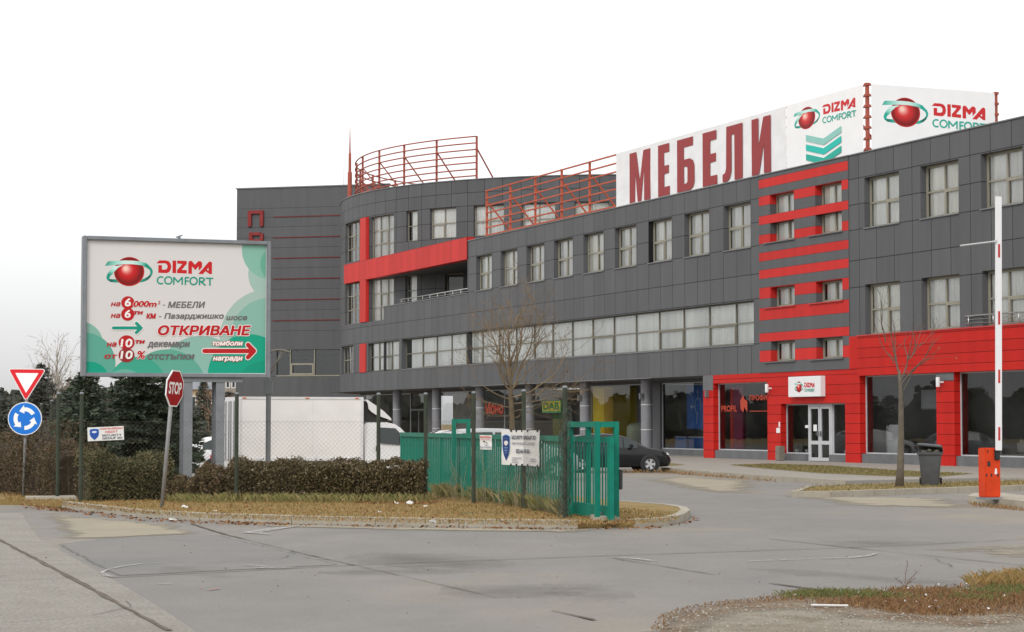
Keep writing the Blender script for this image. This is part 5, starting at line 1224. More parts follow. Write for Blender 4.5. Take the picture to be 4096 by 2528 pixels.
o = portal(0.0, -1.58, 1.60, 'gate_guide', 'green four post guide frame around the near end of the sliding gate')
m = MB(); m.bbox((1.56, 0.19, 0.55), (1.64, 0.24, 0.86), 0.01); m.build('latch', GGD, o)
o = portal(0.0, 0.0, 1.66, 'gate_guide', 'second green guide frame, standing above the middle of the sliding gate'); o.location = Matrix.LocRotScale(gate.location, gate.rotation_euler, None) @ Vector((-10.6, 0, 0))
cb = thing('concrete_block', 'pale concrete roller block under the near end of the gate', 'block', (gb.x, gb.y, 0.1), grz); m = MB(); m.bbox((-0.5, -0.13, 0), (0.12, 0.13, 0.08), 0.01); m.bbox((-0.1, -0.2, 0.0), (0.06, 0.2, 0.06), .01); m.build('block', KERB, cb)
m = MB(); m.bbox((-0.25, -0.05, 0.075), (-0.1, 0.05, 0.15), 0.02); m.build('roller', GALV, cb)

# notices hung on the fence
def on_fence(x0, y0, x1, y1, i, name, label, off=0.06):
    """a board between two photo corners, hung on fence bay i"""
    a_, b_ = Vector(FA[i]), Vector(FA[i + 1]); d = (b_ - a_).normalized(); nn = Vector((d.y, -d.x)) * off
    def hit(x, y):
        r_ = _ray(x, y); n2 = Vector((d.y, -d.x)); s_ = ((a_ + nn) - Vector((0, 0))).dot(n2) / Vector((r_.x, r_.y)).dot(n2); return EYE + r_ * s_
    p, q_ = hit(x0, y0), hit(x1, y1); wd = math.hypot(q_.x - p.x, q_.y - p.y)
    return thing(name, label, 'notice', (p.x, p.y, q_.z), math.atan2(d.y, d.x)), wd, p.z - q_.z
def cloth(w_, h_, seed, amp=0.006, slant=0.0):
    m = MB(); n = 16; rg = random.Random(seed)
    def P(i, j): u, v = i / n, j / n; return (w_ * u + slant * (1 - v) * (0.3 + u * .7) * h_, amp * math.sin(u * 9 + v * 3 + seed) * math.sin(v * 7 + 1) * 1.0, h_ * v)
    for i in range(n):
        for j in range(n): m.face([P(i, j), P(i + 1, j), P(i + 1, j + 1), P(i, j + 1)])
    return m
def shield(a, cx, y0, y1, w_, col=(30, 58, 120), pale=(120, 165, 205)):
    h_ = y1 - y0; L_ = [(cx - w_ / 2, y0 + h_ * .06), (cx - w_ * .2, y0 + h_ * .01), (cx, y0), (cx + w_ * .2, y0 + h_ * .01), (cx + w_ / 2, y0 + h_ * .06), (cx + w_ / 2, y0 + h_ * .5), (cx + w_ * .36, y0 + h_ * .75), (cx, y1), (cx - w_ * .36, y0 + h_ * .75), (cx - w_ / 2, y0 + h_ * .5)]
    a.poly([(cx + (x - cx) * 1.12, y0 + (y - y0) * 1.03 - h_ * .03) for x, y in L_], pale); a.poly(L_, col)
nb, w_, h_ = on_fence(1200, 1029, 1290.5, 1116, 4, 'notice_banner', 'white cloth banner with blue shield and phone number tied to the fence by the gate')
sheet = cloth(w_, h_, 3).build('sheet', M('banner_cloth', (0.72, 0.715, 0.70), 0.7, 0.04, 3, bump=0.2, bscale=6), nb, smooth='all')
a = Art(lambda x, y: ((x - 860) / 1060 * w_, (1 - (y - 270) / 1010) * h_), y0=-0.012)
NAVY = (38, 44, 78)
shield(a, 1010, 415, 1160, 190); a.disc(1010, 640, 58, (225, 222, 215), ry=65); a.poly([(965, 670), (1050, 670), (1000, 735)], (225, 222, 215)); a.rect(945, 500, 1060, 520, (90, 110, 150)); a.rect(950, 765, 1060, 800, (110, 140, 185)); a.rect(970, 840, 1050, 880, (110, 140, 185)); a.rect(990, 910, 1030, 950, (110, 140, 185))
a.text('SECURITY GROUP 3D', (1170, 420, 1845, 532), NAVY, 0.03); a.text('ГАРАНТИРА ВАШАТА СИГУРНОСТ', (1175, 610, 1835, 690), NAVY, 0.015); a.text('032 66 70 00', (1300, 810, 1675, 925), NAVY, 0.035)
for y, x1 in ((1055, 1460), (1115, 1330), (1175, 1370)): a.rect(1180, y, x1, y + 22, (150, 150, 158))
for y in (1070, 1130): a.rect(1690, y, 1850, y + 22, (150, 150, 158))
a.build('lettering', nb)
m = MB()
for t in (0.28, 0.42, 0.57, 0.72, 0.97):
    m.box((w_ * t - .004, -0.03, h_ - 0.03), (w_ * t + .004, 0.05, h_ + 0.012)); m.box((w_ * t - .004, -0.03, -0.012), (w_ * t + .004, 0.05, 0.03))
m.build('ties', GGD, nb)
nb, w_, h_ = on_fence(1148, 1041, 1176, 1076, 4, 'notice_banner', 'small white notice with red heading and camera picture left of the large cloth banner')
cloth(w_, h_, 8, slant=0.12).build('sheet', M('banner_cloth', ()), nb, smooth='all'); a = Art(lambda x, y: ((x - 275) / 305 * w_ + (y - 420) / 420 * 0.08 * h_, (1 - (y - 420) / 430) * h_), y0=-0.012)
for yy_, x0_, x1_ in ((450, 285, 575), (478, 285, 575)): a.rect(x0_, yy_, x1_, yy_ + 20, (214, 120, 116))
a.text('ВИДЕО', (335, 535, 530, 568), (205, 90, 88), 0.02)
a.poly([(370, 600), (405, 585), (430, 600), (425, 620), (385, 622)], (25, 25, 28)); a.stroke([(455, 615), (472, 640), (468, 660)], 14, (25, 25, 28)); a.stroke([(470, 700), (445, 728), (415, 742)], 10, (25, 25, 28)); a.rect(300, 765, 590, 785, (150, 150, 175)); a.build('picture', nb)
nb, w_, h_ = on_fence(210.5, 1023, 297, 1056, 0, 'notice_board', 'tilted white board with blue shield and red and black lettering in front of the spruce', 0.08); nb.rotation_euler = (0, -R(2.6), nb.rotation_euler.z)
m = MB(); m.bbox((0, -0.012, 0), (w_, 0.012, h_), 0.004); m.build('board', M('banner_cloth', ()), nb); a = Art(lambda x, y: ((x - 888) / 357 * w_, (1 - (y - 1290) / 132) * h_), y0=-0.0135)
shield(a, 955, 1306, 1412, 84, (40, 80, 160)); a.disc(955, 1335, 24, (210, 220, 235), ry=10); a.text('ОХРАНЯВАН', (1012, 1298, 1236, 1318), (206, 92, 84), 0.03); a.text('ОБЕКТ', (1060, 1328, 1185, 1350), (206, 92, 84), 0.03); a.text('SECURITY', (1030, 1362, 1222, 1382), (84, 84, 92), 0.03); a.text('GROUP 3D', (1030, 1390, 1226, 1410), (84, 84, 92), 0.03); a.build('lettering', nb)
# ------------------------------------------------------------------ vehicles
TYRE = M('tyre_rubber', (0.02, 0.02, 0.021), 0.85, 0.2, 8); RIM = M('alloy_rim', (0.55, 0.55, 0.56), 0.3, 0.05, 4, metal=0.6)
CARGL = M('car_glass', (0.03, 0.04, 0.04), 0.05, 0.05, 1, spec=0.5); REDL = M('tail_light', (0.45, 0.01, 0.015), 0.2, 0.05, 3); CLEARL = M('head_light', (0.6, 0.62, 0.63), 0.1, 0.05, 3); BLK = M('black_plastic', (0.02, 0.02, 0.02), 0.6, 0.1, 4); AMB = M('amber_lamp', (0.7, 0.18, 0.02), 0.3, 0.05, 3)
def paint(name, col):
    m = M(name, col, 0.25, 0.02, 1); p = m.node_tree.nodes['Principled BSDF']; p.inputs['Coat Weight'].default_value = 0.35; p.inputs['Specular IOR Level'].default_value = 0.2; p.inputs['Coat Roughness'].default_value = 0.05; return m
def wheel(parent, x, y, r, w_=0.2, spokes=5):
    s_ = 1 if y > 0 else -1
    rot = Matrix.Translation((x, y, r)) @ Matrix.Rotation(-s_ * math.pi / 2, 4, 'X')
    m = MB(); m.lathe([(r * .62, -w_), (r * .95, -w_), (r, -w_ * .85), (r, -w_ * .15), (r * .95, 0), (r * .62, 0.0), (r * .62, -w_)], 28)
    m.v = [tuple(rot @ Vector(p)) for p in m.v]; t = m.build('wheel', TYRE, parent, smooth=40)
    m = MB(); m.lathe([(r * .62, -0.06), (r * .64, -0.004), (r * .60, 0.0), (r * .56, -0.05), (0.01, -0.06)], 24)
    for k_ in range(spokes):
        a_ = 2 * math.pi * k_ / spokes; c, s2 = math.cos(a_), math.sin(a_); n_ = (-s2, c); q_ = lambda rr, w2, z: (c * rr + n_[0] * w2, s2 * rr + n_[1] * w2, z)
        m.mesh([q_(0.03, -.035, -0.012), q_(0.03, .035, -0.012), q_(r * .6, .055, -0.006), q_(r * .6, -.055, -0.006), q_(0.03, -.035, -0.05), q_(0.03, .035, -0.05), q_(r * .6, .055, -0.05), q_(r * .6, -.055, -0.05)], [(0, 1, 2, 3), (0, 3, 7, 4), (1, 5, 6, 2), (3, 2, 6, 7)], 0)
    m.lathe([(0.055, -0.05), (0.05, 0.0), (0.01, 0.002)], 12)
    m.v = [tuple(rot @ Vector(p)) for p in m.v]; m.build('rim', RIM, t, smooth=40)
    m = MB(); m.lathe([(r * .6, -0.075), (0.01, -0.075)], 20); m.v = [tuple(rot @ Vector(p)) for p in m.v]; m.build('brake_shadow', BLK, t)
def car(name, label, col, loc, rz, sc=1.0, kind='hatch', group=None):
    """x forward, origin under the rear bumper; length about 4.3"""
    o = thing(name, label, 'car', loc, rz, group); o.scale = (sc, sc, sc)
    if kind == 'hatch':
        #    x, bottom, belt, roof, halfwidth belt, halfwidth roof
        st = [(0.0, .38, .62, .64, .62, .58), (.06, .26, .80, .84, .80, .70), (.20, .22, .92, 1.02, .86, .72), (.42, .2, .96, 1.24, .875, .66), (.75, .2, .955, 1.40, .885, .62), (1.2, .19, .945, 1.455, .89, .61), (1.8, .19, .93, 1.465, .89, .61), (2.3, .19, .915, 1.42, .89, .61), (2.65, .19, .905, 1.32, .885, .62), (2.95, .19, .90, 1.18, .88, .64), (3.2, .19, .90, 1.03, .875, .68), (3.36, .2, .885, .935, .87, .74), (3.6, .2, .85, .90, .86, .74), (3.9, .21, .80, .845, .84, .68), (4.12, .22, .70, .745, .78, .58), (4.24, .26, .56, .60, .68, .48), (4.3, .36, .46, .48, .58, .4)]
        gx = [(.42, .75), (.80, 1.55), (1.62, 2.40), (2.45, 2.95)]; wf, wr_, wrad = 3.42, .78, .315
    else:
        st = [(0.0, .4, .66, .70, .66, .6), (.05, .28, .88, .95, .8, .7), (.14, .24, .96, 1.2, .86, .70), (.3, .22, .97, 1.40, .875, .66), (.8, .2, .965, 1.49, .89, .64), (1.4, .2, .955, 1.51, .89, .64), (2.0, .2, .94, 1.50, .89, .64), (2.4, .2, .93, 1.46, .89, .64), (2.75, .2, .92, 1.34, .885, .64), (3.05, .2, .92, 1.17, .88, .66), (3.3, .2, .915, 1.0, .875, .72), (3.42, .2, .905, .95, .87, .76), (3.7, .2, .87, .92, .86, .74), (4.0, .21, .80, .85, .84, .68), (4.2, .24, .68, .73, .76, .58), (4.3, .34, .5, .54, .62, .46)]
        gx = [(.22, .72), (.80, 1.55), (1.62, 2.5), (2.55, 3.05)]; wf, wr_, wrad = 3.45, .8, .315
    def sec(x):
        for a_, b_ in zip(st[:-1], st[1:]):
            if a_[0] <= x <= b_[0] + 1e-9:
                t = (x - a_[0]) / (b_[0] - a_[0]); return [a_[i] + (b_[i] - a_[i]) * t for i in range(6)]
        return list(st[-1])
    def ring(x):
        _, b, be, ro, wb, wt = sec(x); L_ = be - b
        arch = 0.0
        return [(0, b), (wb * .82, b), (wb * .93, b + .05), (wb * .975, b + L_ * .35), (wb, b + L_ * .62), (wb * .985, b + L_ * .85), (wb * .95, be), (wt + (wb * .95 - wt) * .06, be + (ro - be) * .86), (wt * .86, be + (ro - be) * .965), (wt * .45, ro), (0, ro + 0.005)]
    xs = sorted({s_[0] for s_ in st} | {st[0][0] + (st[-1][0]) * i / 90 for i in range(91)})
    m = MB(); rings = []
    for x in xs:
        rg = ring(x); rings.append([(x, y, z) for y, z in rg] + [(x, -y, z) for y, z in rg[-2:0:-1]])
    n = len(rings[0]); vv = [p for r_ in rings for p in r_]
    v2 = vv
    m.mesh(v2, [(i * n + k_, i * n + (k_ + 1) % n, (i + 1) * n + (k_ + 1) % n, (i + 1) * n + k_) for i in range(len(xs) - 1) for k_ in range(n)] + [tuple(range(n))[::-1], tuple((len(xs) - 1) * n + k_ for k_ in range(n))])
    m.build('body', col, o, smooth=50)
    for s_ in (1, -1):
        for j, (a_, b_) in enumerate(gx):
            g = MB(); N = 8; P = []
            for i in range(N + 1):
                x = a_ + (b_ - a_) * i / N; _, b, be, ro, wb, wt = sec(x); top = be + (ro - be) * .80; bot = be + .02
                P.append(((x, s_ * (wb * .95 * 1.0 - (wb * .95 - wt) * 0.03 + .006), bot), (x, s_ * (wt + (wb * .95 - wt) * .13 + .007), max(top, bot + .005))))
            for p, q_ in zip(P[:-1], P[1:]): g.face([p[0], q_[0], q_[1], p[1]] if s_ < 0 else [p[0], p[1], q_[1], q_[0]])
            g.build('side_window', CARGL, o, smooth='all')
        g = MB(); g.bbox((2.62, s_ * .97 - .09, .93), (2.76, s_ * .97 + .09, 1.06), 0.03); g.build('mirror', col, o, smooth=40)
        _, b, be, ro, wb, wt = sec(.14); g = MB(); g.bbox((.0, s_ * .70 - .11, .72), (.22, s_ * .70 + .135, .90), .03); g.build('tail_light', REDL, o)
        g = MB(); g.bbox((3.98, s_ * .64 - .12, .62), (4.2, s_ * .64 + .10, .74), .04); g.build('head_light', CLEARL, o)
        for wx in (wf, wr_): 
            wheel(o, wx, s_ * .925, wrad); ad_ = MB(); ad_.lathe([(wrad * 1.17, -.01), (wrad * 1.17, .012), (.02, .012)], 28); ad_.v = [tuple(Matrix.Translation((wx, s_ * .888, wrad + .01)) @ Matrix.Rotation(-s_ * math.pi / 2, 4, 'X') @ Vector(p)) for p in ad_.v]; ad_.build('wheel_arch', BLK, o)
    g = MB(); x0, x1 = gx[3][1] - .58, 3.30
    P = []
    for i in range(9):
        x = 2.42 + (3.26 - 2.42) * i / 8; _, b, be, ro, wb, wt = sec(x); P.append([(x, yy * wt * .92, ro - (abs(yy) ** 2) * .035 * 1 + .012 - .012 * abs(yy)) for yy in (-1, -.5, 0, .5, 1)])
    for p, q_ in zip(P[:-1], P[1:]):
        for k_ in range(4): g.face([p[k_], q_[k_], q_[k_ + 1], p[k_ + 1]])
    g.build('windscreen', CARGL, o, smooth='all')
    g = MB(); P = []
    for i in range(5):
        x = .16 + (.62 - .16) * i / 4; _, b, be, ro, wb, wt = sec(x); P.append([(x, yy * wt * .9, ro + .012 - abs(yy) ** 2 * .035) for yy in (-1, -.5, 0, .5, 1)])
    for p, q_ in zip(P[:-1], P[1:]):
        for k_ in range(4): g.face([p[k_], q_[k_], q_[k_ + 1], p[k_ + 1]])
    g.build('rear_window', CARGL, o, smooth='all')
    g = MB(); g.box((-0.012, -.26, .50), (.02, .26, .61)); g.build('number_plate', WHITE, o)
    return o
CDIR = math.atan2(0.34, 0.94)
def at_px(x, Y): return ((x - 1225) / 5000 * Y, Y, 0.0)
kx = car('parked_car', 'black hatchback parked behind the green gate, facing the store', paint('black_paint', (0.012, 0.012, 0.014)), at_px(1330, 68.6), R(9), 0.87)
car('parked_car', 'silver car behind the gate slats with only its roof showing above them', paint('silver_paint', (0.42, 0.43, 0.44)), at_px(1040, 59), CDIR, 0.97, 'wagon')
car('parked_car', 'white car with a red tail light between the billboard legs', paint('white_paint', (0.72, 0.72, 0.72)), at_px(447, 62), CDIR, 0.85)
car('parked_car', 'white car mostly hidden by the truck, its tail light beside the right billboard leg', paint('white_paint', ()), at_px(520, 57.5), R(24), 0.82, 'wagon')
car('parked_car', 'added grey car hidden behind the gate, there only to be mirrored in the shop glass', paint('grey_paint', (0.30, 0.31, 0.33)), (0.3, 84.5, 0), R(-158), 0.88, 'hatch')  # unseen car, added for its mirror image in the shop glass
car('parked_car', 'added white estate car behind the gate, there to be mirrored in the entrance glass', paint('white_paint', ()), (-1.2, 90.5, 0), R(-158), 0.88, 'wagon')  # also added, to give the entrance glass something to reflect
# box truck
TS = 1.0; trk = thing('box_truck', 'white box truck with a roof air deflector parked behind the clipped hedge', 'truck', (-7.07 + 0.34 * .78, 54 - .94 * .78 + 1.47, 0), CDIR)
trk.location = (-7.07 - 0.34 * 0.775, 54.0 + 0.94 * 0.775, 0)
LB, HW, ZB, ZT = 3.345, 0.775, 0.62, 2.28
WP = M('truck_panel', (0.80, 0.79, 0.78), 0.45, 0.05, 1.5); WPM = M('truck_trim', (0.70, 0.70, 0.72), 0.4, 0.06, 3)
m = MB(); m.box((0, -HW, ZB), (LB, HW, ZT - .05)); m.build('box_body', WP, trk)
m = MB(); m.bbox((.74, -HW - .02, .86), (.80, -HW, .95), .01); m.build('filler_cap', M('rust_cap', (0.12, 0.07, 0.04), 0.7, 0.3, 9), trk)
m = MB()
for x in (0.0, LB - 0.06):
    for s_ in (-1, 1): m.box((x - 0.004, s_ * HW - .03, ZB), (x + .064, s_ * HW + .03, ZT - .051))
m.box((-.006, -HW - .014, ZT - .05), (LB + .006, HW + .014, ZT + .012)); m.box((0.064, -HW - .012, ZB), (LB - .066, -HW + .02, ZB + .08))
m.box((1.98, -HW - .004, ZB + .08), (1.99, -HW, ZT - .05)); m.build('box_trim', WPM, trk)
for x in (.16, 1.83, 3.17): m = MB(); m.bbox((x - .05, -HW - .03, ZT - .035), (x + .05, -HW - .012, ZT - .005), .006); m.build('marker_lamp', AMB, trk)
for s_ in (-1, 1):
    m = MB(); m.box((-.03, s_ * .02 if s_ > 0 else -HW + .03, ZB + .03), (-.005, HW - .03 if s_ > 0 else -.02, ZT - .07)); d_ = m.build('rear_door', WPM, trk)
    m = MB()
    for yy in (s_ * .12, s_ * .5): m.tube([(-.05, yy, ZB), (-.05, yy, ZT - .1)], .014, 6)
    for z in (.8, 1.3, 1.8, 2.1): m.box((-.06, s_ * (HW - .03) - .05, z - .03), (-.005, s_ * (HW - .03) + .05, z + .03))
    m.build('lock_bar', GALV, d_)
CX0 = LB + .06
prof_c = [(0, .38), (0, 1.56), (.06, 1.62), (.62, 1.63), (.85, 1.58), (1.0, 1.48), (1.42, 1.02), (1.6, .95), (1.78, .86), (1.84, .7), (1.86, .38)]
def xprism(mb, prof, y0, y1, x0=0.0, mi=0, taper=None):
    n_ = len(prof); tri = tessellate_polygon([[Vector((p[0], p[1], 0)) for p in prof]])
    tp_ = taper or (lambda p, y: y)
    v = [(x0 + p[0], tp_(p, y0), p[1]) for p in prof] + [(x0 + p[0], tp_(p, y1), p[1]) for p in prof]
    mb.mesh(v, [tuple(t) for t in tri] + [tuple(n_ + k_ for k_ in t)[::-1] for t in tri] + [(i, (i + 1) % n_, n_ + (i + 1) % n_, n_ + i)[::-1] for i in range(n_)], mi)
tpf = lambda p, y: y * (1 - 0.13 * max(0, min(1, (p[1] - 1.0) / .6)))
m = MB(); xprism(m, prof_c, -.76, .76, CX0, taper=tpf); m.build('cab', paint('truck_white', (0.74, 0.74, 0.75)), trk, smooth=35)
for s_ in (-1, 1):
    w2 = [(.35, 1.50), (.86, 1.47), (1.30, 1.0), (.42, 1.08)]; m = MB(); v = [(CX0 + x, s_ * (abs(tpf((0, z), .76)) + .006), z) for x, z in w2]; m.face(v if s_ > 0 else v[::-1]); m.build('side_window', CARGL, trk)
    m = MB(); m.bbox((CX0 + 1.02, s_ * .92 - .07, 1.05), (CX0 + 1.12, s_ * .92 + .07, 1.32), .02); m.build('mirror', BLK, trk)
    m = MB(); m.box((CX0 + .33, s_ * .762 - .006, .5), (CX0 + .34, s_ * .762 + .006, 1.5)); m.bbox((CX0 + .3, s_ * .77 - .02, .86), (CX0 + .38, s_ * .77 + .02, 1.0), .01); m.build('door_handle', BLK, trk)
    for wx in (.7, CX0 + 1.25): wheel(trk, wx, s_ * .74, .3, .2)
m = MB(); v = [(CX0 + 1.015, -.62, 1.47), (CX0 + 1.43, -.68, 1.03), (CX0 + 1.43, .68, 1.03), (CX0 + 1.015, .62, 1.47)]; m.face([(p[0] + .012, p[1], p[2] + .012) for p in v]); m.build('windscreen', CARGL, trk)
dfl = [(.02, 2.22), (.10, 2.21), (.20, 2.14), (.36, 2.04), (.53, 1.92), (.72, 1.74), (.74, 1.68), (.50, 1.76), (.32, 1.82), (.19, 1.90), (.11, 1.98), (.09, 2.12)]
for s_ in (-1, 1):
    m = MB(); xprism(m, dfl, s_ * .70 - .02, s_ * .70 + .02, CX0); m.build('air_deflector', paint('truck_white', ()), trk)
top = [(.02, 2.225), (.10, 2.215), (.20, 2.145), (.36, 2.045), (.53, 1.925), (.72, 1.745), (.74, 1.68), (.70, 1.71), (.52, 1.88), (.35, 2.0), (.19, 2.10), (.09, 2.17), (.02, 2.19)]
m = MB(); xprism(m, top, -.70, .70, CX0); m.build('air_deflector', paint('truck_white', ()), trk)
m = MB(); xprism(m, [(.0, 2.18), (.08, 2.16), (.19, 2.05), (.5, 1.82), (.70, 1.70), (.6, 1.65), (.0, 1.65)], -.64, .64, CX0); m.build('deflector_inside', BLK, trk)
m = MB(); m.box((.1, -.5, .38), (CX0 + .4, .5, .62)); m.box((.2, -.72, .4), (.25, .72, .6)); m.build('chassis', BLK, trk)

# ------------------------------------------------------------------ barrier, bin
bp_ = gp(2374, 1193, .15); bar_ = thing('barrier', 'orange red parking barrier with white arm raised upright', 'barrier', (bp_[0], bp_[1] + .22, .15), R(17))
ORG = M('barrier_orange', (0.62, 0.055, 0.014), 0.5, 0.12, 4, spec=0.15)
m = MB(); m.bbox((-.165, -.14, .02), (.165, .14, .975), .015); m.build('cabinet', ORG, bar_)
m = MB(); m.box((-.20, -.17, -.02), (.2, .17, .02)); m.build('base_plate', GALV, bar_)
m = MB(); m.bbox((.02, -.19, .74), (.14, -.141, .97), .02); m.lathe([(.065, 0), (.06, .06)], 14, c=(0, 0, 0)) if False else None; m.build('pivot', BLK, bar_)
m = MB(); m.box((-.12, -.146, .62), (-.06, -.14, .72)); m.box((-.05, -.146, .42), (-.02, -.14, .48)); m.box((.09, -.146, .42), (.12, -.14, .48)); m.box((-.155, -.146, .42), (-.13, -.14, .48)); m.box((-.12, -.146, .88), (-.1, -.14, .94)); m.build('lock_plate', BLK, bar_)
m = MB(); m.face([(.03, -.143, .47), (.09, -.143, .47), (.08, -.143, .58), (.045, -.143, .58)]); m.build('sticker', WHITE, bar_)
arm = MB(); p0, p1 = Vector((.085, -.215, .93)), Vector((.145, -.215, 5.86)); arm.bar(p0, p1, .12, .045)
ao = arm.build('arm', WHITE, bar_)
for t in (.045, .27, .50, .765):
    m = MB(); c = p0.lerp(p1, t + .02); d_ = (p1 - p0).normalized(); m.bar(c - d_ * .13, c + d_ * .13, .045, .052); m.build('reflector', REDPAINT, ao)
m = MB(); c = p0.lerp(p1, .822); m.tube([c + Vector((-.06, -.02, 0)), c + Vector((-.86, -.05, -.11))], .018, 8); m.box(tuple(c + Vector((-.08, -.04, -.03))), tuple(c + Vector((-.05, .02, .03)))); m.build('hanging_rod', STEEL, bar_)

bn = gp(2226, 1161, .115); bin_ = thing('wheelie_bin', 'dark grey wheeled rubbish bin with its lid ajar beside the young tree', 'bin', (bn[0], bn[1], .115), R(-14))
BING = M('bin_grey', (0.075, 0.08, 0.088), 0.5, 0.12, 5)
m = MB(); lv = [(0, .19, .20), (.02, .2, .21), (.72, .255, .27), (.74, .295, .31), (.80, .30, .315), (.80, .27, .285), (.5, .24, .25)]
for i, (z, wx, wy) in enumerate(lv):
    pass
def rrect(wx, wy, z, r=.04): return [(x, y, z) for x, y in rounded([(-wx, -wy), (wx, -wy), (wx, wy), (-wx, wy)], r, 3)]
rg = [rrect(wx, wy, z) for z, wx, wy in lv]; n = len(rg[0]); m.mesh([p for r_ in rg for p in r_], [(i * n + k_, i * n + (k_ + 1) % n, (i + 1) * n + (k_ + 1) % n, (i + 1) * n + k_) for i in range(len(rg) - 1) for k_ in range(n)] + [tuple(range(n))[::-1]]); m.build('body', BING, bin_, smooth=40)
m = MB(); T = Matrix.Translation((0.0, .31, .86)) @ Matrix.Rotation(R(-10), 4, 'X') @ Matrix.Rotation(R(5), 4, 'Y')
rg = [[tuple(T @ Vector((p[0], p[1] - .31, p[2]))) for p in rrect(wx, wy, z)] for z, wx, wy in ((-.03, .30, .32), (0, .305, .325), (.035, .27, .29), (.05, .2, .22))]
m.mesh([p for r_ in rg for p in r_], [(i * n + k_, i * n + (k_ + 1) % n, (i + 1) * n + (k_ + 1) % n, (i + 1) * n + k_) for i in range(3) for k_ in range(n)] + [tuple(range(n))[::-1], tuple(3 * n + k_ for k_ in range(n))]); m.build('lid', BING, bin_, smooth=40)
m = MB(); m.tube([(-.28, .34, .80), (.28, .34, .80)], .018, 8); m.build('handle', BLK, bin_)
for s_ in (-1, 1): m = MB(); m.lathe([(.10, -.025), (.10, .025)], 18); m.v = [tuple(Matrix.Translation((s_ * .24, .2, .085)) @ Matrix.Rotation(math.pi / 2, 4, 'Y') @ Vector(p)) for p in m.v]; m.build('wheel', TYRE, bin_, smooth=40)
m = MB(); rgn = random.Random(4)
for k_ in range(16): c = Vector((rgn.uniform(-.22, .22), rgn.uniform(-.25, .2), .78 + rgn.uniform(0, .06))); m.bbox(tuple(c - Vector((.05, .05, .03))), tuple(c + Vector((.05, .05, .04))), .02)
m.build('rubbish', M('rubbish_bags', (0.12, 0.11, 0.08), 0.7, 0.5, 8), bin_)

# ------------------------------------------------------------------ plants
def leaf(mb, c, size, rng, flat=0.0, up=None):
    d = Vector((rng.uniform(-1, 1), rng.uniform(-1, 1), rng.uniform(-1, 1) * (1 - flat)));
    if d.length < .05: d = Vector((1, 0, 0))
    d.normalize(); e_ = d.cross(Vector((rng.uniform(-1, 1), rng.uniform(-1, 1), rng.uniform(-1, 1)))); 
    if e_.length < .05: e_ = Vector((0, 0, 1)).cross(d)
    e_.normalize(); a_, b_ = d * size, e_ * size * .55
    mb.face([c - a_, c + b_, c + a_, c - b_])
HEDG = leaf_mat('hedge_leaf', [(0.048, 0.058, 0.025), (0.122, 0.103, 0.047), (0.078, 0.093, 0.036), (0.188, 0.144, 0.071), (0.066, 0.073, 0.029)])
HEDB = leaf_mat('russet_hedge_leaf', [(0.081, 0.057, 0.029), (0.163, 0.098, 0.048), (0.098, 0.09, 0.04), (0.227, 0.146, 0.081), (0.065, 0.057, 0.026)])
HEDS = leaf_mat('glossy_hedge_leaf', [(0.052, 0.046, 0.02), (0.124, 0.084, 0.037), (0.073, 0.067, 0.026), (0.168, 0.112, 0.055), (0.087, 0.071, 0.031), (0.248, 0.191, 0.128)], 0.5)
TWIG = M('twig_bark', (0.09, 0.065, 0.04), 0.8, 0.3, 6)
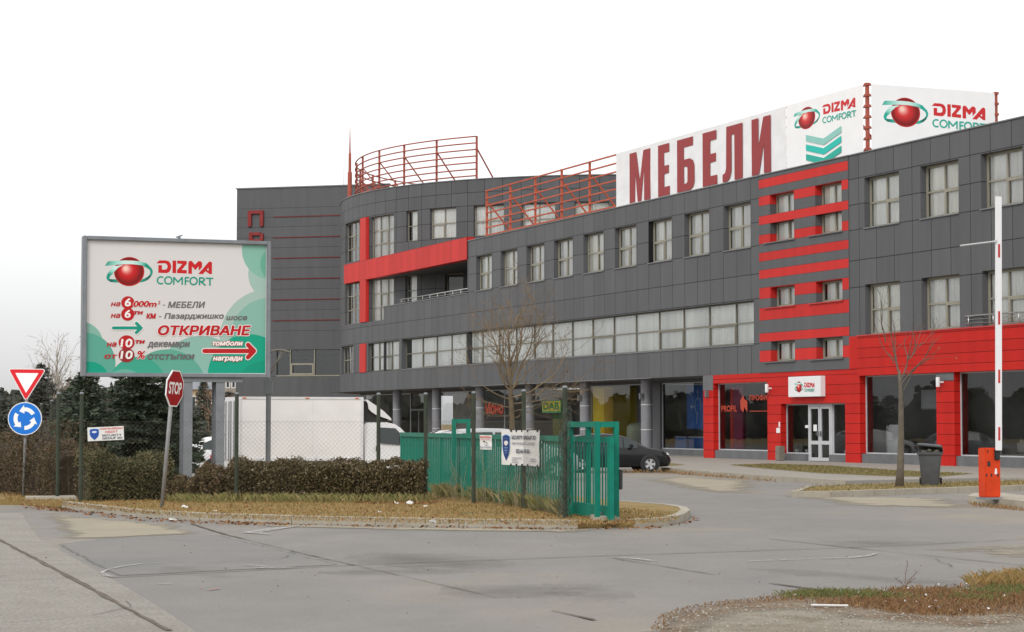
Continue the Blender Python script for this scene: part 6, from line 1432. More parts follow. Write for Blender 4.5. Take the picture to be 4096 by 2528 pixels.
def hedge(name, label, x0, x1, Y0, Y1, w_, h_, n, mat, seed, rough=0.06, tops=None, size=.022, twigs=60, cat='hedge'):
    rng = random.Random(seed); o = thing(name, label, cat, (x0, Y0, .1)); L_ = math.hypot(x1 - x0, Y1 - Y0); d = Vector(((x1 - x0) / L_, (Y1 - Y0) / L_, 0)); nn = Vector((-d.y, d.x, 0)); m = MB()
    def hh(u): return h_ * (tops(u) if tops else 1.0)
    for k_ in range(n):
        u = rng.random(); H_ = hh(u) * (1 + .05 * math.sin(u * 23 + seed) + .03 * math.sin(u * 61))
        f_ = rng.random()
        bul = rough * (math.sin(u * 31 + seed) + math.sin(u * 17 + 2))
        if f_ < .52: v, z = -.5 + rng.gauss(0, .07) - bul * .25, rng.random() ** .8 * H_
        elif f_ < .84: v, z = rng.uniform(-.5, .5), H_ + rng.gauss(0, .035) + bul * .12 * H_
        else: v, z = rng.uniform(-.5, .5), rng.random() * H_
        if z > H_ * .9: v *= 1 - .35 * rng.random()
        uu = min(max(u, 0.0), 1.0)
        if rng.random() < .12: uu = rng.choice((0, 1)) + rng.gauss(0, .01)
        leaf(m, d * (uu * L_) + nn * (w_ * v) + Vector((0, 0, max(.02, z))), size * rng.uniform(.6, 1.5), rng)
    m.build('leaves', mat, o)
    m = MB()
    for k_ in range(twigs):
        u = rng.random(); b_ = d * (u * L_) + nn * (w_ * rng.uniform(-.3, .3)); H_ = hh(u) * rng.uniform(.85, 1.12); t_ = b_ + d * rng.gauss(0, .08) + nn * rng.gauss(0, .08)
        m.tube([b_, b_.lerp(t_, .5) + Vector((rng.gauss(0, .03), 0, H_ * .5)), t_ + Vector((0, 0, H_))], [.008, .006, .002], 3)
    m.build('stems', TWIG, o)
    # dense core so that one does not see through
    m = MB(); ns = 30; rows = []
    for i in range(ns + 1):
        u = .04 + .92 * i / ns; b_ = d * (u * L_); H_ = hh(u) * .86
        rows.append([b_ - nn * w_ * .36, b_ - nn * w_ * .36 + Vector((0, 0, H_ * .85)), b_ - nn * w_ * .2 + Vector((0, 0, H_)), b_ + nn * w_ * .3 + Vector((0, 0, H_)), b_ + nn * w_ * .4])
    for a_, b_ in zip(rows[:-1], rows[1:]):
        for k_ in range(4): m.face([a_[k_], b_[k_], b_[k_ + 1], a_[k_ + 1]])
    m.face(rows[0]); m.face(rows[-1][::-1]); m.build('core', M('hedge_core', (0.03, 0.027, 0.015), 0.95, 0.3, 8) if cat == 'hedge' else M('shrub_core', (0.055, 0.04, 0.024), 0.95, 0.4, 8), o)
    return o
def hx(x, Y): return (x - 1225) / 5000 * Y
hedge('hedge', 'long clipped dark hedge in front of the white truck', hx(566, 41.0), hx(1014, 40.6), 41.0, 40.7, .9, .72, 26000, HEDS, 1)
hedge('hedge', 'dark green hedge under the spruce, left of the stop sign', hx(196, 40.6), hx(392, 41.4), 40.6, 41.4, 1.0, .86, 13000, HEDG, 2, tops=lambda u: 1.0 - .12 * u + .1 * math.sin(u * 9))
hedge('shrub_row', 'dry russet shrubs under the billboard legs, right of the stop sign', hx(405, 40.9), hx(572, 40.9), 40.9, 40.9, .8, .60, 9000, HEDB, 3, rough=.2, tops=lambda u: .45 + .6 * min(1, u * 1.6) + .15 * math.sin(u * 14), twigs=160, cat='shrubs')
hedge('shrub_row', 'tall brown shrubs along the street fence behind the give way sign', hx(10, 47), hx(192, 42.2), 47, 42.2, 1.2, 1.15, 16000, leaf_mat('brown_shrub_leaf', [(0.065, 0.046, 0.026), (0.143, 0.085, 0.046), (0.078, 0.065, 0.036), (0.117, 0.091, 0.052), (0.046, 0.042, 0.023)]), 4, rough=.2, tops=lambda u: .95 + .16 * math.sin(u * 11) + .1 * math.sin(u * 29), twigs=160, cat='shrubs')
hedge('shrub_row', 'dry low shrubs at the left edge of the verge', -13.5, hx(10, 49), 51, 49, 1.2, .9, 6000, HEDB, 5, rough=.2, tops=lambda u: .9 + .2 * math.sin(u * 7), twigs=80, cat='shrubs')

NEED = leaf_mat('spruce_needles', [(0.049, 0.067, 0.048), (0.089, 0.119, 0.081), (0.062, 0.082, 0.048), (0.139, 0.169, 0.118), (0.045, 0.058, 0.041)])
NEED2 = leaf_mat('pine_needles', [(0.062, 0.07, 0.06), (0.105, 0.113, 0.098), (0.07, 0.078, 0.062), (0.157, 0.148, 0.123)])
BARK = M('dark_bark', (0.07, 0.055, 0.042), 0.9, 0.3, 8)
def spruce(name, label, loc, h, r, seed, mat=NEED, dens=1.0, base=0.25, powr=.75):
    rng = random.Random(seed); o = thing(name, label, 'tree', loc); m = MB(); m.tube([(0, 0, -.1), (0.03, 0, h * .5), (0, 0, h * .98)], [.04 + .022 * h, .02 + .012 * h, .008], 8); tr = m.build('trunk', BARK, o, smooth='all')
    m = MB(); wd = MB(); z = base
    while z < h - .05:
        f_ = 1 - (z - base) / (h - base); rad = r * (f_ ** powr) * rng.uniform(.85, 1.12); nb_ = max(4, int(9 * f_ + 3)); a0 = rng.uniform(0, 6.28)
        for b in range(nb_):
            a_ = a0 + 2 * math.pi * b / nb_ + rng.gauss(0, .16); L_ = rad * rng.uniform(.7, 1.12); dirv = Vector((math.cos(a_), math.sin(a_), 0)); n_ = max(3, int(L_ / .10)); rise = rng.uniform(-.12, .14)
            tipz = z + L_ * rise
            wd.tube([(0, 0, z), tuple(dirv * L_ * .9 + Vector((0, 0, tipz)))], [.012 + .006 * L_, .004], 3, cap=False)
            for i in range(n_):
                t = (i + .6) / n_; c = dirv * (L_ * t) + Vector((0, 0, z + L_ * rise * t - .10 * L_ * t * t + .12 * L_ * max(0, t - .75)))
                sp_ = .06 + .16 * L_ * (1 - abs(t - .55))
                for q_ in range(max(4, int(19 * dens))):
                    side_ = rng.choice((-1, 1)); e_ = Vector((-dirv.y, dirv.x, 0)) * side_; dd = (dirv * rng.uniform(.2, 1) + e_ * rng.uniform(0, 1) + Vector((0, 0, rng.uniform(-.35, .45)))).normalized()
                    p = c + e_ * sp_ * rng.random() + Vector((0, 0, rng.gauss(0, .03))); l_ = rng.uniform(.06, .14); wv = dd.cross(Vector((rng.gauss(0, 1), rng.gauss(0, 1), rng.gauss(0, 1)))).normalized() * rng.uniform(.014, .03)
                    m.face([p - wv, p + wv, p + dd * l_ + wv * .4, p + dd * l_ - wv * .4])
        z += .11 + .10 * f_
    for q_ in range(30): p = Vector((0, 0, h - rng.random() * .35)); dd = Vector((rng.gauss(0, .4), rng.gauss(0, .4), 1)).normalized(); wv = Vector((.01, 0, 0)); m.face([p - wv, p + wv, p + dd * .08 + wv * .3, p + dd * .08 - wv * .3])
    m.build('crown', mat, o); wd.build('limbs', BARK, tr); return o
spruce('spruce_tree', 'large dark spruce filling the space under the billboard', (hx(330, 49), 49.5, .05), 3.9, 1.4, 11, powr=.5, base=.4)
spruce('spruce_tree', 'dark spruce at the left side of the billboard, its thin tip left of the frame', (hx(205, 47.5), 47.5, .05), 2.72, 1.05, 12, powr=.55, base=.4)
spruce('spruce_tree', 'dark spruce behind the stop sign and left billboard leg', (hx(412, 51.5), 51.5, .05), 2.9, .85, 13, powr=.5, base=.5)
spruce('conifer_tree', 'grey green pine with its tip above the give way triangle', (hx(98, 78), 78, 0), 3.85, 1.9, 14, NEED2, .7, powr=.8)
spruce('conifer_tree', 'dark pine at the left edge of the photo', (hx(12, 84), 84, 0), 2.6, 1.6, 15, NEED2, .7, powr=.6)
spruce('conifer_tree', 'dark pine between the street fence posts and the spruces', (hx(160, 70), 70, 0), 2.7, 1.5, 16, NEED2, .7, powr=.55)
spruce('conifer_tree', 'dark pine in front of the yellow house, left of centre between the legs', (hx(487, 92), 92, 0), 3.5, 1.3, 17, NEED2, .6, powr=.8)
spruce('conifer_tree', 'dark pine beside the right billboard leg', (hx(548, 96), 96, 0), 3.1, 1.6, 18, NEED2, .6, powr=.5)
spruce('conifer_tree', 'dark pine low behind the left billboard leg', (hx(445, 80), 80, 0), 2.4, 1.5, 19, NEED2, .6, powr=.5)

def bare_tree(name, label, loc, spec, mat, seed, leaves=0, leafmat=None, twig=.0035, group=None):
    """spec: trunk points with radii, then limbs grown from it"""
    rng = random.Random(seed); o = thing(name, label, 'tree', loc, 0, group); tr = MB(); lm = MB(); tips = []
    def grow(p, d, L_, r_, lev):
        pts = [p]; rad = [r_]; n_ = max(3, int(L_ / .14)); q_ = p.copy(); dd = d.copy()
        kids = []
        for i in range(n_):
            dd = (dd + Vector((rng.gauss(0, .13), rng.gauss(0, .13), rng.gauss(0, .09) + spec.get('up', .04))) * (1.0 + .25 * lev)).normalized(); q_ = q_ + dd * (L_ / n_); t = (i + 1) / n_; rr = max(twig * .6, r_ * (1 - .72 * t)); pts.append(q_.copy()); rad.append(rr)
            if lev < spec['levels'] and i >= spec.get('start', 1) and rng.random() < spec['split']:
                kids.append((q_.copy(), dd.copy(), rr, t))
        lm.tube(pts, rad, 5 if r_ > .015 else 3, cap=False); tips.append(q_.copy())
        for k_, (kp, kd, kr, t) in enumerate(kids):
            ax = Vector((rng.gauss(0, 1), rng.gauss(0, 1), rng.gauss(0, .5))).normalized(); ang = R(rng.uniform(22, 60)) * rng.choice((-1, 1)); nd_ = (Matrix.Rotation(ang, 3, ax) @ kd).normalized(); nd_ = (nd_ + Vector((0, 0, spec.get('lift', .1)))).normalized()
            grow(kp, nd_, L_ * rng.uniform(.35, .72) * (1.1 - .4 * t), max(twig, kr * rng.uniform(.5, .75)), lev + 1)
    T = spec['trunk']; tr.tube([Vector(p[:3]) for p in T], [p[3] for p in T], 10); tr.build('trunk', mat, o, smooth='all')
    for (p, d, L_, r_) in spec['limbs']: grow(Vector(p), Vector(d).normalized(), L_, r_, 1)
    lm.build('crown', spec.get('twigmat', mat), o, smooth='all')
    if leaves:
        m = MB()
        for k_ in range(leaves):
            c = rng.choice(tips) + Vector((rng.gauss(0, .02), rng.gauss(0, .02), -.03)); leaf(m, c, rng.uniform(.025, .05), rng)
        m.build('dead_leaves', leafmat, o)
    return o
DEADL = leaf_mat('dead_leaf', [(0.16, 0.07, 0.03), (0.24, 0.12, 0.05), (0.12, 0.06, 0.03)])
TB = M('gate_tree_bark', (0.115, 0.085, 0.05), 0.85, 0.25, 6); TBT = M('gate_tree_twig', (0.20, 0.145, 0.085), 0.8, 0.2, 4)
s_ = 44 / 5000
P_ = lambda x, y: ((x - 1222) * s_, 0, 1.6 + (1013 - y) * s_)
lim = []
for (x0, y0), (x1, y1), dy, r_ in (((1222, 905), (1150, 740), .3, .04), ((1222, 905), (1195, 735), -.3, .042), ((1222, 895), (1235, 745), .2, .036), ((1224, 905), (1280, 740), -.2, .036), ((1226, 930), (1345, 775), .3, .036), ((1222, 935), (1118, 815), -.3, .034), ((1222, 955), (1110, 900), .2, .022), ((1226, 950), (1395, 900), -.2, .028), ((1228, 965), (1410, 935), .3, .022), ((1222, 975), (1115, 960), -.3, .018), ((1226, 985), (1330, 960), .1, .018), ((1222, 995), (1130, 985), -.2, .014), ((1226, 1000), (1325, 990), .2, .014), ((1222, 930), (1165, 800), -.8, .03), ((1224, 930), (1290, 820), .8, .03)):
    p, q_ = Vector(P_(x0, y0)), Vector(P_(x1, y1)); d_ = q_ - p; lim.append((tuple(p), (d_.x, dy, d_.z), d_.length * 1.12, r_ * .64))
bare_tree('bare_tree', 'bare tree with a few brown leaves behind the green gate', (hx(1222, 44), 44.6, 0), dict(trunk=[(.03, 0, -.1, .08), (.01, 0, .8, .07), (.03, 0, 1.6, .062), (0, 0, 2.2, .05), (.0, 0, 2.75, .03)], limbs=lim, levels=5, split=.6, up=.05, lift=.05, start=0, twigmat=TBT), TB, 21, 34, DEADL, twig=.0040)
s_ = 49.3 / 5000
P2 = lambda x, y: ((x - 2149) * s_, 0, 1.6 + (1013 - y) * s_)
lim = []
for (x0, y0), (x1, y1), dy, r_ in (((2152, 905), (2115, 800), .2, .026), ((2120, 830), (2072, 735), -.1, .016), ((2112, 800), (2125, 700), .1, .014), ((2154, 925), (2205, 815), -.2, .024), ((2175, 870), (2235, 785), .3, .016), ((2158, 950), (2195, 880), .1, .018), ((2190, 850), (2200, 745), .2, .012), ((2165, 905), (2240, 860), -.2, .010), ((2150, 900), (2135, 760), .1, .018), ((2156, 930), (2225, 790), -.1, .020), ((2170, 880), (2180, 770), .1, .014), ((2185, 860), (2255, 785), .2, .012), ((2140, 880), (2090, 790), .1, .014)):
    p, q_ = Vector(P2(x0, y0)), Vector(P2(x1, y1)); d_ = q_ - p; lim.append((tuple(p), (d_.x, dy, d_.z), d_.length, r_))
YB = M('young_tree_bark', (0.115, 0.095, 0.07), 0.85, 0.25, 7)
bare_tree('young_tree', 'young bare tree with a slim grey brown trunk beside the wheeled bin', (hx(2149, 49.3), 49.3, .1), dict(trunk=[(0, 0, -.1, .115), (.03, 0, .45, .085), (.05, 0, 1.0, .075), (.06, 0, 1.9, .06), (.05, 0, 2.35, .045), (.02, 0, 2.75, .03)], limbs=lim, levels=4, split=.42, up=.06, lift=.15, start=1), YB, 31, 6, leaf_mat('pale_leaf', [(0.45, 0.38, 0.2), (0.35, 0.25, 0.1)]), twig=.0035)
def birch(name, label, loc, h, seed, mat, spread=.5, leaves=40, lm=None):
    rng = random.Random(seed); lim = []
    for i in range(16):
        z = h * (.3 + .6 * i / 16); a_ = rng.uniform(0, 6.28); lim.append(((0, 0, z), (math.cos(a_) * spread, math.sin(a_) * spread, 1.0), h * .42 * (1.1 - .5 * i / 16), .02 + .006 * (1 - i / 16)))
    return bare_tree(name, label, loc, dict(trunk=[(0, 0, -.1, .1), (.03, 0, h * .35, .075), (0, 0, h * .7, .04), (.03, 0, h, .012)], limbs=lim, levels=3, split=.36, up=.03, lift=.08, start=0), mat, seed, leaves, lm or DEADL, twig=.006)
PB = M('hazed_pale_bark', (0.40, 0.36, 0.31), 0.8, 0.25, 5)  # pale bark, its colour lightened further to paint in haze
birch('birch_tree', 'pale bare birch behind the give way sign', (hx(108, 80), 82, 0), 4.7, 41, PB, .32, 70, leaf_mat('tan_leaf', [(0.3, 0.2, 0.1), (0.25, 0.14, 0.07)]))
birch('birch_tree', 'russet bare tree low between the birch and the billboard', (hx(140, 88), 88, 0), 3.6, 42, M('russet_bark', (0.20, 0.13, 0.08), 0.8, 0.25, 5), .6, 220, leaf_mat('rust_leaf', [(0.22, 0.11, 0.05), (0.16, 0.08, 0.04)]))
birch('birch_tree', 'bare grey tree at the left edge of the photo', (hx(8, 82), 90, 0), 4.2, 43, M('grey_bark', (0.2, 0.18, 0.16), 0.8, 0.25, 5), .5, 0)
birch('birch_tree', 'russet bare tree between the billboard legs in front of the far house', (hx(515, 86), 86, 0), 2.9, 44, M('russet_bark', ()), .7, 260, leaf_mat('rust_leaf', ()))
# far wood along the left horizon
m = MB(); rng = random.Random(5)
for k_ in range(150):
    t = (k_ + rng.random()) / 150; cx_, cy = (-240 + 198 * t / .8, 55 + 158 * t / .8) if t < .8 else (-42 + 14 * (t - .8) / .2, 213 + 22 * (t - .8) / .2); H_ = rng.uniform(3.4, 6.2); rr = rng.uniform(2.2, 3.6); cx_ += rng.uniform(-4, 1); cy += rng.uniform(0, 8)
    pr = [(rr * .8, -.2), (rr, H_ * .25), (rr * .92, H_ * .5), (rr * .6, H_ * .78), (rr * .25, H_ * .93), (.05, H_)]; b_ = len(m.v); m.lathe(pr, 9, c=(cx_, cy, 0))
    for i in range(b_, len(m.v)): p = m.v[i]; m.v[i] = (p[0] + rng.gauss(0, .3), p[1] + rng.gauss(0, .3), max(-.1, p[2] + rng.gauss(0, .25)))
    for q_ in range(130):
        u_ = rng.random() ** .8; r3 = rr * (1.02 - .75 * u_ ** 2); a_ = rng.uniform(0, 6.28); leaf(m, Vector((cx_ + math.cos(a_) * r3, cy + math.sin(a_) * r3, u_ * H_ * 1.02)), rng.uniform(.2, .5), rng)
tag(m.build('far_woods', leaf_mat('far_wood_leaf', [(0.039, 0.044, 0.036), (0.065, 0.065, 0.052), (0.078, 0.065, 0.052)])), 'dark far off wood along the left horizon', 'wood', kind='stuff')
# far houses
YW = M('house_yellow', (0.50, 0.40, 0.25), 0.8, 0.08, 1); BG = M('house_beige', (0.36, 0.32, 0.27), 0.8, 0.1, 1); RF = M('grey_roof', (0.22, 0.23, 0.25), 0.7, 0.15, 2); RT = M('tile_roof', (0.28, 0.17, 0.11), 0.8, 0.2, 4)
def house(label, x0, x1, Y, h, roof_h, wmat, rmat, wins, depth=8):
    o = thing('house', label, 'house', (hx((x0 + x1) / 2, Y), Y, -.05)); w_ = (x1 - x0) * Y / 5000 / 2; m = MB(); m.box((-w_, 0, 0), (w_, depth, h)); m.build('wall', wmat, o)
    m = MB(); e_ = .35; m.mesh([(-w_ - e_, -e_, h), (w_ + e_, -e_, h), (w_ + e_, depth + e_, h), (-w_ - e_, depth + e_, h), (-w_ * .3, depth * .5, h + roof_h), (w_ * .55, depth * .5, h + roof_h)], [(0, 1, 5, 4), (1, 2, 5), (2, 3, 4, 5), (3, 0, 4), (0, 3, 2, 1)]); m.build('roof', rmat, o)
    for (wx, wz, ww, wh) in wins:
        m = MB(); m.box((wx, -.03, wz), (wx + ww, .0, wz + wh)); f_ = m.build('window', WHITE, o); m = MB(); m.box((wx + .08, -.035, wz + .08), (wx + ww - .08, -.031, wz + wh - .08)); m.build('pane', CARGL, f_)
    return o
house('pale yellow house with grey hipped roof far behind the billboard legs', 385, 540, 210, 5.05, 1.5, YW, RF, ((-.6, 3.2, .9, 1.2), (1.0, 3.2, .9, 1.2), (-2.4, 3.2, .9, 1.2)))
o = house('beige house with a tiled lean to, right against the left edge of the stair tower', 528, 610, 164, 6.6, 1.2, BG, RT, ((-.95, 4.4, .35, 1.6), (-.5, 4.4, .35, 1.6)))
m = MB(); m.mesh([(-1.6, -1.6, 3.4), (1.5, -1.6, 3.9), (1.5, 0, 4.3), (-1.6, 0, 3.9)], [(0, 1, 2, 3)]); m.mesh([(-1.6, -1.6, 3.3), (1.5, -1.6, 3.8), (1.5, 0, 4.2), (-1.6, 0, 3.8)], [(3, 2, 1, 0)]); m.build('lean_to_roof', RT, o)

# ------------------------------------------------------------------ grass, weeds, leaves, litter
def blades(poly, n, z, hmin, hmax, seed, dens=None, wd=.004):
    rng = random.Random(seed); m = MB(); xs_ = [p[0] for p in poly]; ys_ = [p[1] for p in poly]; k_ = 0; tries = 0
    while k_ < n and tries < n * 12:
        tries += 1; p = (rng.uniform(min(xs_), max(xs_)), rng.uniform(min(ys_), max(ys_)))
        if not inside(p, poly) or (dens and rng.random() > dens(p)): continue
        h_ = rng.uniform(hmin, hmax); a_ = rng.uniform(0, 6.28); lx, ly = rng.gauss(0, .45) * h_, rng.gauss(0, .45) * h_; wx, wy = math.cos(a_) * wd, math.sin(a_) * wd
        m.face([(p[0] - wx, p[1] - wy, z), (p[0] + wx, p[1] + wy, z), (p[0] + lx * .5 + wx * .7, p[1] + ly * .5 + wy * .7, z + h_ * .65), (p[0] + lx, p[1] + ly, z + h_ * .9)]); k_ += 1
    return m
VP = [gp(x, y, .11) for x, y in ((20, 1206), (160, 1212), (330, 1230), (480, 1240), (700, 1247), (900, 1251), (1100, 1255), (1370, 1259), (1500, 1256), (1600, 1250), (1628, 1241), (1600, 1226), (1490, 1217), (1370, 1225), (1200, 1190), (900, 1187), (500, 1187), (60, 1180), (0, 1172))]
STRAW = leaf_mat('straw_blade', [(0.35, 0.211, 0.081), (0.223, 0.157, 0.054), (0.403, 0.255, 0.108), (0.159, 0.137, 0.041), (0.307, 0.176, 0.068)])
tag(blades(VP, 26000, .112, .02, .055, 61, wd=.006).build('dry_grass', STRAW), 'short dry grass on the verge inside the kerb', 'grass', kind='stuff')
GT = [gp(x, y, .11) for x, y in ((1035, 1188), (1100, 1196), (1200, 1208), (1340, 1234), (1350, 1228), (1250, 1205), (1120, 1184), (1040, 1180))]
TALLG = leaf_mat('tall_grass_blade', [(0.17, 0.17, 0.055), (0.27, 0.21, 0.085), (0.13, 0.15, 0.045), (0.33, 0.26, 0.12)])
cl = [gp(x, y, .11) for x, y in ((1070, 1188), (1165, 1200), (1225, 1210), (1258, 1214), (1290, 1222), (1330, 1232))]
tag(blades(GT, 5600, .11, .09, .33, 62, lambda p: max(math.exp(-((p[0] - c[0]) ** 2 + ((p[1] - c[1]) * .4) ** 2) / .022) for c in cl) * 1.0 + .03, wd=.005).build('tall_grass', TALLG), 'tall grass tufts along the foot of the gate', 'grass', kind='stuff')
tag(blades([gp(x, y, .11) for x, y in ((400, 1203), (700, 1204), (1030, 1204), (1030, 1195), (400, 1192))], 3500, .11, .06, .22, 63, wd=.005).build('hedge_grass', TALLG), 'unmown grass along the foot of the hedge', 'grass', kind='stuff')
m = MB(); rng = random.Random(9)
for k_ in range(46):
    x = rng.uniform(1080, 1350); b_ = gp(x, 1195 + (x - 1080) * .13, .11); h_ = rng.uniform(.5, 1.05); m.tube([(b_[0], b_[1], .1), (b_[0] + rng.gauss(0, .05), b_[1], .1 + h_ * .6), (b_[0] + rng.gauss(0, .12), b_[1], .1 + h_)], [.004, .003, .0015], 3)
tag(m.build('dry_stalks', M('dry_stalk', (0.30, 0.24, 0.15), 0.8, 0.2, 3)), 'thin dry weed stalks standing against the fence by the gate', 'weeds', kind='stuff')
tag(blades([(p[0], p[1]) for p in [gp(x, y, .126) for x, y in ((1745, 1113), (1840, 1110), (1990, 1115), (2130, 1125), (2320, 1133), (2240, 1140), (2120, 1138), (1960, 1131), (1830, 1120))]], 6000, .126, .02, .06, 64, wd=.012).build('strip_grass', leaf_mat('olive_blade', [(0.16, 0.15, 0.05), (0.22, 0.17, 0.07), (0.12, 0.12, 0.04)])), 'short grass on the strip before the entrance', 'grass', kind='stuff')
tag(blades(I1, 4000, .115, .02, .07, 65, wd=.008).build('island_grass', leaf_mat('olive_blade', ())), 'short grass on the kerbed island by the bin', 'grass', kind='stuff')
m = blades([gp(x, y) for x, y in ((1470, 1129), (1600, 1129), (1690, 1138), (1850, 1151), (1860, 1154), (1690, 1141), (1590, 1133), (1470, 1132))], 700, .0, .04, .16, 66, wd=.009)
tag(m.build('kerb_weeds', leaf_mat('kerb_weed_blade', [(0.30, 0.18, 0.07), (0.22, 0.12, 0.05), (0.34, 0.24, 0.12)])), 'dry weeds along the pavement kerb', 'weeds', kind='stuff')
tag(blades([gp(x, y) for x, y in ((2316, 1205), (2345, 1208), (2400, 1213), (2450, 1220), (2450, 1224), (2330, 1212))], 350, .0, .03, .1, 67, wd=.006).build('barrier_weeds', leaf_mat('kerb_weed_blade', ())), 'dry weeds at the foot of the barrier island', 'weeds', kind='stuff')
# foreground corner
GREENB = leaf_mat('green_blade', [(0.10, 0.14, 0.035), (0.16, 0.17, 0.05), (0.075, 0.10, 0.03), (0.24, 0.19, 0.08)])
BROWNB = leaf_mat('brown_blade', [(0.15, 0.075, 0.035), (0.22, 0.11, 0.05), (0.28, 0.18, 0.08), (0.11, 0.06, 0.03)])
FGP = [gp(x, y) for x, y in ((1800, 1436), (1900, 1424), (1966, 1417), (2090, 1419), (2173, 1411), (2305, 1405), (2409, 1397), (2460, 1388), (2560, 1390), (2560, 1475), (2430, 1475), (2280, 1484), (2150, 1474), (2000, 1455))]
MUL = [gp(x, y) for x, y in ((1556, 1512), (1576, 1482), (1612, 1464), (1700, 1446), (1796, 1437), (1900, 1424), (1900, 1440), (1780, 1450), (1690, 1458), (1630, 1474), (1600, 1500), (1590, 1516))]
def bump_(p, L_): return max(math.exp(-((p[0] - c[0]) ** 2 + (p[1] - c[1]) ** 2) / r2) for c, r2 in L_)
gL = [(gp(1950, 1428), .10), (gp(2030, 1428), .10), (gp(2100, 1434), .06), (gp(2390, 1425), .08), (gp(2330, 1440), .05), (gp(2440, 1415), .06)]
bL = [(gp(2200, 1425), .16), (gp(2280, 1430), .16), (gp(2130, 1450), .2), (gp(2230, 1465), .2), (gp(2350, 1445), .2), (gp(2050, 1450), .08), (gp(2450, 1440), .2)]
tag(blades(FGP, 5200, .018, .015, .065, 71, lambda p: bump_(p, gL), wd=.003).build('green_grass', GREENB), 'green grass patches on the earth in the near corner', 'grass', kind='stuff')
tag(blades(FGP, 9000, .018, .01, .06, 72, lambda p: bump_(p, bL) + .06, wd=.0035).build('brown_undergrowth', BROWNB), 'matted brown dead grass on the earth in the near corner', 'grass', kind='stuff')
tag(blades(MUL, 800, .016, .006, .03, 74, wd=.004).build('brown_mulch', BROWNB), 'matted brown leaf mulch along the left rim of the near gravel', 'mulch', kind='stuff')
tag(blades([gp(x, y) for x, y in ((2300, 1402), (2460, 1385), (2560, 1380), (2560, 1400), (2420, 1412), (2320, 1410))], 1500, .018, .04, .16, 73, wd=.0025).build('tufts', STRAW), 'straw coloured grass tufts at the right edge of the near corner', 'grass', kind='stuff')
def scatter(name, label, cat, poly, n, smin, smax, mat, z, seed, kind='leaf', dens=None):
    rng = random.Random(seed); m = MB(); xs_ = [p[0] for p in poly]; ys_ = [p[1] for p in poly]; k_ = tries = 0
    while k_ < n and tries < n * 15:
        tries += 1; p = (rng.uniform(min(xs_), max(xs_)), rng.uniform(min(ys_), max(ys_)))
        if not inside(p, poly) or (dens and rng.random() > dens(p)): continue
        s2 = rng.uniform(smin, smax) ; c = Vector((p[0], p[1], z + s2 * .3))
        if kind == 'leaf': leaf(m, c, s2, rng, .75)
        else:
            b_ = len(m.v); q_ = [Vector((rng.uniform(.6, 1), 0, 0)), Vector((0, rng.uniform(.6, 1), 0)), Vector((-rng.uniform(.6, 1), 0, 0)), Vector((0, -rng.uniform(.6, 1), 0)), Vector((0, 0, rng.uniform(.4, .8)))]; a_ = Matrix.Rotation(rng.uniform(0, 6), 3, 'Z')
            m.mesh([Vector((p[0], p[1], z)) + a_ @ v * s2 for v in q_], [(0, 1, 4), (1, 2, 4), (2, 3, 4), (3, 0, 4)])
        k_ += 1
    return tag(m.build(name, mat), label, cat, kind='stuff')
LITTER = leaf_mat('fallen_leaf', [(0.20, 0.085, 0.035), (0.30, 0.14, 0.06), (0.14, 0.065, 0.03), (0.36, 0.20, 0.09)])
scatter('fallen_leaves', 'brown fallen leaves in the gutter below the verge kerb', 'leaves', [gp(x, y) for x, y in ((30, 1203), (150, 1214), (330, 1235), (480, 1245), (700, 1252), (900, 1256), (1200, 1262), (1400, 1264), (1480, 1262), (1600, 1258), (1640, 1250), (1655, 1238), (1690, 1240), (1640, 1256), (1560, 1266), (1300, 1268), (900, 1263), (480, 1254), (330, 1247), (150, 1226), (60, 1216))], 2300, .012, .042, LITTER, .0, 81, dens=lambda p: .25 + .75 * max(0, math.sin(p[0] * 2.1 + 1) * math.sin(p[0] * .83 + 2)))
scatter('fallen_leaves', 'brown fallen leaves in front of the gate', 'leaves', [gp(x, y) for x, y in ((1380, 1250), (1520, 1252), (1520, 1268), (1380, 1268))], 500, .015, .04, LITTER, .09, 82)
scatter('fallen_leaves', 'fallen leaves scattered over the verge grass', 'leaves', VP, 900, .012, .035, LITTER, .13, 83)
scatter('fallen_leaves', 'fallen leaves along the foot of the hedge', 'leaves', [gp(x, y, .11) for x, y in ((850, 1206), (1030, 1208), (1060, 1200), (850, 1200))], 300, .02, .045, LITTER, .12, 86)
scatter('fallen_leaves', 'dark leaf crumbs scattered over the road', 'leaves', [gp(x, y) for x, y in ((0, 1300), (600, 1290), (1700, 1280), (2450, 1290), (2450, 1380), (1700, 1440), (1300, 1512), (0, 1512))], 90, .005, .016, leaf_mat('leaf_crumb', [(0.10, 0.06, 0.035), (0.2, 0.11, 0.05), (0.05, 0.04, 0.03)]), .012, 84)
scatter('fallen_leaves', 'brown leaves lying on the earth in the near corner', 'leaves', FGP, 420, .008, .03, LITTER, .03, 85)
GP_ = [gp(x, y) for x, y in ((1560, 1512), (1610, 1470), (1760, 1450), (1950, 1450), (2150, 1474), (2300, 1484), (2450, 1474), (2560, 1474), (2560, 1600), (1560, 1600))]
scatter('gravel_stones', 'pale loose gravel in the near corner', 'gravel', GP_, 4200, .004, .020, leaf_mat('stone_chip', [(0.18, 0.155, 0.12), (0.28, 0.25, 0.20), (0.12, 0.11, 0.10), (0.23, 0.195, 0.15), (0.38, 0.35, 0.30)]), .022, 87, 'stone')
scatter('paper_scraps', 'tiny white paper scraps on the earth in the near corner', 'litter', FGP, 60, .008, .024, M('paper_white', (0.72, 0.72, 0.70), 0.7, 0.1, 5), .035, 88)
wp = gp(2165, 1410); wdd = thing('dry_weed', 'leafless dry weed sticking up at the edge of the near corner', 'weed', (wp[0], wp[1], .01)); m = MB(); rng = random.Random(3)
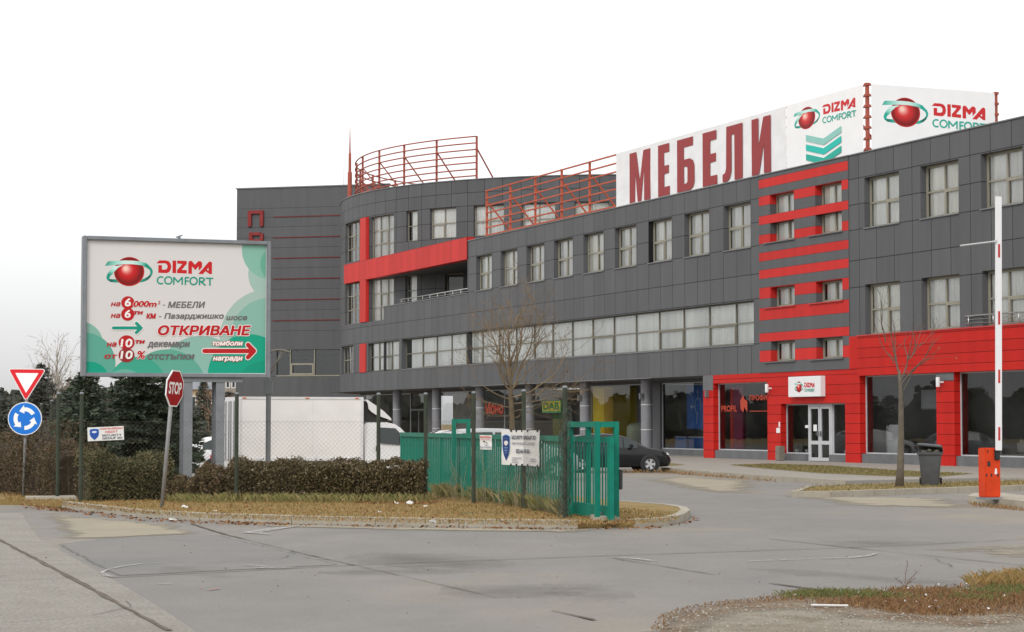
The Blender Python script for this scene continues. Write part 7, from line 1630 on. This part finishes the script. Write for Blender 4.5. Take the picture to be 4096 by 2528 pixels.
for (dx, dz) in ((.03, .27), (.14, .17), (-.10, .10), (.10, .10)):
    pts = [(0, 0, 0), (dx * .3, 0, dz * .5), (dx, 0, dz)]; m.tube(pts, [.004, .003, .0015], 4)
    for k_ in range(9):
        t = .4 + .6 * k_ / 9; c = Vector((dx * t * (.6 + .4 * t), 0, dz * t)); d_ = Vector((rng.gauss(0, .015), rng.gauss(0, .015), .018)); m.tube([c, c + d_], [.002, .0015], 3)
m.build('stem', M('weed_brown', (0.17, 0.10, 0.06), 0.8, 0.2, 5), wdd)
PAP = M('paper_white', ())
for i, (x, y, z, sz, lab) in enumerate(((442, 1216, .112, .07, 'crumpled white paper on the verge grass just right of the stop sign pole'), (383, 1237, .0, .075, 'upright white scrap in the gutter below the stop sign'), (515, 1224, .112, .04, 'small white scrap on the grass right of the crumpled paper'), (950, 1206, .112, .06, 'white paper lying below the right half of the hedge'), (981, 1207, .112, .075, 'largest white paper on the grass at the hedge foot near the gate'), (1018, 1213, .112, .045, 'small white scrap on the grass below the hedge end'), (910, 1227, .112, .05, 'flat white scrap in the middle of the dry verge'), (1035, 1251, .12, .06, 'white scrap lying on the kerb edge below the gate fence'), (413, 1247, .0, .07, 'pale blue grey scrap flat on the road by the kerb'))):
    q_ = gp(x, y, z); rng = random.Random(i + 50); o = thing('paper_litter', lab, 'litter', (q_[0], q_[1], z)); m = MB(); n = 5; gg = [[Vector((sz * (a_ / (n - 1) - .5) * 1.6 + rng.gauss(0, sz * .12), sz * (b_ / (n - 1) - .5) + rng.gauss(0, sz * .12), abs(rng.gauss(0, sz * .35)) + .004)) for b_ in range(n)] for a_ in range(n)]
    for a_ in range(n - 1):
        for b_ in range(n - 1): m.face([gg[a_][b_], gg[a_ + 1][b_], gg[a_ + 1][b_ + 1], gg[a_][b_ + 1]])
    m.build('paper', PAP, o)
o = thing('plank', 'flat white broken plank lying on the gravel in the near corner', 'plank', (*gp(1985, 1458), .03), R(-8)); m = MB(); m.bbox((-.16, -.02, 0), (.16, .025, .012), .004); m.build('board', PAP, o)
m = MB(); rng = random.Random(77)
strip(m, [gp(500, 1414), gp(523, 1410)], .03, .014, .5); strip(m, [gp(478, 1409), gp(484, 1409)], .04, .014, .5); S('red_paint_mark', m, M('faded_red_mark', (0.40, 0.16, 0.11), 0.8, 0.2, 8))
